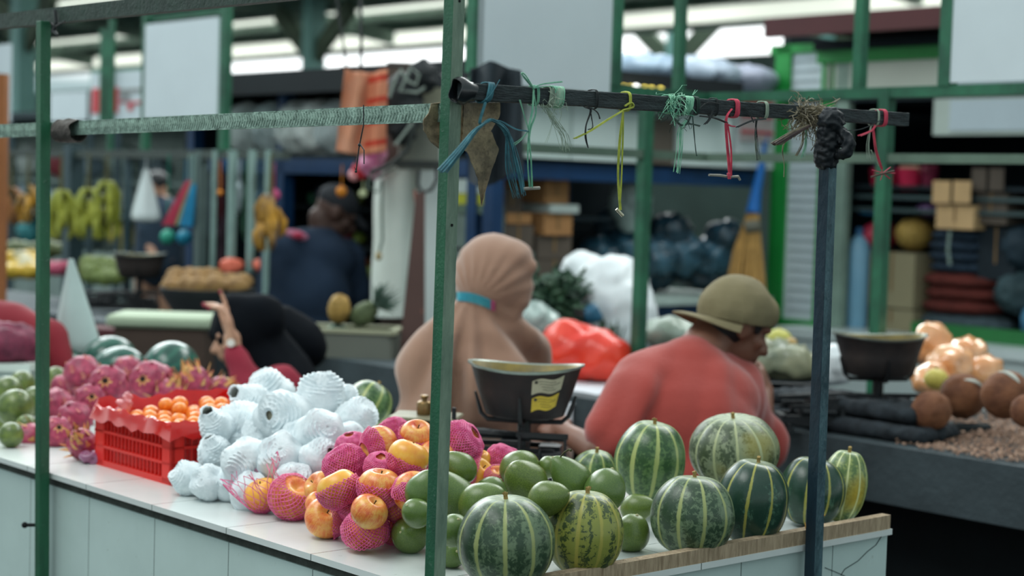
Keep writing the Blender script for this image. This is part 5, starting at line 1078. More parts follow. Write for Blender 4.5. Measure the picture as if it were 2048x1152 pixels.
def f4(mb):
    coil(mb, 1184, 2, .0010, .003); strands(mb, [(1176, 212), (1182, 222), (1172, 250), (1172, 275), (1177, 296)], 2, .0013, .0005, .0005); strands(mb, [(1182, 216), (1195, 225), (1200, 238)], 2, .0012, .0005, .001); strands(mb, [(1182, 218), (1185, 235), (1188, 255), (1180, 260)], 3, .0007, .001, .003); strands(mb, [(1160, 208), (1172, 216), (1184, 216)], 2, .001, .0005, .0005)
string('short knotted black string with thin looped ends, left of the lime ribbon', M_blk, f4)
def f5(mb):
    coil(mb, 1250, 2, .0017, .003); strands(mb, [(1250, 212), (1262, 205), (1266, 214), (1246, 220)], 6, .0017, .001, .0018); strands(mb, [(1247, 220), (1215, 240), (1180, 262), (1150, 277)], 5, .0014, .0005, .002)
    strands(mb, [(1246, 222), (1240, 280), (1236, 350), (1240, 420)], 3, .0015, .0005, .001); strands(mb, [(1247, 222), (1246, 290), (1243, 360), (1240, 420)], 3, .0015, .0005, .001)
string('long lime green ribbon hanging down to a tiny metal-ended tube', M_lime, f5, extra=[('tube_end', mat('bright_tube', '#b9b49a', .3, .3, 50, .5), lambda mb: mb.tube([bp(1233, 418, -.014), bp(1246, 432, -.02)], .0028, 8))])
def f6(mb):
    coil(mb, 1335, 4, .0014, .004, .002); coil(mb, 1368, 7, .0013, .003, .005); fuzz(mb, 1350, 200, 50, .045, .0007, .018, .010); strands(mb, [(1372, 240), (1362, 260), (1358, 300), (1354, 345)], 12, .0007, .001, .006, wob=.006); strands(mb, [(1385, 190), (1392, 180)], 2, .0008)
string('bushy mint raffia knot on top of the bar with a long pale tassel under it', M_mint, f6)
def f7(mb):
    coil(mb, 1386, 3, .0014, .003); strands(mb, [(1320, 226), (1345, 235), (1360, 250), (1372, 248), (1385, 220)], 4, .0014, .001, .002); strands(mb, [(1362, 250), (1380, 248), (1398, 252)], 8, .0011, .001, .004); strands(mb, [(1385, 222), (1388, 260), (1392, 300), (1394, 312)], 2, .0011, .0003, .0003); fuzz(mb, 1360, 232, 14, .03)
string('dark green frayed cord with a bow and a thin drooping tail', M_dgreen, f7)
def f8(mb):
    coil(mb, 1425, 2, .0011, .003); strands(mb, [(1398, 218), (1415, 205), (1440, 208)], 4, .0012, .001, .001); strands(mb, [(1425, 222), (1418, 238), (1410, 248)], 7, .0011, .001, .003); strands(mb, [(1400, 232), (1430, 236), (1455, 246)], 5, .0011, .001, .002)
string('small black tied cord with a short brush-like end, left of the red string', M_blk, f8)
def f9(mb):
    coil(mb, 1465, 5, .0016, .0022); strands(mb, [(1464, 218), (1452, 240), (1455, 300), (1460, 352)], 9, .0012, .001, .0022); strands(mb, [(1455, 250), (1462, 300), (1462, 352)], 5, .0012, .001, .001); strands(mb, [(1454, 248), (1462, 252), (1470, 253)], 5, .0014, .0006, .0012)
    for i in range(3): mb.tube([bp(1455 + i * 2, 346, -.018), bp(1457 + i * 2, 358, -.018)], .0014, 5)
string('bright red-pink raffia loop holding a horizontal crooked twig', M_rose, f9, extra=[('stick', M_stick, lambda mb: mb.tube([bp(1418, 350, -.014), bp(1440, 351, -.014), bp(1460, 354, -.014), bp(1476, 353, -.014), bp(1480, 360, -.014)], [.0022, .0026, .0024, .0028, .0022], 7))])
def f10(mb):
    strands(mb, [(1488, 215), (1500, 230), (1508, 245)], 3, .0011, .001, .001); strands(mb, [(1530, 238), (1510, 240), (1492, 246), (1475, 254)], 6, .0014, .002, .002); strands(mb, [(1512, 240), (1512, 265), (1512, 290), (1516, 320)], 7, .0007, .001, .004, wob=.006)
string('blackish cord right of the red string with a thin pale frayed tail', M_blk, f10, extra=[('pale_turns', M_pale, lambda mb: (coil(mb, 1524, 3, .0012, .003), strands(mb, [(1512, 262), (1512, 290), (1516, 318)], 6, .0006, .001, .004)))])
def f11(mb):
    fuzz(mb, 1615, 228, 170, .052, .0008, .036, .013); fuzz(mb, 1640, 222, 60, .05, .0008, .03, .008); strands(mb, [(1620, 250), (1590, 262), (1550, 288)], 22, .0014, .0015, .0065, -.03)
    strands(mb, [(1600, 250), (1567, 290), (1568, 330), (1568, 354)], 2, .0009, .0005, .0008); strands(mb, [(1605, 250), (1605, 285), (1592, 312)], 5, .0009, .001, .003); strands(mb, [(1630, 215), (1665, 205), (1680, 197)], 4, .0012, .001, .001); strands(mb, [(1625, 240), (1632, 280), (1622, 302)], 4, .0007, .001, .003)
string('big brown nest of tangled fibres where the bar meets the dark post', M_straw, f11, extra=[('brown_tail', M_brown, lambda mb: strands(mb, [(1622, 250), (1590, 266), (1552, 288)], 24, .0014, .0015, .0065, -.034)), ('mint_threads', M_mint, lambda mb: strands(mb, [(1612, 255), (1612, 290), (1606, 316)], 6, .0007, .001, .004))])
def f12(mb):
    coil(mb, 1762, 4, .0016, .0026); strands(mb, [(1750, 252), (1742, 262), (1718, 272)], 7, .0012, .001, .003); strands(mb, [(1746, 256), (1752, 300), (1764, 338)], 7, .0012, .001, .002)
    for a in range(7): strands(mb, [(1766, 346), (1766 + 24 * math.cos(a * .9), 346 + 15 * math.sin(a * .9))], 2, .0010, .0004, .001)
string('rightmost pink string with a star-like knot of ends and a twig', M_rose, f12, extra=[('stick', mat('reddish_twig', '#5d443c', .8), lambda mb: mb.tube([bp(1742, 354, -.018), bp(1766, 347, -.018), bp(1788, 342, -.018)], .0020, 6)), ('pale_threads', M_pale, lambda mb: (coil(mb, 1748, 2, .0012, .003), strands(mb, [(1742, 252), (1736, 290), (1738, 318)], 5, .0006, .001, .003), strands(mb, [(1742, 300), (1758, 332)], 3, .0008, .001, .001))), ('dark_thread', M_blk, lambda mb: strands(mb, [(1690, 262), (1722, 258), (1746, 248), (1765, 238)], 2, .0011, .0005, .0005))])
# black cloth tied round the top of the dark post
pc = P(1660, 270, 3.255)
bc = bag_me('black_cloth', pc, (.021, .021, .050), 2, .003, .0055, None, [('e', P(1662, 245, 3.25), (.022, .022, .026)), ('c', P(1653, 300, 3.26), P(1653, 318, 3.26), .021, .020), ('c', P(1680, 265, 3.24), P(1697, 285, 3.23), .010, .010), ('c', P(1697, 285, 3.23), P(1692, 303, 3.23), .010, .008), ('c', P(1692, 303, 3.23), P(1678, 310, 3.24), .008, .006)], 75)
solo('black_rag', bc, mat('shiny_black_cloth', '#0f181f', .6, .4, 20, spec=.35), 'black rag knotted round the top of the dark corner post', 'rag')
# black tape at the left end of the bar, dry leaf, crumpled paper and hanging threads
mb = MB()
def tp(u, v):
    a = u * 2 * PI; c = bt0 + (bt1 - bt0).normalized() * (-.012 + .034 * v); return c + AX * math.cos(a) * .0150 + Vector((0, 0, math.sin(a) * (.0185 + .004 * math.sin(v * 5)))) + BX * .003 * math.sin(a * 3)
mb.sheet(tp, 20, 5, .001); one('black_tape', mb, mat('black_tape_gloss', '#15191d', .3, .3, 30, spec=.6), 'black tape binding the bar to the green post', 'tape')
lp = [(928, 205), (1000, 205), (1000, 232), (982, 262), (998, 300), (985, 335), (970, 385), (963, 412), (955, 355), (935, 305), (925, 298)]
k = NT('dry_leaf_paper'); ob = k.coord('Object'); n1 = k.noise(ob, 30, 6, .7); n2 = k.noise(ob, 160, 4, .7); n3 = k.noise(ob, 12, 2, .5)
base = k.ramp(n1, [(.3, hx('#4a4034')), (.6, hx('#a08e70'))]); base = k.mix(k.ramp(n3, [(.45, (0, 0, 0, 1)), (.6, (.7, .7, .7, 1))]), base, hx('#3c3734')); k.l(k.mix(k.ramp(n2, [(.58, (0, 0, 0, 1)), (.7, (.6, .6, .6, 1))]), base, hx('#2a241e')), k.b.inputs['Base Color']); k.set(Roughness=.8); k.bump(n1, .6, .006); M_leaf = k.m
def outline_sheet(name, pts, m_, label, cat, tt, thick=.0012, curl=.006, grid=14):
    # fill an outline with a fine curled skin: rows between left and right border
    ys = sorted(set(p_[1] for p_ in pts)); y0, y1 = ys[0], ys[-1]
    def span(y):
        xs = []
        for i in range(len(pts)):
            (xa, ya), (xb, yb) = pts[i], pts[(i + 1) % len(pts)]
            if ya != yb and min(ya, yb) <= y <= max(ya, yb): xs.append(xa + (xb - xa) * (y - ya) / (yb - ya))
        return (min(xs), max(xs)) if xs else (pts[0][0],) * 2
    mb = MB()
    def fn(u, v):
        y = y0 + (y1 - y0) * min(.999, max(.001, v)); a, b = span(y); x = a + (b - a) * u + 1.6 * noise.noise(Vector((y * .11, u * 3, 1))); return PT(x, y, tt + curl * math.cos((u - .5) * 2.6) + curl * .5 * noise.noise(Vector((u * 3, v * 5, 2))))
    mb.sheet(fn, grid, 40, thick); return one(name, mb, m_, label, cat)
outline_sheet('dry_leaf', lp, M_leaf, 'mottled brown dry leaf-like scrap pointing down beside the green post', 'dry leaf', -.012)
outline_sheet('torn_paper', [(862, 206), (880, 205), (925, 205), (925, 222), (926, 300), (880, 298), (862, 285), (848, 262), (846, 240), (858, 225)], M_leaf, 'torn brown paper wrapped round the rail left of the middle green post', 'torn paper', .035)
def thread(label, pts, m_, s_plane, r=.0011, cat='string', name='hanging_thread'):
    mb = MB(); mb.tube([PS(x, y, s_plane) for x, y in pts], r, 5); return mb
mb = thread('', [(727, 210), (727, 250), (722, 275), (718, 295), (714, 325), (712, 345)], 0, -.004, .0012); mb.tube([PS(x, y, -.004) for x, y in ((720, 288), (728, 300), (728, 328))], .0011, 5); mb.ball(PS(719, 290, -.004), .003); mb.ball(PS(712, 343, -.004), .0024)
for q in ((709, 334), (714, 330)): mb.tube([PS(711, 340, -.004), PS(q[0], q[1], -.004)], .0007, 4)
one('hanging_thread', mb, M_blk, 'thin black knotted thread hanging from the middle rail', 'string')
mb = MB(); mb.tube([PS(110, 20, -.004), PS(112, 45, -.004), PS(107, 62, -.004), PS(115, 70, -.004)], [.004, .004, .006, .003], 7); mb.tube([PS(112, 52, -.004), PS(130, 42, -.004)], [.003, .002], 6); mb.tube([PS(103, 45, -.004), PS(112, 55, -.004)], .002, 5)
one('knotted_rag_strip', mb, M_blk, 'short black strip knotted on the dark top rail near the left post', 'rag')
mb = MB(); mb.tube([PT(1612, 1062, TB - .03), PT(1628, 1045, TB - .03), PT(1650, 1030, TB - .035)], .0012, 6); mb.tube([PT(1645, 1052, TB - .02), PT(1652, 1062, TB - .03), PT(1648, 1082, TB - .03)], .0014, 6); mb.tube([PT(1610, 1045, TB - .02), PT(1612, 1062, TB - .03)], .0010, 6)
one('rusty_wire', mb, mat('rusty_wire', '#b98a3c', .5, .3, 40, .3), 'rusty tie wire twisted round the dark corner post at the wooden strip', 'wire')
# ------------------------------------------------------------------ second row: counter, frame, sign boards
def pl(axis, val):
    return (lambda x, y: PT(x, y, val)) if axis == 'B' else (lambda x, y: PS(x, y, val))
def fb(mb, axis, val, px0, px1, py0, py1, depth, off=0.0, zb=None):
    """box whose front stands on the plane t=val ('B') or s=val ('A'); depth runs away from us"""
    g = pl(axis, val); ym = (py0 + py1) / 2; a, b = g(px0, ym), g(px1, ym); xm = (px0 + px1) / 2; zt_, zb_ = g(xm, py0).z, g(xm, py1).z if zb is None else zb
    n = (AX if axis == 'B' else BX); a = a + n * off; b = b + n * off
    bot = [Vector((q.x, q.y, zb_)) for q in (a, b, b + n * depth, a + n * depth)]; return mb.hexa(bot, [q + Vector((0, 0, zt_ - zb_)) for q in bot])
def ft(name, axis, val, rect, depth, m_, label, cat, group=None, off=0.0, zb=None, smooth=False, bev=0.0):
    mb = MB(); fb(mb, axis, val, *rect, depth, off, zb); o = one(name, mb, m_, label, cat, group, smooth)
    if bev: o.modifiers.new('b', 'BEVEL').width = bev
    return o
c2 = thing('concrete_counter', 'long dark concrete counter of the second stall row, behind the vendors', 'counter', ab(2.6, 2, 0))
mb = MB(); abq(mb, 2.13, 3.10, -2.2, 3.4, .625, .785); abq(mb, 2.13, 2.72, 3.4, 11, .625, .785); partof(c2, 'slab', mb, M_conc, False)
for t_ in (-1.2, 1.2, 3.6, 6, 8.4): mb = MB(); abq(mb, 2.32, 2.70, t_, t_ + .12, 0, .625); partof(c2, 'support_wall', mb, M_conc, False)
mb = MB(); abq(mb, 2.36, 2.44, -2.2, 11, 0, .625); partof(c2, 'under_slab_shade', mb, mat('under_slab_shade_dark', '#141c20', .85, .4, 8), False)  # dark sheet standing in for the shaded void under the slab
M_f2 = mat('second_frame_green', '#2c6b4f', .45, .3, 8, col2='#1f4a39')
M_f2b = mat('second_frame_grey', '#5f7566', .5, .3, 8)
f2_ = thing('stall_frame', 'green steel frame of the second stall row, behind the red-shirted man', 'stall frame', ab(2.89, 1.5, 0))
def bar2(nm, s0, t0, z0, s1, t1, z1, w_=.035, m_=M_f2, root=None): mb = MB(); mb.beam(ab(s0, t0, z0), ab(s1, t1, z1), w_, w_); return partof(root or f2_, nm, mb, m_, False)
SQ = (PT(943, 200, 2.05) - O0).dot(BX)
bar2('upper_rail', SQ, 2.05, 1.815, 2.89, 2.05, 1.815); bar2('upper_rail', 2.89, 2.05, 1.815, 2.89, -.6, 1.815)
bar2('lower_rail', SQ, 2.05, 1.60, 2.89, 2.05, 1.60, .03, M_f2b); bar2('lower_rail', 2.89, 2.05, 1.60, 2.89, -.6, 1.60, .03, M_f2b)
def up2(px, axis, val, z0, z1, w_=.04, root=None, m_=M_f2, nm='upright'):
    q = pl(axis, val)(px, 300); mb = MB(); mb.beam(Vector((q.x, q.y, z0)), Vector((q.x, q.y, z1)), w_, w_, (BX.x, BX.y, 0)); return partof(root or f2_, nm, mb, m_, False)
up2(1290, 'B', 2.05, .785, 1.83); up2(1770, 'A', 2.89, .785, 1.83); up2(1222, 'B', 2.05, 1.83, 2.7); up2(1352, 'B', 2.05, 1.83, 2.7, .034); up2(1713, 'A', 2.89, 1.83, 2.7, .036); up2(1889, 'A', 2.89, 1.83, 2.7, .045); up2(943, 'B', 2.05, 1.83, 2.7)
GB = 'white sign boards above the stalls'
def board(axis, val, x0, x1, y0, y1, label, rail=True):
    t = thing('sign_board', label, 'sign board', pl(axis, val)((x0 + x1) / 2, y1), None, GB); mb = MB(); fb(mb, axis, val, x0, x1, y0, y1, .008, -.02); partof(t, 'panel', mb, M_board, False)
    if rail:
        for r_ in ((x0 - 6, x0, y0 - 8, y1 + 4), (x1, x1 + 7, y0 - 8, y1 + 4)): mb = MB(); fb(mb, axis, val, *r_, .03, -.01); partof(t, 'side_bar', mb, M_f2, False)
    return t
board('B', 2.05, 948, 1216, -70, 176, 'large white sign board just right of the middle green post, cut by the photo top', False)
board('A', 2.89, 1900, 2120, -90, 163, 'white sign board in the top right corner of the photo', False)
fl = thing('stall_frame', 'green and grey steel frame of the farther second-row stalls, left half', 'stall frame', ab(2.89, 6, 0))
for z_, m_ in ((1.60, mat('dark_grey_brown_rail', '#3f4a46', .5)),): mb = MB(); mb.beam(ab(2.89, 4.75, z_), ab(2.89, 12, z_), .045, .045); partof(fl, 'rail', mb, m_, False)
up2(448, 'A', 2.89, 1.60, 2.5, .045, fl); up2(290, 'A', 2.89, 1.60, 2.4, .04, fl); up2(220, 'A', 2.89, 1.60, 2.35, .03, fl); up2(148, 'A', 2.89, .785, 1.65, .09, fl, mat('slate_post', '#3a4f56', .5)); up2(404, 'A', 2.89, .785, 1.62, .05, fl, mat('grey_post', '#5d6f6d', .5))
up2(257, 'A', 2.89, .785, 1.62, .035, fl, mat('slate_post', '#3a4f56', .5))
M_pipe = mat('pale_galvanised_pipe', '#86a39d', .4, .2, 8)
for x_, w_ in ((430, .018), (466, .032), (505, .028), (537, .022)): up2(x_, 'A', 2.80, .785, 1.62, w_, fl, M_pipe, 'pipe')
mb = MB(); q = PS(300, 36, 2.88); fb(mb, 'A', 2.89, 288, 448, 26, 34, .03); partof(fl, 'board_top_bar', mb, M_f2, False)
board('A', 2.89, 295, 443, 42, 236, 'white sign board between two green bars at upper left, above the near rail', False)
board('A', 2.89, -60, 27, 92, 246, 'white sign board at the left edge of the photo beside a teal column', False)
board('A', 5.2, 104, 178, 185, 242, 'low grey-white board seen between the left green post and the red-marked board', False)
# the red-marked board with lettering too far gone to read
t = thing('sign_board', 'white board with a red block and blurred red lettering, left of the big white one', 'sign board', PS(235, 240, 5.2), None, GB)
mb = MB(); fb(mb, 'A', 5.2, 182, 289, 142, 243, .01); partof(t, 'panel', mb, M_board, False); M_rd = mat('sign_red', '#c8333f', .5, .08, 3)
mb = MB(); fb(mb, 'A', 5.2, 185, 237, 176, 226, .006, -.006); partof(t, 'red_block', mb, M_rd, False)
for i, (x0, x1, y0, y1, m_) in enumerate([(240, 284, 177, 184, 'g'), (258, 284, 203, 208, 'r'), (240, 254, 201, 206, 'r'), (257, 266, 208, 221, 'r'), (226, 236, 219, 224, 'r')]):
    mb = MB(); fb(mb, 'A', 5.2, x0, x1, y0, y1, .003, -.008); partof(t, 'lettering', mb, M_rd if m_ == 'r' else mat('sign_grey_letters', '#8d8f8d', .6), False)
def word(txt, px, py, axis, val, hpx, m_, root, off=-.012):
    cu = bpy.data.curves.new('lettering', 'FONT'); cu.body = txt; cu.align_x = 'LEFT'; p_ = pl(axis, val)(px, py); cu.size = size_at(p_, hpx) * 1.35; cu.extrude = .002; o = bpy.data.objects.new('lettering', cu); C.objects.link(o)
    x = (-AX if axis == 'A' else BX); n = (AX if axis == 'B' else BX); M = Matrix((x, Vector((0, 0, 1)), -n)).transposed().to_4x4(); p_ = p_ + n * off; M.translation = p_
    dg = bpy.context.evaluated_depsgraph_get(); me = bpy.data.meshes.new_from_object(o.evaluated_get(dg)); bpy.data.objects.remove(o); me.transform(M); me.transform(Matrix.Translation(-Vector(root.location))); me.materials.clear(); me.materials.append(m_)
    q = bpy.data.objects.new('lettering', me); C.objects.link(q); q.parent = root; return q
word('TEM', 240, 203, 'A', 5.2, 17, mat('sign_grey_letters', '#a9aaa7', .6), t)
bars5 = thing('board_frame', 'thin green frame holding the red-marked board', 'frame', PS(235, 240, 5.2))
for r_ in ((178, 183, 138, 245), (180, 290, 137, 143)): mb = MB(); fb(mb, 'A', 5.2, *r_, .03, .012); partof(bars5, 'frame_bar', mb, M_gsteel2, False)
mb = MB(); fb(mb, 'A', 5.2, 216, 224, 60, 245, .05, -.08); partof(bars5, 'frame_bar', mb, M_f2, False)
for x_ in (182, 236): mb = MB(); q = PS(x_, 300, 5.25); mb.beam(Vector((q.x, q.y, 0)), Vector((q.x, q.y, 1.9)), .05, .05); partof(bars5, 'frame_leg', mb, mat('slate_post', '#3a4f56', .5), False)
# ------------------------------------------------------------------ blue kiosk behind (corner near the middle of the photo)
SK, TK = 3.49, 3.92; S_END = 5.44; SD0 = 5.06
kd = thing('blue_kiosk', 'blue-framed shop kiosk with a black roof edge, behind the headscarfed woman', 'kiosk', ab(4.5, 5, 0))
mb = MB(); abq(mb, SK - .13, SD0, TK - .13, TK + 2.8, 1.99, 2.06); partof(kd, 'roof', mb, mat('black_roof_edge', '#0d171c', .7, .3, 3), False)
mb = MB(); abq(mb, SK - .15, SD0, TK - .16, TK - .13, 1.94, 2.06); abq(mb, SK - .16, SK - .13, TK - .16, TK + 2.8, 1.94, 2.06); partof(kd, 'roof_fascia', mb, mat('black_roof_edge', '#0d171c', .7, .3, 3), False)
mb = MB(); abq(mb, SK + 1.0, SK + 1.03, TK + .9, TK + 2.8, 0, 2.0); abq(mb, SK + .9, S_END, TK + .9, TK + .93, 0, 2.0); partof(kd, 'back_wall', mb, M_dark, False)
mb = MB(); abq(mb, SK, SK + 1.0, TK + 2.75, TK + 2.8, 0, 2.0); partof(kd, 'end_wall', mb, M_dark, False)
for (s_, t_) in ((SK, TK), (SK, TK + .12), (SK, TK + 1.75), (SK, TK + 2.7), (SK + 1.15, TK + .75)): mb = MB(); abq(mb, s_, s_ + .07, t_, t_ + .07, 0, 1.99); partof(kd, 'post', mb, M_blue, False)
mb = MB(); abq(mb, SK, S_END, TK, TK + .05, 1.52, 1.60); partof(kd, 'beam', mb, M_blue, False); mb = MB(); abq(mb, SK, SK + .05, TK, TK + 2.75, 1.52, 1.60); partof(kd, 'beam', mb, M_blue, False)
mb = MB(); abq(mb, SK, S_END, TK - .1, TK + .9, .90, .93); partof(kd, 'display_shelf', mb, mat('pale_shelf_edge', '#a9bcb6', .5), False); mb = MB(); abq(mb, SK, SK + 1.0, TK, TK + 2.75, .90, .93); partof(kd, 'display_shelf', mb, M_dark, False)
mb = MB(); abq(mb, SK, S_END, TK - .02, TK, .05, .88); partof(kd, 'base_panel', mb, mat('grey_blue_panel', '#55706f', .6, .2, 4), False)
for s_ in (SK + .7, SK + 1.25, SK + 1.8): mb = MB(); abq(mb, s_, s_ + .04, TK - .05, TK - .02, .05, .90); partof(kd, 'blue_divider', mb, M_blue, False)
mb = MB(); abq(mb, SK, S_END, TK - .05, TK - .02, .84, .90); partof(kd, 'blue_divider', mb, M_blue, False)
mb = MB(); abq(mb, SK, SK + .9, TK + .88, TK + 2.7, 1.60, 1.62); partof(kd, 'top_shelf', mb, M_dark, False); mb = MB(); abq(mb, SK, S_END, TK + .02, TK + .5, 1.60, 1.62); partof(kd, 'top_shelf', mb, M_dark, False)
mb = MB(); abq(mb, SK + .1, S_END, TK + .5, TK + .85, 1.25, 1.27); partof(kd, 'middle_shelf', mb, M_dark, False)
# goods of the kiosk
M_card = mat('brown_cardboard', '#a97b4e', .8, .15, 5); M_card2 = mat('tan_cardboard', '#c9a678', .8, .15, 5); M_card3 = mat('grey_brown_cardboard', '#5b5148', .85, .2, 5)
def carton(label, axis, val, rect, depth, m_, group=None, off=0.0, zb=None, flaps=False):
    g = pl(axis, val); t = thing('cardboard_box', label, 'box', Vector((*g((rect[0] + rect[1]) / 2, rect[3])[:2], g((rect[0] + rect[1]) / 2, rect[3]).z if zb is None else zb)), None, group)
    mb = MB(); fb(mb, axis, val, *rect, depth, off, zb); partof(t, 'box_body', mb, m_, False)
    mb = MB(); xm = (rect[0] + rect[1]) / 2; fb(mb, axis, val, xm - 2, xm + 2, rect[2] - .5, rect[3] - (rect[3] - rect[2]) * .3, .002, off - .004); partof(t, 'seam_tape', mb, mat('packing_tape', '#8a6d48', .4), False)
    if flaps:
        n = (AX if axis == 'B' else BX); w_ = (rect[1] - rect[0]) / 2
        for x0 in (rect[0], rect[0] + w_ + 3):
            for y0, y1, o_ in ((rect[2] - 48, rect[2] - 3, -.03), ):
                mb = MB(); fb(mb, axis, val, x0, x0 + w_ - 3, y0, y1, .006, off + o_); partof(t, 'flap', mb, m_, False)
    return t
GK = 'cartons stacked in the blue kiosk'
carton('wide orange-brown carton in the middle of the kiosk, topmost one', 'B', TK, (1118, 1165, 352, 408), .3, M_card, GK, .1, None)
carton('orange-brown carton low in the kiosk, under the white strip', 'B', TK, (1116, 1172, 428, 472), .3, M_card, GK, .1, None)
carton('dim carton left in the kiosk, upper one', 'B', TK, (1044, 1086, 378, 428), .3, M_card3, GK, .15); carton('small orange carton left in the kiosk, lower one', 'B', TK, (1046, 1096, 428, 449), .3, M_card, GK, .12)
carton('grey carton left in the kiosk below the small orange one', 'B', TK, (1040, 1100, 452, 505), .3, M_card3, GK, .12); carton('grey carton standing on the kiosk shelf near the blue corner', 'B', TK, (990, 1042, 430, 500), .3, mat('grey_green_carton', '#6f7f78', .8), GK, .12)
carton('dark carton beneath the orange-brown cartons', 'B', TK, (1108, 1176, 474, 520), .3, M_card3, GK, .12)
carton('stack base carton on the kiosk shelf, left', 'B', TK, (985, 1100, 506, 586), .3, mat('grey_green_carton', '#6f7f78', .8), GK, .12, .93); carton('stack base carton on the kiosk shelf, middle', 'B', TK, (1104, 1178, 522, 584), .3, M_card3, GK, .12, .93)
ft('white_packet', 'B', TK, (1122, 1180, 410, 427), .25, mat('white_packet', '#b9c6c2', .5), 'white flat packet between two orange-brown cartons', 'packet', off=.08)
ft('white_packet', 'B', TK, (988, 1022, 360, 388), .2, mat('white_packet', '#b9c6c2', .5), 'white packet above the yellow one beside the blue corner post', 'packet', off=.08); ft('yellow_packet', 'B', TK, (988, 1024, 389, 411), .2, mat('yellow_green_packet', '#b4b62e', .5), 'yellow-green packet beside the blue corner post', 'packet', off=.08); 
ft('green_packet', 'B', TK, (988, 1030, 412, 429), .2, mat('dull_green_packet', '#5d7263', .5), 'dull green packet under the yellow-green one', 'packet', off=.08)
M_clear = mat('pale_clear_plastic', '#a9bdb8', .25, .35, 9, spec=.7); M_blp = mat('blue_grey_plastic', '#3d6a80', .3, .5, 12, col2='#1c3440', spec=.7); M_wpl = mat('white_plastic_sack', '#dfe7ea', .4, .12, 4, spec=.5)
def bagt(name, label, px, py, Y, r, m_, seed, cat='bag', group=None, cr=.02, vox=.02, extra=(), fq=18):
    return solo(name, bag_me(name, P(px, py, Y), r, seed, vox, cr, None, extra, fq), m_, label, cat, group)
bagt('plastic_bundle', 'pale green plastic bundle hanging at the front of the kiosk', 1262, 400, 8.95, (.10, .08, .16), M_clear, 1, 'plastic bundle'); 
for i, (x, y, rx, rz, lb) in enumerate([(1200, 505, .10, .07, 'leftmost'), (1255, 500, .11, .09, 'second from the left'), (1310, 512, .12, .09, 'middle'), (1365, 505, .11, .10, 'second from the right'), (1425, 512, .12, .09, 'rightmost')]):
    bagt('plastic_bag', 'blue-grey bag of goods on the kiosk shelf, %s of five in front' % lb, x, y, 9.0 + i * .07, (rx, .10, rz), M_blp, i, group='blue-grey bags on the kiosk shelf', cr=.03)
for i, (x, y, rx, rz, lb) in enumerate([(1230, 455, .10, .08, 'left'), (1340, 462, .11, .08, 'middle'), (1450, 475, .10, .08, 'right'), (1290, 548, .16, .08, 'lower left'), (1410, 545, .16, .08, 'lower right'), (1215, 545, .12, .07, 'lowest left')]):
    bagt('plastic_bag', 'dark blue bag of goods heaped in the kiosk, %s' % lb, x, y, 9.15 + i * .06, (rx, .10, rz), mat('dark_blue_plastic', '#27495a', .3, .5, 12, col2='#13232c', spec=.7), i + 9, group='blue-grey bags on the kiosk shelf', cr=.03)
# pale fascia boxes on top of the kiosk front
for i, (x0, x1, y0, y1, c_, lb) in enumerate([(1045, 1130, 205, 322, '#c0d2ce', 'leftmost, behind the hanging strings'), (1133, 1225, 210, 328, '#c8d8d6', 'second from the left'), (1228, 1290, 225, 332, '#bccdc9', 'third from the left'), (1345, 1452, 235, 332, '#c9dad8', 'behind the green tail of cord'), (1462, 1538, 200, 335, '#d5dfe0', 'rightmost, beside the green door')]):
    ft('storage_box', 'B', TK, (x0, x1, y0, y1), .35, mat('fascia_box_%d' % i, c_, .5, .1, 3), 'pale storage box on the kiosk top shelf, ' + lb, 'box', 'pale boxes on the kiosk top shelf', off=-.04, zb=1.62)
ft('storage_box', 'B', TK, (1296, 1342, 238, 330), .35, mat('shaded_opening_brown', '#5c554c', .8), 'brown box filling a shaded opening between pale boxes on the kiosk top shelf', 'box', 'pale boxes on the kiosk top shelf', off=-.02, zb=1.62)  # brown filler block, its colour standing in for a shaded opening
t = thing('red_notice', 'white and red notice on the pale box beside the green door', 'notice', PT(1498, 280, TK - .06)); mb = MB(); fb(mb, 'B', TK, 1466, 1530, 203, 283, .004, -.055); partof(t, 'sheet', mb, mat('notice_paper', '#c9b9b9', .6), False)
for r_ in ((1466, 1530, 203, 236), (1466, 1530, 262, 268)): mb = MB(); fb(mb, 'B', TK, *r_, .003, -.06); partof(t, 'red_band', mb, M_rd, False)
for i, (x, w_, rz, lb, c_) in enumerate([(1275, .26, .075, 'leftmost', '#9fb6cc'), (1392, .24, .08, 'middle', '#adbccd'), (1485, .20, .065, 'rightmost', '#a9afc4')]):
    q = P(x, 135, 8.95 + i * .22); q.z = 2.06 + rz * .72; solo('wrapped_bundle', bag_me('wrapped_bundle', q, (w_, .25, rz), i + 20, .03, .02), mat('bundle_film_%d' % i, c_, .35, .08, 3, spec=.5), 'large translucent white bundle on the kiosk roof, ' + lb, 'bundle', 'wrapped bundles on the kiosk roof')
bl_ = thing('light_string', 'row of small yellow and white bulbs under the kiosk roof edge', 'lights', PT(1280, 180, TK - .18))
k = NT('warm_bulb'); k.b.inputs['Base Color'].default_value = hx('#f0dc6a'); k.b.inputs['Emission Color'].default_value = hx('#f2d95a'); k.b.inputs['Emission Strength'].default_value = 2.2; M_bulb = k.m
k = NT('white_bulb'); k.b.inputs['Emission Color'].default_value = (1, 1, 1, 1); k.b.inputs['Emission Strength'].default_value = 4; M_bulbw = k.m
for i, x in enumerate((1234, 1248, 1262, 1272, 1289, 1303, 1321)):
    mb = MB(); mb.ball(PT(x, 174 + (x - 1234) * .06, TK - .19), .018 if i in (3,) else .014); partof(bl_, 'bulb', mb, M_bulbw if i == 3 else M_bulb)
mb = MB(); mb.tube([PT(1220, 174, TK - .19), PT(1335, 180, TK - .19)], .006, 5); partof(bl_, 'wire', mb, M_blk)
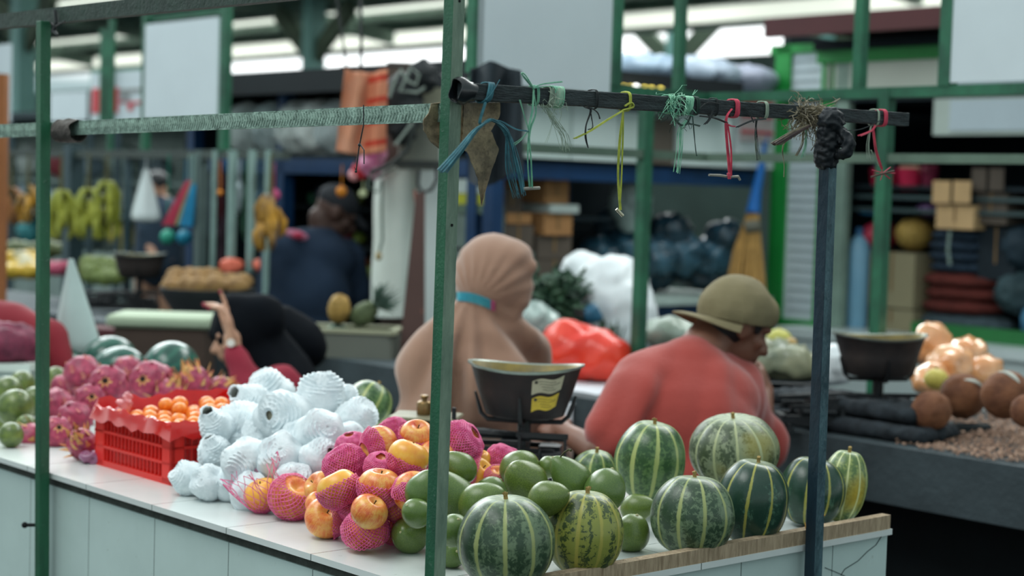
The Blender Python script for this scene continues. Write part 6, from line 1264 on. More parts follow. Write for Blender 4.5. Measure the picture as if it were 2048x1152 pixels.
# left side of the kiosk: toys, flowers, packets
cols = ['#b8417a', '#7a8f3a', '#3a6a8f', '#d0722a', '#5c3f74', '#8f9a9a', '#9a2f3a', '#3f7f62', '#c9b04a', '#4a5560']
cn = ['magenta', 'olive', 'blue', 'orange', 'purple', 'grey', 'red', 'green', 'yellow', 'slate']
rr = random.Random(11)
mb = MB(); abq(mb, SK + .5, SK + .95, TK + .15, TK + 2.7, 1.10, 1.12); partof(kd, 'side_shelf', mb, M_dark, False); mb = MB(); abq(mb, SK + .5, SK + .95, TK + .15, TK + 2.7, 1.32, 1.34); partof(kd, 'side_shelf', mb, M_dark, False)
for z_ in (.93, 1.12, 1.34):
    for i in range(13):
        ci = rr.randrange(10); t_ = TK + .3 + i * .18; s_ = SK + .62 + rr.uniform(0, .1); r_ = rr.uniform(.035, .07); q = ab(s_, t_, z_ + r_)
        solo('toy_packet', bag_me('toy_packet', q, (r_, r_, r_), i, .02, .012), mat('packet_' + cn[ci], cols[ci], .5, .3, 14), 'small %s packet, %s from the corner post on the kiosk %s side shelf' % (cn[ci], ('first', 'second', 'third', 'fourth', 'fifth', 'sixth', 'seventh', 'eighth', 'ninth', 'tenth', 'eleventh', 'twelfth', 'last')[i], {.93: 'lowest', 1.12: 'middle', 1.34: 'highest'}[z_]), 'packet', 'packets in the kiosk side shelves')
for x, y, c_, r_ in ((722, 340, 'red', .045), (708, 350, 'pink', .028), (683, 383, 'orange', .026), (726, 387, 'white', .020), (440, 385, 'orange', .014), (548, 390, 'rose', .03)):
    hexs = {'red': '#c42c38', 'pink': '#f0a9ac', 'orange': '#d9861f', 'white': '#cdd6a8', 'rose': '#c04a7a'}[c_]
    mb = MB(); mb.ball(P(x, y, 8.2), r_, None, 16, 10, lambda p_: p_ * (1 + .12 * math.sin(9 * math.atan2(p_.y, p_.x)))); mb.tube([P(x, y, 8.2), Vector((*P(x, y, 8.2)[:2], 1.56))], .003, 4); one('hanging_flower', mb, mat('flower_' + c_, hexs, .5, .2, 20), '%s paper flower ball hanging at the left side of the kiosk%s' % (c_, '' if x != 440 else ', far left'), 'decoration', 'hanging flower balls')
# goods above the side beam: pale sacks
for i, (x, c_) in enumerate([(505, '#c3cecb'), (560, '#a9b8b8'), (610, '#ccd6d2'), (650, '#d8e0dc'), (690, '#b7c4c4'), (740, '#cdbfc6')]):
    q = PS(x, 270, SK + .10); q.z = 1.62 + .15; solo('pale_sack', bag_me('pale_sack', q, (.16, .13, .15), i + 30, .025, .02), mat('side_sack_%d' % i, c_, .5, .3, 8), 'pale sack on the kiosk side shelf above the blue beam, number %s from the left' % ['one', 'two', 'three', 'four', 'five', 'six'][i], 'sack', 'pale sacks above the blue beam')
# broom
bt = thing('broom', 'straw broom with a blue neck leaning upside down beside the green door', 'broom', P(1500, 600, 9.0)); mb = MB(); mb.tube([P(1524, 330, 9.2), P(1513, 380, 9.15), P(1506, 428, 9.1)], [.020, .028, .040], 12); partof(bt, 'blue_neck', mb, mat('blue_broom_neck', '#1c6fc0', .4, .1, 5))
mb = MB()
for i in range(70):
    a = R.uniform(-1, 1); b_ = R.uniform(-.04, .04); mb.tube([P(1506 + a * 8, 428, 9.1) + AX * b_ * .5, P(1496 + a * 22, 500, 9.05) + AX * b_, P(1490 + a * 36, 600, 9.0) + AX * b_ * 1.5], .006, 4)
partof(bt, 'straw', mb, mat('golden_straw', '#c69a55', .7, .3, 20)); mb = MB(); mb.tube([P(1490, 455, 9.06), P(1518, 452, 9.06)], .035, 8); partof(bt, 'binding', mb, mat('grey_binding', '#6f6f63', .7)); mb = MB(); mb.tube([P(1524, 330, 9.2), P(1535, 250, 9.24)], .012, 8); partof(bt, 'handle', mb, mat('blue_broom_neck', '#1c6fc0', .4, .1, 5))
# ------------------------------------------------------------------ green door and the right-hand shop
M_bg = mat('vivid_green_paint', '#1f9440', .45, .15, 4); SD = 5.50
gd = thing('green_shutter_door', 'vivid green framed door with a white slatted panel, behind the dark post', 'door', PS(1600, 650, SD))
for r_ in ((1541, 1571, 92, 662), (1634, 1660, 92, 662), (1541, 1660, 88, 106), (1541, 1660, 640, 662)): mb = MB(); fb(mb, 'A', SD, *r_, .06); partof(gd, 'frame_bar', mb, M_bg, False)
mb = MB(); fb(mb, 'A', SD, 1570, 1635, 104, 642, .02, .02); o = partof(gd, 'slatted_panel', mb, mat('white_slats', '#d3e0e6', .5, .06, 3), False)
mb = MB()
for i in range(26): y = 118 + i * 20; fb(mb, 'A', SD, 1572, 1633, y, y + 5, .006, .014)
partof(gd, 'slats', mb, mat('grey_slat_edges', '#b9c8cd', .5), False)
shp = thing('corner_shop', 'open shop with a dark interior and red-brown roof edge on the right', 'shop', ab(6.2, 1.5, 0))
mb = MB(); fb(mb, 'A', SD, 1664, 1690, 100, 655, .05); partof(shp, 'pale_post', mb, mat('pale_green_post', '#8ea79a', .5), False)
mb = MB(); abq(mb, SD - .30, SD + 2.6, -1.5, TK - .2, 2.36, 2.40); partof(shp, 'roof', mb, mat('redbrown_roof', '#4f1f22', .6, .2, 2), False)
mb = MB(); abq(mb, SD - .34, SD - .30, -1.5, TK - .2, 2.30, 2.40); partof(shp, 'roof_edge', mb, mat('redbrown_roof', '#4f1f22', .6, .2, 2), False)
mb = MB(); abq(mb, SD - .05, SD, -1.5, TK - .3, 2.25, 2.30); partof(shp, 'black_band', mb, M_dark, False); mb = MB(); abq(mb, SD - .02, SD + .02, -1.5, TK - .3, 2.185, 2.25); partof(shp, 'green_lintel', mb, M_bg, False)  # plain black band below the roof edge, then the lintel
mb = MB(); abq(mb, SD, SD + .02, -1.5, TK - .35, 1.99, 2.185); partof(shp, 'upper_panel', mb, mat('cream_panel', '#c6ccc0', .5, .1, 2), False); mb = MB(); abq(mb, SD - .05, SD, -1.5, 2.85, 1.80, 1.98); partof(shp, 'lower_fascia', mb, mat('pale_fascia', '#b3c0b8', .5, .12, 2), False)
mb = MB(); abq(mb, SD - .06, SD - .05, 2.0, 2.75, 1.82, 1.97); partof(shp, 'fascia_sheet', mb, mat('bluish_sheet', '#b9c8d0', .5, .08, 3), False)
mb = MB(); abq(mb, SD - .01, SD, 2.2, 2.75, 2.01, 2.14); partof(shp, 'notice_sheet', mb, mat('bluish_sheet', '#b9c8d0', .5, .08, 3), False)
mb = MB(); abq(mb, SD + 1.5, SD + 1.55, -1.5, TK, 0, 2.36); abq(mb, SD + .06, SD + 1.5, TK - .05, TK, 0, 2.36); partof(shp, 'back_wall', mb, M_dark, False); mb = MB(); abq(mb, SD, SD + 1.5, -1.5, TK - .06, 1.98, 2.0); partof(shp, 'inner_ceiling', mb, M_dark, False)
mb = MB(); abq(mb, SD - .25, SD + .55, -1.5, TK - .28, .74, .79); partof(shp, 'counter_top', mb, mat('white_counter_top', '#c8d4d4', .3, .06, 3), False); mb = MB(); abq(mb, SD - .22, SD - .18, -1.5, TK - .28, .0, .74); partof(shp, 'counter_front', mb, mat('white_counter_top', '#c8d4d4', .3, .06, 3), False)
mb = MB(); abq(mb, SD - .02, SD + .04, -1.5, 2.95, .79, .86); partof(shp, 'green_sill', mb, mat('mid_green_sill', '#2c7a40', .5), False)
SG = SD + .15
mb = MB(); abq(mb, SG - .02, SG + .5, 1.2, TK - .4, 1.41, 1.43); partof(shp, 'shelf', mb, mat('grey_shelf', '#3f5254', .5), False); mb = MB(); abq(mb, SG - .02, SG + .5, 1.2, TK - .4, 1.53, 1.55); partof(shp, 'shelf', mb, M_dark, False)
def gz(px, s_=SG): return PS(px, 400, s_)
def onz(label, name, px0, px1, y0, y1, m_, cat='box', s_=SG, depth=.25, group=None, rnd=True, seed=0, cr=.012):
    a, b = PS(px0, (y0 + y1) / 2, s_), PS(px1, (y0 + y1) / 2, s_); c = (a + b) / 2 + BX * depth / 2; zt_, zb_ = PS((px0 + px1) / 2, y0, s_).z, PS((px0 + px1) / 2, y1, s_).z; hw = (b - a).length / 2
    M = Matrix.Rotation(ANG_A, 3, 'Z'); me = bag_me(name, Vector((c.x, c.y, (zt_ + zb_) / 2)), (hw, depth / 2, (zt_ - zb_) / 2), seed, .02, cr, M); return solo(name, me, m_, label, cat, group)
# red baskets
for x0, x1, lb, tp in ((1716, 1764, 'left, with lilac things in it', '#9a6fb0'), (1770, 1812, 'middle, beside the far green post', '#c9a08a'), (1816, 1846, 'right, darker', '#6a2036')):
    c = (PS(x0, 380, SG) + PS(x1, 380, SG)) / 2 + BX * .12; w_ = (PS(x0, 380, SG) - PS(x1, 380, SG)).length / 2; t = thing('red_basket', 'pink-red plastic basket on the shop shelf, ' + lb, 'basket', Vector((c.x, c.y, 1.435 if False else PS(x0, 381, SG).z)), None, 'pink-red baskets on the shop shelf')
    mb = MB(); mb.lathe([(0, 0), (w_ * .8, 0), (w_ * .86, .01), (w_, .115), (w_ * 1.04, .12), (w_ * .98, .112), (w_ * .82, .012), (0, .008)], 24); mb.build('basket_body', mat('pinkred_plastic' + ('_dark' if x0 > 1800 else ''), '#d22f55' if x0 < 1800 else '#6f1f3a', .4), t, merge=1e-5)
    mb = MB(); [mb.ball((R.uniform(-.5, .5) * w_, R.uniform(-.5, .5) * w_, .11), .028) for _ in range(5)]; mb.build('contents', mat('basket_fill_' + tp[1:], tp, .6), t)['kind'] = 'stuff'
mb = MB(); abq(mb, SG - .02, SG + .5, 1.2, TK - .4, PS(1760, 386, SG).z - .03, PS(1760, 386, SG).z - .01); partof(shp, 'shelf', mb, mat('grey_shelf', '#3f5254', .5), False)
onz('shiny red round packet on the shop shelf left of the far green post', 'round_packet', 1712, 1752, 440, 500, mat('deep_pink_packet', '#b52f4a', .4, .3, 10), 'packet', seed=2); onz('yellow woven round hat-like basket in the shop', 'woven_hat', 1772, 1832, 434, 500, mat('woven_straw_yellow', '#b3924a', .7, .35, 30), 'hat', seed=4, cr=.006)
onz('bright blue shallow dish on the shop shelf', 'blue_dish', 1700, 1745, 418, 430, mat('bright_blue_dish', '#2f8fc4', .4), 'dish', seed=5, depth=.2, cr=.002); onz('purple and white packet under the shop shelf', 'purple_packet', 1812, 1870, 405, 430, mat('purple_packet', '#6a4a7a', .4, .5, 14), 'packet', seed=6)
bb = thing('water_bottle', 'tall pale blue cylinder-shaped bottle at the left of the shop', 'bottle', PS(1712, 650, SG)); cpt = PS(1712, 650, SG); bb.location = (cpt.x, cpt.y, .79); mb = MB(); hb = PS(1712, 470, SG).z - .79; mb.lathe([(0, 0), (.055, 0), (.06, .01), (.06, hb * .85), (.045, hb * .95), (.02, hb), (0, hb)], 20); mb.build('bottle_body', mat('pale_blue_plastic', '#7fb0cc', .3, .15, 3), bb, merge=1e-5); mb = MB(); mb.lathe([(0, hb), (.022, hb), (.022, hb + .04), (0, hb + .04)], 14); mb.build('bottle_cap', mat('blue_cap', '#2b5f8a', .4), bb, merge=1e-5)
carton('khaki carton in the shop behind the far green post, upper one', 'A', SG, (1740, 1828, 505, 615), .3, mat('khaki_board', '#9a9072', .8, .1, 3), 'shop cartons'); carton('khaki carton on the shop counter, lower one', 'A', SG, (1738, 1826, 618, 656), .3, mat('khaki_board', '#9a9072', .8, .1, 3), 'shop cartons', 0, .79)
carton('tan carton with four open flaps, on the navy folded cloth', 'A', SG - .05, (1872, 1948, 410, 458), .3, M_card2, 'shop cartons', flaps=True); carton('dull brown carton with open flaps right of the tan one', 'A', SG, (1950, 2014, 385, 448), .3, M_card3, 'shop cartons', flaps=True)
carton('dark carton supporting the dull brown one', 'A', SG + .05, (1955, 2030, 452, 560), .3, mat('very_dark_box', '#14222b', .8), 'shop cartons')
def folded(label, x0, x1, y0, y1, n, col, seed):
    t = thing('folded_cloth_stack', label, 'folded cloth', PS((x0 + x1) / 2, y1, SG)); dy = (y1 - y0) / n
    for i in range(n):
        a, b = PS(x0, y0, SG), PS(x1, y0, SG); c = (a + b) / 2 + BX * .15; zt_, zb_ = PS((x0 + x1) / 2, y0 + dy * i, SG).z, PS((x0 + x1) / 2, y0 + dy * (i + 1), SG).z; hw = (b - a).length / 2; M = Matrix.Rotation(ANG_A, 3, 'Z')
        me = bag_me('cloth_layer', Vector((c.x + R.uniform(-.01, .01), c.y, (zt_ + zb_) / 2)), (hw * 1.05, .17, (zt_ - zb_) / 2 * 1.3), seed + i, .018, .006, M); mesh_part(t, 'cloth_layer', me, mat(col[0], col[1], .9, .45, 26, 0, .4, 60))
folded('stack of navy patterned cloth tied with a pale cord, in the shop', 1838, 1962, 460, 545, 4, ('navy_pattern_cloth', '#26384a'), 1); folded('stack of rust red folded cloth below the navy one', 1828, 1978, 548, 628, 3, ('rust_cloth', '#6e2f28'), 8)
folded('black and white patterned bundle under the rust cloth', 1815, 1990, 630, 668, 1, ('black_white_cloth', '#4f6068'), 14)
mb = MB(); mb.tube([PS(1900, 462, SG - .06), PS(1896, 500, SG - .06), PS(1900, 530, SG - .06)], .008, 6); partof(bpy.data.objects['folded_cloth_stack'], 'tie', mb, mat('pale_cord', '#8fa39a', .7))
for i, (x0, x1, y0, y1, c_, lb) in enumerate([(1975, 2048, 545, 625, '#3b5258', 'large grey-green bundle at the right edge of the shop'), (1990, 2060, 450, 540, '#1d3340', 'dark blue bundle at the right edge above the grey-green one'), (2030, 2075, 610, 680, '#4a86a8', 'pale blue package at the right edge above the green sill')]):
    onz(lb, 'bundle', x0, x1, y0, y1, mat('shop_bundle_%d' % i, c_, .7, .4, 8), 'bundle', seed=40 + i, cr=.02)
# ------------------------------------------------------------------ things on the second counter, right half
M_coc = mat('coconut_husk', '#8a5a3c', .8, .4, 10, 0, .5, 50, col2='#5a3626'); M_cow = mat('white_coconut_flesh', '#c9cfc6', .5, .15, 10)
for px, py, dpx, Y, d, lb in [(1862, 822, 78, 4.75, (.2, -.6, .5), 'brown coconut just right of the far scale'), (1925, 792, 88, 4.95, (-.3, -.5, .6), 'brown coconut with a pale split, middle of the three'), (2012, 790, 96, 4.80, (.3, -.7, .3), 'brown coconut with curved white splits near the right edge'), (2052, 822, 60, 4.6, (0, 0, 1), 'brown coconut cut by the right edge of the photo')]:
    c = P(px, py, Y); r = c.z - TOPZ if False else size_at(c, dpx) / 2; c.z = max(c.z, TOPZ + r * .98); t = thing('coconut', lb, 'coconut', c, dirrot(d), 'brown coconuts on the far counter')
    mb = MB(); mb.ball((0, 0, 0), (r, r, r * 1.08), None, 32, 20, lambda p_: p_ * (1 + .05 * noise.noise(p_ * 3) + .02 * abs(math.sin(6 * math.atan2(p_.y, p_.x))))); mb.build('husk', M_coc, t)
    if dpx > 80:
        mb = MB()
        for a0 in ((0, ), (1.9,)) if dpx > 90 else ((.3,),):
            mb.tube([(r * 1.02 * math.sin(th) * math.cos(a0[0]), r * 1.02 * math.sin(th) * math.sin(a0[0]), r * 1.1 * math.cos(th)) for th in [.25 + .16 * q for q in range(8)]], [r * k_ for k_ in (.02, .06, .09, .10, .09, .07, .05, .02)], 7)
        mb.build('split', M_cow, t)
M_flake = mat('coconut_shavings', '#b89a86', .9, .4, 60, col2='#8c6a58')
mb = MB(); rr = random.Random(5)
for i in range(2600):
    px = 1790 + 270 * rr.random() ** .8; py = 832 + 92 * rr.random(); q = PZ(px, py, TOPZ + .004); e = q - O0
    if not (2.15 < e.dot(BX) < 3.05): continue
    hgt = .03 * max(0, nz((q.x * 4, q.y * 4, 0), 1) + .45) * rr.random(); sz = rr.uniform(.004, .012); M = Euler((rr.uniform(-.7, .7), rr.uniform(-.7, .7), rr.uniform(0, 6))).to_matrix(); mb.box(q + Vector((0, 0, hgt)), (sz, sz * .5, .0025), rot=M)
one('coconut_shavings', mb, M_flake, 'loose pinkish-brown husk scraps scattered over the right of the dark counter', 'scraps', smooth=False, kind='stuff')
mb = MB(); c = PZ(1930, 872, TOPZ); mb.box(c + Vector((0, 0, .018)), (.15, .05, .035), .25); o = one('dark_block', mb, mat('blackened_wood', '#1f282b', .8, .4, 20), 'small blackened block lying among the husk scraps', 'block', smooth=False); o.modifiers.new('b', 'BEVEL').width = .006
M_orbag = mat('orange_fruit_in_film', '#e8b98c', .22, .25, 7, col2='#d98a4a', spec=.9, coat=.6)
for i, (px, py, rx, rz, Y, lb) in enumerate([(1862, 690, .062, .07, 5.6, 'top left, against the scale pan'), (1902, 735, .075, .07, 5.5, 'middle'), (1965, 745, .068, .055, 5.5, 'right'), (1862, 760, .055, .05, 5.4, 'lowest, behind the scale'), (1935, 705, .06, .05, 5.75, 'upper right, at the back')]):
    bagt('bagged_fruit', 'clear bag of pale orange fruit on the far counter, ' + lb, px, py, Y, (rx, .06, rz), M_orbag, 60 + i, 'bag of fruit', 'clear bags of pale orange fruit', .012, .012)
for i, (px, py, r, Y, col, lb) in enumerate([(1872, 758, .034, 5.2, '#c9b95a', 'yellow-green fruit between the bags and coconuts'), (1900, 790, .022, 5.1, '#cfc6a4', 'pale round fruit above the left coconut'), (1292, 668, .028, 6.3, '#c9a468', 'small tan round fruit behind the red-shirted shoulder'), (1558, 680, .042, 5.9, '#b9b659', 'yellow-green fruit on top of the clear bag right of the cap'), (1582, 686, .020, 5.8, '#b89a62', 'small tan fruit on the clear bag right of the cap')]):
    c = P(px, py, Y); t = thing('round_fruit', lb, 'fruit', c); mb = MB(); mb.ball((0, 0, 0), (r * 1.1, r, r * .95), None, 20, 12); mb.build('skin', mat('fruit_%d' % i, col, .5, .2, 10), t); mb = MB(); mb.tube([(0, 0, r * .85), (0, 0, r * 1.1)], r * .12, 6); mb.build('stalk', M_scar, t)
M_veg = mat('grey_green_veg_in_film', '#9a9a7c', .35, .4, 9, col2='#5f6a58', spec=.7)
bagt('vegetable_bag', 'clear bag of grey-green vegetables left of the dark post, behind the man', 1545, 722, 5.75, (.11, .10, .062), M_veg, 71, extra=[('e', P(1595, 725, 5.7), (.07, .08, .05), None)])
bagt('plastic_bag', 'white crumpled bag between the dark post and the scale pan', 1678, 728, 5.35, (.045, .06, .06), M_wpl, 72, cr=.015, vox=.012)
bagt('vegetable_bag', 'pale grey-green bag heap between the green post and the cap', 1350, 668, 6.3, (.12, .10, .05), mat('pale_green_film', '#8fa094', .35, .4, 10, col2='#6d7c6c', spec=.7), 73)
# dark woven mats under the far scale, tray
mb = MB()
M_mat = mat('dark_woven_mat', '#2a3238', .9, .6, 30, 0, .9, 40, col2='#151b20')
qa, qb = PZ(1545, 862, TOPZ), PZ(1830, 905, TOPZ)
sa, ta = (qa - O0).dot(BX), (qa - O0).dot(AX)
tq = (PS(1830, 850, 2.20) - O0).dot(AX); tp_ = (PS(1500, 850, 2.20) - O0).dot(AX)
for z0_, z1_, lb, s0_, dt in ((.785, .835, 'lower one', 2.17, 0), (.837, .885, 'upper one', 2.20, .05)):
    ms = blob('woven_mat', [('c', ab(s0_ + .05 * k_, tq + dt, (z0_ + z1_) / 2), ab(s0_ + .05 * k_, tp_ - dt, (z0_ + z1_) / 2), .026, .026) for k_ in range(1, 5)], .011, 1, lambda co, n_: co + n_ * (.006 * nz(co, 30)))
    solo('woven_mat', ms, M_mat, 'dark folded woven mat on the far counter beside the scale, ' + lb, 'mat', 'dark woven mats on the far counter')
tr_ = thing('dark_tray', 'flat dark tray holding the clear vegetable bag, right of the man', 'tray', P(1560, 762, 5.6)); tc_ = P(1560, 752, 5.55); tr_.location = (tc_.x, tc_.y, tc_.z - .03); mb = MB(); mb.lathe([(0, 0), (.15, 0), (.18, .025), (.175, .027), (.145, .005), (0, .004)], 28); mb.build('tray_body', mat('black_tray', '#1c2429', .5), tr_, merge=1e-5)
mb = MB(); mb.tube([(0, 0, 0), (0, 0, -(tc_.z - .03 - TOPZ))], [.12, .14], 20); mb.build('tray_foot', mat('black_tray', '#1c2429', .5), tr_)
# ------------------------------------------------------------------ middle of the second counter
bagt('plastic_bag', 'crumpled bright red-orange plastic bag between the woman and the man', 1165, 707, 6.05, (.135, .11, .085), mat('orange_red_film', '#f0452c', .3, .12, 8, col2='#e8301e', spec=.6), 81, cr=.016, vox=.012, fq=9, extra=[('e', P(1135, 690, 6.05), (.09, .08, .08)), ('e', P(1205, 712, 6.0), (.09, .08, .08)), ('e', P(1160, 668, 6.1), (.04, .04, .035))])
mb = MB(); pa1, pa2 = PZ(1130, 765, TOPZ), 0; e = PS(1190, 790, 2.14); mb.sheet(lambda u, v: ab(2.125 + .45 * v - (.0 if v > .05 else .0), 1.9 + .55 * u, TOPZ + .004 + .004 * nz((u * 6, v * 4, 2), 1)) if v > .28 else ab(2.12, 1.9 + .55 * u, TOPZ + .004 - (.28 - v) * 1.0), 14, 20, .003)
one('white_paper', mb, mat('white_paper_sheet', '#d5dbe2', .6, .05, 2), 'white sheet spread under the red-orange bag and hanging over the counter edge', 'paper')
bagt('sack', 'big white plastic sack leaning behind the red-orange bag', 1225, 600, 6.75, (.15, .15, .17), M_wpl, 82, cr=.018, fq=9, extra=[('e', P(1170, 545, 6.9), (.09, .10, .08)), ('e', P(1208, 550, 6.95), (.07, .08, .06)), ('c', P(1170, 560, 6.9), P(1230, 620, 6.75), .10, .14), ('c', P(1240, 620, 6.7), P(1245, 660, 6.7), .13, .14)])
bagt('plastic_bag', 'pale teal clear bag beside the shoulder of the headscarfed woman', 1068, 642, 6.5, (.085, .09, .06), M_clear, 83, cr=.02)
t = thing('leafy_greens', 'dark bushy heap of leafy greens between the headscarf and the white sack', 'vegetables', P(1105, 650, 6.7)); mb = MB(); rr = random.Random(3)
for i in range(520):
    a = rr.uniform(0, 2 * PI); ph = rr.uniform(0, 1); q = P(1112 + 62 * math.cos(a) * ph ** .5, 612 - 42 * rr.random() + 40 * (1 - rr.random() * 2) * .6, 6.7 + rr.uniform(-.13, .13)); d = Vector((rr.uniform(-1, 1), rr.uniform(-1, .4), rr.uniform(-.2, 1))).normalized(); L = rr.uniform(.03, .07); sd = d.orthogonal().normalized() * L * .28; n_ = d.cross(sd).normalized() * .002
    mb.add([q - n_, q + d * L * .5 + sd - n_, q + d * L - n_, q + d * L * .5 - sd - n_, q + n_, q + d * L * .5 + sd + n_, q + d * L + n_, q + d * L * .5 - sd + n_], [(0, 1, 2, 3), (7, 6, 5, 4), (0, 4, 5, 1), (1, 5, 6, 2), (2, 6, 7, 3), (3, 7, 4, 0)])
o = partof(t, 'leaves', mb, mat('dark_leaves', '#3a5a40', .6, .5, 12, col2='#16302a')); o['kind'] = 'stuff'
mb = MB(); 
for i in range(16): q = P(1105 + rr.uniform(-40, 40), 660, 6.7 + rr.uniform(-.1, .1)); q.z = TOPZ + .01; mb.tube([q, q + Vector((rr.uniform(-.04, .04), 0, .12))], .006, 5)
o = partof(t, 'stems', mb, mat('leaf_stems', '#4f6f3f', .6)); o['kind'] = 'stuff'
bagt('vegetable_bundle', 'dark heap of greens lying under the bushy leaves', 1110, 655, 6.65, (.12, .10, .05), mat('dark_leaves', '#3a5a40'), 84, 'vegetables'); bagt('plastic_bag', 'blue scrap of plastic in front of the leafy greens', 1185, 628, 6.55, (.035, .03, .035), mat('teal_blue_plastic', '#235e7c', .4, .3, 10), 85, cr=.012, vox=.01)
t = thing('leafy_greens', 'small dark tuft of greens in front of the white sack', 'vegetables', P(1215, 650, 6.45)); mb = MB()
for i in range(60): q = P(1218 + rr.uniform(-16, 16), 655, 6.45 + rr.uniform(-.03, .03)); q.z = TOPZ; mb.tube([q, q + Vector((rr.uniform(-.05, .05), 0, rr.uniform(.10, .2)))], [.008, .003], 4)
o = partof(t, 'leaves', mb, mat('dark_leaves', '#3a5a40')); o['kind'] = 'stuff'
# grey planter box with a pineapple
YB = 6.75; bx = thing('grey_box', 'shallow grey rectangular box on the dark counter left of the woman', 'box', P(700, 712, YB)); c = P(700, 712, YB); bx.location = (c.x, c.y, TOPZ); bx.rotation_euler = (0, 0, -.12); hb = P(700, 664, YB - .1).z - TOPZ; W2, D2 = .185, .12; mb = MB()
for sx_, sy_, dx, dy in ((0, -D2, W2 * 2, .01), (0, D2, W2 * 2, .01), (-W2, 0, .01, D2 * 2), (W2, 0, .01, D2 * 2)): mb.box((sx_, sy_, hb / 2), (dx, dy, hb))
mb.box((0, 0, .005), (W2 * 2, D2 * 2, .01)); M_gb = mat('grey_moulded_box', '#6d7168', .6, .12, 4); o = mb.build('box_body', M_gb, bx, False)
mb = MB(); 
for sx_, sy_, dx, dy in ((0, -D2, W2 * 2 + .05, .03), (0, D2, W2 * 2 + .05, .03), (-W2, 0, .03, D2 * 2 + .05), (W2, 0, .03, D2 * 2 + .05)): mb.box((sx_, sy_, hb + .005), (dx, dy, .014))
mb.build('rim', mat('pale_olive_rim', '#a3a58a', .6, .1, 4), bx, False)
for px, py, lb, kd in ((678, 618, 'golden-topped pineapple standing in the grey box', 1), (728, 628, 'darker green pineapple in the grey box, right of the golden one', 2)):
    c = P(px, py, YB); t = thing('pineapple', lb, 'pineapple', c, (.35, .9 * (1 if kd == 2 else .1), 0)); mb = MB(); mb.ball((0, 0, 0), (.046, .046, .062), None, 26, 22, lambda p_: p_ * (1 + .07 * (math.sin(11 * math.atan2(p_.y, p_.x) + 9 * p_.z) * math.sin(11 * math.atan2(p_.y, p_.x) - 9 * p_.z))))
    mb.build('fruit_body', mat('pineapple_gold' if kd == 1 else 'pineapple_green', '#b3904c' if kd == 1 else '#5c6a48', .7, .4, 20, 0, .6, 60), t); mb = MB(); rr = random.Random(kd)
    for i in range(34): a = i * 2.4; h_ = .02 + .002 * i; mb.tube([(0, 0, -.06 if kd == 1 else .06), (math.cos(a) * .03, math.sin(a) * .03, (-.09 if kd == 1 else .09)), (math.cos(a) * (.075 - .001 * i), math.sin(a) * (.075 - .001 * i), (-1 if kd == 1 else 1) * (.09 + h_))], [.008, .007, .001], 4)
    mb.build('crown_leaves', mat('pineapple_leaves', '#5d7a6c', .6, .4, 10, col2='#33483f'), t)
ft('pale_board', 'A', 2.2, (548, 606, 692, 706), .25, mat('pale_olive_board', '#8b8c70', .7), 'short pale board lying left of the grey box', 'board', zb=TOPZ)
# meter box, wrapped pillar, cables, towel, black bag
pil = thing('wrapped_post', 'pillar wrapped in white plastic, left of the middle green post', 'pillar', P(785, 640, 7.45)); c = P(785, 640, 7.45)
mb = MB()
def wrapf(u, v):
    a = u * 2 * PI; z_ = P(785, 632, 7.45).z + (P(785, 332, 7.45).z - P(785, 632, 7.45).z) * v; r_ = .10 * (1 + .10 * math.sin(3 * a + 1) + .06 * nz((math.cos(a) * 2, math.sin(a) * 2, v * 2.5), 1.4)); return Vector((c.x + r_ * math.cos(a), c.y + r_ * math.sin(a), z_))
mb.sheet(wrapf, 40, 24, .004); partof(pil, 'plastic_wrap', mb, mat('milky_plastic_wrap', '#d5ddd5', .45, .12, 4, spec=.5)); mb = MB(); mb.box((c.x, c.y, 1.0), (.10, .10, 2.0)); partof(pil, 'pillar_core', mb, mat('brown_pillar', '#5b4e46', .8), False)
c8 = P(863, 420, 7.4); mb = MB(); mb.box((c8.x, c8.y, 1.25), (.12, .06, .78), .2); one('display_board', mb, mat('white_panel', '#c6d0ce', .5, .06, 3), 'narrow white panel directly left of the middle green post', 'panel', smooth=False)
mb = MB(); a_, b_ = P(835, 400, 6.9), P(812, 790, 6.7); mb.hexa([P(788, 800, 6.7), P(850, 800, 6.7), P(850, 800, 6.73), P(788, 800, 6.73)], [P(832, 385, 6.7), P(850, 385, 6.7), P(850, 385, 6.73), P(832, 385, 6.73)]); plank = one('brown_plank', mb, mat('brown_cloth_panel', '#5e4742', .8, .2, 3), 'tapering brown panel leaning left of the middle green post', 'panel', smooth=False)
mb = MB(); mb.tube([P(829, 380, 6.85), P(838, 470, 6.8), P(836, 560, 6.75), P(845, 625, 6.7)], .005, 6); partof(plank, 'red_cord', mb, mat('rusty_red_cord', '#8d5548', .7))
mbx = thing('meter_box', 'grey electrical meter box above the wrapped pillar', 'electric box', P(838, 330, 7.2)); mb = MB(); c = P(838, 292, 7.2); mb.box(c, (.17, .12, .20), .1); partof(mbx, 'box_case', mb, mat('olive_grey_case', '#70746a', .6, .2, 5), False); mb = MB(); c2_ = P(840, 212, 7.2); mb.box(c2_, (.19, .12, .15), .1); partof(mbx, 'upper_case', mb, mat('cream_grey_case', '#9c9c86', .6, .15, 5), False)
mb = MB(); mb.box(P(838, 328, 7.14), (.20, .02, .03), .1); partof(mbx, 'lower_lip', mb, mat('dark_lip', '#2c3230', .6), False); mb = MB(); mb.beam(P(800, 300, 7.45), P(838, 300, 7.24), .05, .05); partof(mbx, 'bracket', mb, mat('brown_pillar', '#5b4e46', .8), False)
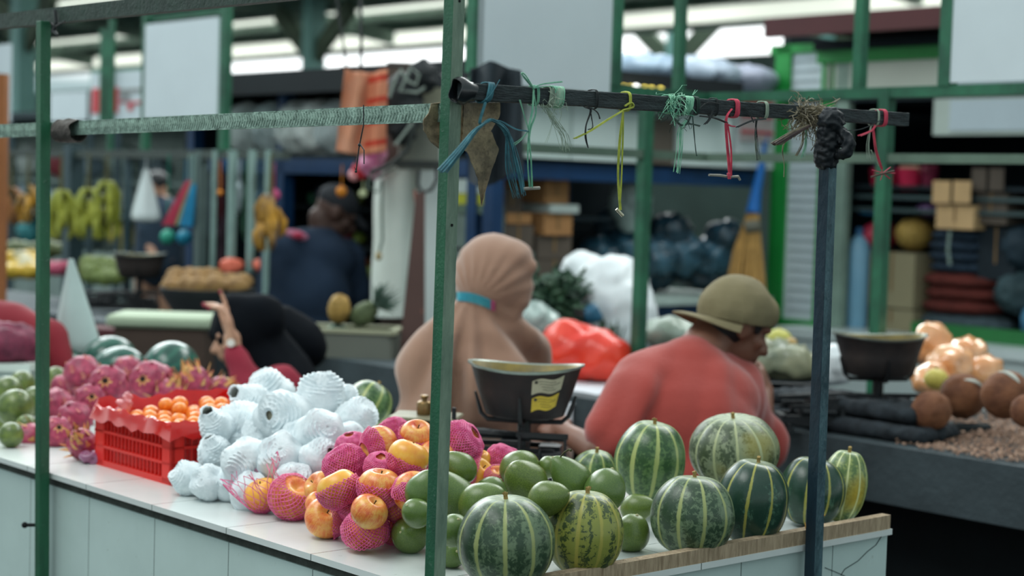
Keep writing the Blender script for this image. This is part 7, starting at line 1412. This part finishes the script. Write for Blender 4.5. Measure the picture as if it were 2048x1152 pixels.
mb = MB(); mb.tube([P(x, y, 7.1) for x, y in ((790, 335), (755, 355), (742, 345), (735, 375), (755, 385), (765, 360), (764, 420), (765, 480), (757, 510))], .006, 6); cb = one('power_cable', mb, mat('grey_green_cable', '#5f6f66', .6), 'grey cable looping from the meter box down the white wrapped pillar', 'cable')
mb = MB(); mb.ball(P(757, 512, 7.1), (.014, .014, .02)); partof(cb, 'socket_end', mb, mat('brass_socket', '#9d8c62', .5))
mb = MB(); mb.tube([P(x, y, 7.0) for x, y in ((872, 330), (874, 360), (862, 380), (845, 385), (836, 370), (838, 340))], .008, 6); one('hanging_cable', mb, M_blk, 'black cable loop hanging under the meter box beside the green post', 'cable')
mb = MB(); mb.tube([P(x, y, 7.0) for x, y in ((740, 345), (780, 330), (815, 300), (830, 240), (800, 180), (785, 160))], .010, 6); one('hanging_cable', mb, mat('dark_cable', '#2d3533', .6), 'thick dark cable curving over the meter box', 'cable')
for i, (x0, x1, y1) in enumerate(((668, 700, 210), (721, 712, 330))):
    mb = MB(); mb.tube([P(x0, -40, 7.0), P((x0 + x1) / 2 + 6, 110, 7.0), P(x1, y1, 7.0)], .005 if i == 0 else .007, 6); one('hanging_cable', mb, M_blk, ('thin' if i == 0 else 'thick') + ' black cable hanging from above the checked towel', 'cable')
tw = NT('orange_check_towel'); k = tw; v = k.coord('UV'); s_ = k.n('ShaderNodeSeparateXYZ'); k.l(v, s_.inputs[0]); st1 = k.ramp(k.math('PINGPONG', k.math('ADD', s_.outputs[1], .04), .13), [(.085, (0, 0, 0, 1)), (.10, (1, 1, 1, 1))]); st2 = k.ramp(s_.outputs[0], [(.52, (0, 0, 0, 1)), (.58, (1, 1, 1, 1))]); base = k.mix(k.noise(k.coord('Object'), 14, 3), hx('#b98a72'), hx('#c9825e')); base = k.mix(st2, base, hx('#cf8464')); k.l(k.mix(k.math('MULTIPLY', st1, st2), base, hx('#c2402c')), k.b.inputs['Base Color']); k.set(Roughness=.9); M_tow = k.m
def towel_me(n_u, n_v):
    me_v, me_f, uvs = [], [], []
    def fn(u, v): 
        x = 690 + (775 - 690) * u - (16 * v * (1 - u)) - 4 * v; y = 137 + 165 * v + (8 * math.sin(u * 3)); p_ = P(x, y, 6.95); return p_ + Vector((0, .028 * math.sin(u * 13 + v) + .012 * nz((u * 3, v * 3, 1), 1.5), 0))
    for side in (0, 1):
        for j in range(n_v + 1):
            for i in range(n_u + 1): me_v.append(fn(i / n_u, j / n_v) + Vector((0, .006 * side, 0))); uvs.append((i / n_u, j / n_v))
    W__ = n_u + 1; N = W__ * (n_v + 1)
    for j in range(n_v):
        for i in range(n_u): a = j * W__ + i; me_f += [(a, a + W__, a + W__ + 1, a + 1), (N + a, N + a + 1, N + a + W__ + 1, N + a + W__)]
    for i in range(n_u): me_f += [(i, i + 1, N + i + 1, N + i), (n_v * W__ + i, N + n_v * W__ + i, N + n_v * W__ + i + 1, n_v * W__ + i + 1)]
    for j in range(n_v): a = j * W__; b = a + n_u; me_f += [(a, N + a, N + a + W__, a + W__), (b, b + W__, N + b + W__, N + b)]
    me = bpy.data.meshes.new('hanging_towel'); me.from_pydata([tuple(v) for v in me_v], [], me_f); uv = me.uv_layers.new(name='UV')
    for l_ in me.loops: uv.data[l_.index].uv = uvs[l_.vertex_index]
    me.polygons.foreach_set('use_smooth', [True] * len(me.polygons)); return me
solo('hanging_towel', towel_me(40, 24), M_tow, 'orange and tan checked towel hanging left of the middle green post', 'towel')
mb = MB(); mb.tube([P(680, 136, 6.97), P(790, 132, 6.97), P(885, 150, 6.9), P(945, 165, 6.2)], .006, 6); one('hanging_rod', mb, M_blk, 'dark line from which the towel and black bag hang', 'line')
bg_ = thing('hanging_bag', 'black shoulder bag with pale straps hanging beside the checked towel', 'bag', P(820, 290, 7.05)); me = bag_me('bag_body', P(805, 215, 7.05), (.075, .06, .14), 91, .014, .02, None, [('e', P(845, 150, 7.05), (.05, .05, .055)), ('c', P(800, 170, 7.05), P(850, 160, 7.05), .04, .04)]); mesh_part(bg_, 'bag_body', me, mat('black_bag_cloth', '#171e22', .7, .3, 8))
mb = MB(); mb.tube([P(x, y, 6.93) for x, y in ((778, 195), (790, 160), (802, 140), (812, 160), (832, 170), (838, 150), (822, 135), (800, 182), (835, 185), (850, 175))], .007, 6); mb.tube([P(x, y, 6.93) for x, y in ((790, 290), (810, 265), (825, 245))], .007, 6); partof(bg_, 'strap', mb, mat('pale_strap', '#8b988f', .6))
JY = PT(990, 200, 1.93).y
def drape(u, v):
    x = 942 + 100 * u + 6 * v * (u - .5); y = 125 + 30 * abs(u - .4) + (225 + 20 * math.sin(u * 5)) * v; return P(x, y, JY) + Vector((0, .035 * math.sin(u * 11 + 2 * v) - .03 * math.sin(PI * u), 0))
mb = MB(); mb.sheet(drape, 30, 20, .008); o = one('dark_jacket', mb, mat('dark_slate_cloth', '#232e35', .85, .3, 5), 'dark slate jacket hanging behind the middle green post', 'jacket')
mb = MB(); mb.tube([drape(.02, 0), drape(.4, 0) + Vector((0, 0, .01)), drape(1, 0)], .018, 8); partof(o, 'collar', mb, mat('dark_slate_cloth', '#232e35')) if False else None
# hung flowers / bright packets near the towel
bagt('plastic_bag', 'pink and white thin bag hanging below the checked towel', 745, 315, 7.3, (.045, .04, .09), mat('pink_white_film', '#d9a9bd', .4, .4, 12, col2='#c04a8a', spec=.6), 95, cr=.02, vox=.012)
# ------------------------------------------------------------------ left half: hanging fruit, bags and goods
M_ban = mat('green_yellow_banana', '#a3a63c', .5, .25, 8, col2='#7c8430'); M_banb = mat('ripe_dark_banana', '#c9952f', .5, .5, 10, col2='#4a3722')
def bananas(label, px, py, Y, n, L, m_, seed, group='banana bunches hanging from the left stall rails'):
    rr = random.Random(seed); c = P(px, py, Y); t = thing('banana_bunch', label, 'bananas', c, None, group)
    for i in range(n):
        a = rr.uniform(0, 2 * PI); tier = i % 3; mb = MB(); o_ = Vector((math.cos(a), math.sin(a), 0)); z0_ = .05 + (.5 - tier * .5) * L; pts = [Vector((0, 0, z0_ + .02)), o_ * .03 + Vector((0, 0, z0_ + .01)), o_ * .062 + Vector((0, 0, z0_ - L * .35)), o_ * .060 + Vector((0, 0, z0_ - L * .75)), o_ * .040 + Vector((0, 0, z0_ - L))]; mb.tube(pts, [.006, .014, .019, .018, .006], 8); mb.build('banana', m_, t)
    mb = MB(); mb.tube([(0, 0, -L * .6), (0, 0, .10), (0, 0, max(.12, 1.60 - c.z))], [.018, .014, .005], 7); mb.build('stalk', mat('banana_stalk', '#5c5a3a', .8), t); return t
bananas('green-yellow banana bunch just right of the left green post', 122, 428, 9.6, 14, .13, M_ban, 1); bananas('green-yellow banana bunch right of the slate post, lower left one', 176, 425, 9.5, 12, .13, M_ban, 2); bananas('largest green-yellow banana bunch, below the white board', 213, 415, 9.4, 16, .15, M_ban, 3)
bananas('yellow-brown bananas left of the left green post', 56, 412, 10.2, 12, .10, M_banb, 4); bananas('brownish bananas at the far left edge', 22, 415, 10.4, 10, .10, mat('brown_banana', '#8a5a2c', .6, .4, 8), 5); bananas('overripe bunch hanging left of the man in navy', 540, 445, 7.9, 16, .12, M_banb, 6)
def conebag(label, px, y0, y1, w0, w1, Y, m_, seed, name='hanging_bag', lean=0, cat='bag', zfoot=None, cord=True):
    a, b = P(px, y0, Y), P(px + lean, y1, Y); w0, w1 = size_at(a, w0) / 2, size_at(b, w1) / 2; mb = MB(); 
    def fn(u, v):
        an = u * 2 * PI; f = v; r_ = (w0 + (w1 - w0) * min(1, f * 1.15) ** 1.05) * (1 if f < .93 else max(.02, 1 - ((f - .93) / .07) ** 2 * .98)); r_ *= 1 + .12 * math.sin(an * 4 + seed + f * 2) * (1 - f * .5); return a.lerp(b, f) + Vector((math.cos(an) * r_, math.sin(an) * r_ * .7, 0))
    mb.sheet(fn, 36, 20, .002); 
    if cord: mb.tube([a - Vector((0, 0, .02)), Vector((a.x, a.y, 1.60))], .004, 5)
    return one(name, mb, m_, label, cat)
M_wtr = mat('milky_bag_film', '#d2dcdc', .4, .1, 5, spec=.6)
conebag('white tied plastic bag hanging from the far rail between the bananas and brooms', 292, 338, 445, 8, 58, 9.3, M_wtr, 1)
conebag('tall translucent white bag standing right of the left green post', 142, 518, 712, 8, 100, 5.75, mat('pale_translucent_bag', '#a9bdba', .4, .15, 5, spec=.6), 2, 'plastic_bag', 14, cord=False)
def duster(label, x0, y0, x1, y1, col, n, seed, Y=8.8, w_=.03):
    t = thing('feather_duster', label, 'duster', P((x0 + x1) / 2, y1, Y), None, 'coloured dusters hanging from the far rail'); mb = MB(); a, b = P(x0, y0, Y), P(x1, y1, Y); rr = random.Random(seed)
    for i in range(40): o_ = Vector((rr.uniform(-1, 1), rr.uniform(-1, 1), 0)) * w_; mb.tube([a + o_ * .3, a.lerp(b, .5) + o_ * .7, b + o_], .006, 4)
    partof(t, 'tassel', mb, mat('duster_' + n, col, .7, .3, 10)); mb = MB(); mb.tube([a, Vector((a.x, a.y, 1.6))], .006, 6); partof(t, 'handle', mb, M_pipe)
duster('red-pink duster slanting behind the blue one', 378, 362, 338, 450, '#c23a56', 'rose', 1); duster('sage green duster between the red and blue ones', 385, 365, 362, 450, '#8f9f74', 'sage', 2, w_=.025); duster('bright blue duster at left of the hanging pipes', 388, 368, 372, 452, '#1f93c4', 'azure', 3, w_=.035)
for x, y, c_, lb in ((335, 474, '#2f9f86', 'green ball below the red-pink duster'), (368, 475, '#1f93b4', 'turquoise ball below the bright blue duster')): mb = MB(); mb.ball(P(x, y, 9.0), .040); mb.tube([P(x, y, 9.0), Vector((*P(x, y, 9.0)[:2], 1.6))], .003, 4); one('hanging_ball', mb, mat('ball_' + lb[:4].strip(), c_, .5), lb, 'ball')
hang = [(424, 420, 12, 150, '#3a4a55', 'slate'), (438, 400, 12, 120, '#6b2a30', 'maroon'), (478, 395, 14, 70, '#c2d2d6', 'white'), (400, 440, 18, 170, '#55676a', 'grey'), (446, 480, 10, 130, '#4a3440', 'plum'), (492, 430, 12, 110, '#3a6a50', 'green'), (520, 420, 10, 90, '#4a6a7a', 'steel blue'), (455, 330, 14, 36, '#2a5a8a', 'blue')]
for i, (x, y, w_, h_, c_, n_) in enumerate(hang):
    q = P(x, y, 9.1 + .1 * (i % 3)); solo('hanging_cloth', bag_me('hanging_cloth', q, (size_at(q, w_) / 2 + .01, .03, size_at(q, h_) / 2), 100 + i, .016, .01, None, [('c', q, Vector((q.x, q.y, 1.6)), .012, .012)]), mat('hang_' + n_.replace(' ', '_'), c_, .8, .3, 8), '%s cloth strip hanging among the pale pipes' % n_, 'cloth', 'cloth strips hanging at the far rail')
# produce on the second counter, left half
def heap(name, label, px0, px1, py0, py1, Yc, r, m_, cat, group, seed, n=14, alt=None, lab2='%s', mound=1.0):
    rr = random.Random(seed); res = []
    for i in range(n):
        x = px0 + (px1 - px0) * (i % 6 + .5 + rr.uniform(-.2, .2)) / 6; lay = i // 6; y = py1 + (py0 - py1) * (lay + .5) / ((n + 5) // 6); c = P(x, y, Yc + rr.uniform(-.05, .05) + lay * .08)
        res.append(solo(name, bag_me(name, c, (r * rr.uniform(.9, 1.3), r, r * rr.uniform(.7, 1)), seed * 50 + i, r * .28, r * .12), m_ if not alt or rr.random() < .6 else alt, label % (['front', 'second', 'back', 'top'][min(3, lay)], ['leftmost', 'second from the left', 'third from the left', 'fourth from the left', 'fifth from the left', 'rightmost'][i % 6]), cat, group))
    return res
M_gin = mat('ginger_root', '#a5824c', .8, .4, 12, col2='#6b4f34'); heap('ginger_root', 'knobbly root on the round dark tray, %s row, %s', 335, 492, 548, 578, 7.4, .045, M_gin, 'root', 'ginger roots on the round tray', 1, 16)
tr2 = P(415, 590, 7.4); mb = MB(); t = thing('round_tray', 'wide round dark tray of roots left of the black headscarf', 'tray', (tr2.x, tr2.y, TOPZ)); htr = tr2.z - TOPZ; mb.lathe([(0, 0), (.14, 0), (.15, htr * .6), (.20, htr), (.205, htr + .03), (.19, htr + .03), (.18, htr + .005), (0, htr)], 32); mb.build('tray_body', mat('dark_basket', '#1d2428', .8, .3, 12), t, merge=1e-5)
heap('green_lime', 'green-yellow fruit by the dark far pan, %s row, %s', 172, 240, 522, 560, 9.2, .050, mat('dull_green_fruit', '#6f7f42', .5, .3, 8), 'fruit', 'green-yellow fruits heaped by the dark far pan', 2, 17)
heap('yellow_fruit', 'yellow fruit piled at the far left edge, %s row, %s', 14, 74, 512, 548, 10.3, .055, mat('yellow_fruit', '#d1ab35', .5, .2, 6), 'fruit', 'yellow fruits at the far left', 3, 17, mat('pale_yellow_fruit', '#b9b28a', .5))
heap('pink_fruit', 'pink fruit behind the tall white bag, %s row, %s', 98, 132, 528, 546, 9.3, .042, mat('pink_fruit', '#b04a64', .5, .2, 6), 'fruit', 'pink fruits right of the left post', 4, 6)
heap('round_melon_far', 'dull green fruit above the yellow pile, %s row, %s', 20, 130, 488, 510, 10.9, .06, mat('olive_fruit', '#5f6a44', .6), 'fruit', 'dull green fruits at far left', 5, 6)
s3 = P(278, 590, 8.6); s3 = Vector((s3.x, s3.y, TOPZ)); h3 = P(278, 552, 8.6).z - TOPZ
make_scale('dark weighing scale with a wide pan on the left part of the dark counter', s3, .1, 1.0, (.125, .098, P(278, 508, 8.6).z - TOPZ - h3), False, False, mat('dark_brown_pan', '#372f2c', .6, .3, 9), h3)
for i, (x, y, r, lb) in enumerate([(463, 532, .055, 'coral bag above the roots'), (523, 532, .045, 'coral red bag left of the navy sweater')]):
    bagt('plastic_bag', lb, x, y, 8.3, (r, .05, r * .7), mat('coral_film', '#e8735a', .4, .2, 8), 120 + i, cr=.012, vox=.012); c = P(x, y + 12, 8.3); mb = MB(); mb.box((c.x, c.y, (TOPZ + c.z) / 2), (.12, .10, c.z - TOPZ)); one('small_crate', mb, mat('very_dark_box', '#14222b', .8), 'dark small crate under the ' + lb, 'crate', smooth=False)
# foam-lidded box, brown box, red-brown cloth block
fbx = thing('foam_box', 'pale green foam lid on a brown box, left of the black headscarf', 'box', P(330, 700, 6.9)); c = P(332, 640, 6.9); fbx.location = (c.x, c.y, 0); hz_ = P(332, 650, 6.9).z
mb = MB(); mb.box((0, 0, hz_ / 2), (.36, .26, hz_), ); mb.build('box_body', mat('brown_box_body', '#4f4038', .8, .25, 4), fbx, False); mb = MB(); mb.box((0, 0, hz_ + .022), (.42, .31, .048)); o = mb.build('foam_lid', mat('pale_green_foam', '#a9b99f', .7, .1, 4), fbx, False); o.modifiers.new('b', 'BEVEL').width = .012
c = P(232, 690, 7.3); mb = MB(); zt_ = P(232, 655, 7.3).z; mb.box((c.x, c.y, zt_ / 2), (.24, .2, zt_)); one('red_brown_crate', mb, mat('red_brown_crate', '#5d2f34', .8, .25, 5), 'dull red-brown crate left of the foam-lidded box', 'crate', smooth=False)
# mesh bag of shallots on a white tiled ledge at far left, wooden post
lg = thing('white_ledge', 'white tiled ledge at the left edge under the shallot bag', 'ledge', P(10, 740, 5.45)); c0 = P(12, 735, 5.45); mb = MB(); mb.box((c0.x - .08, c0.y + .02, c0.z / 2), (.36, .26, c0.z)); partof(lg, 'ledge_body', mb, mat('white_ledge_tiles', '#aebfb9', .4, .08, 3), False); mb = MB(); mb.box((c0.x - .08, c0.y + .02, c0.z + .012), (.38, .28, .024)); partof(lg, 'ledge_top', mb, mat('white_ledge_top', '#c3cfc8', .4, .08, 3), False)
lt = c0.z + .024
M_shal = mat('shallot_mesh', '#7a2a44', .7, .45, 26, 0, .6, 60, col2='#4f1a30'); solo('shallot_bag', bag_me('shallot_bag', Vector((P(15, 700, 5.45).x - .02, c0.y, lt + .055)), (.13, .12, .062), 77, .012, .012, None, [('e', Vector((P(50, 700, 5.45).x, c0.y, lt + .04)), (.05, .07, .045))]), M_shal, 'dark pink net bag of shallots at the left edge in front of the red sleeve', 'bag of shallots')
c = P(2, 450, 7.6); mb = MB(); mb.box((c.x - .01, c.y, .95), (.06, .06, 1.42 + .5)); one('wooden_post', mb, mat('orange_brown_post', '#a0653a', .7, .2, 5), 'orange-brown post at the left edge of the photo', 'post', smooth=False)
# ------------------------------------------------------------------ far stalls on the left
fs_ = thing('far_stall', 'long far stall row with pale back boards and pale shelves at far left', 'stall', ab(5.6, 10, 0)); mb = MB(); abq(mb, 6.6, 6.65, TK + 3.5, 22, 0, 2.1); partof(fs_, 'back_board', mb, mat('bright_backdrop_board', '#b3c6be', .8, .35, 2.5), False)  # board coloured pale to stand in for bright openings beyond
for z_ in (.80, 1.15, 1.45): mb = MB(); abq(mb, 5.6, 6.1, TK + 3.5, 22, z_ - .03, z_); partof(fs_, 'shelf', mb, mat('pale_far_shelf', '#7f918c', .6), False)
mb = MB(); abq(mb, 5.58, 5.6, TK + 3.5, 22, .25, .78); partof(fs_, 'front_board', mb, mat('pale_far_shelf', '#7f918c', .6), False); mb = MB(); abq(mb, 5.3, 6.65, TK + 3.5, 22, 2.0, 2.06); partof(fs_, 'canopy', mb, mat('dark_far_roof', '#24343a', .7), False)
for t_ in (8, 10.5, 13, 16, 19): mb = MB(); mb.beam(ab(5.35, t_, 0), ab(5.35, t_, 2.0), .06, .06); partof(fs_, 'far_post', mb, mat('slate_post', '#3a4f56', .5), False)
rr = random.Random(21); fc = [('#c9d2cc', 'white'), ('#8fa39a', 'grey-green'), ('#b7a44a', 'mustard'), ('#b8683c', 'orange-brown'), ('#3f8f94', 'teal'), ('#5a6a70', 'slate'), ('#93a9b5', 'pale blue'), ('#6f7a4a', 'olive'), ('#9c3f48', 'brick red'), ('#d5ddd8', 'bright white')]
nth = ('first', 'second', 'third', 'fourth', 'fifth', 'sixth', 'seventh', 'eighth', 'ninth', 'tenth', 'eleventh', 'twelfth', 'thirteenth', 'fourteenth', 'fifteenth', 'sixteenth', 'seventeenth', 'last')
for zi, z_ in enumerate((.80, 1.15, 1.45)):
    for i in range(18):
        c_, n_ = fc[rr.choice((0, 0, 1, 2, 3, 4, 5, 6, 6, 7, 8, 9, 9))]; h_ = rr.uniform(.09, .15); t_ = TK + 3.9 + i * .62; q = ab(5.74, t_, z_ + h_ + .025); w_ = rr.uniform(.09, .2)
        solo('far_packet', bag_me('far_packet', q, (.10, w_, h_), 200 + i + zi * 30, .04, .03, Matrix.Rotation(ANG_B, 3, 'Z')), mat('far_' + n_.replace(' ', '_').replace('-', '_'), c_, .6, .3, 5), '%s packet, %s from the right on the %s shelf of the far left stall' % (n_, nth[i], ('lowest', 'middle', 'top')[zi]), 'packet', 'packets on the far left shelves')
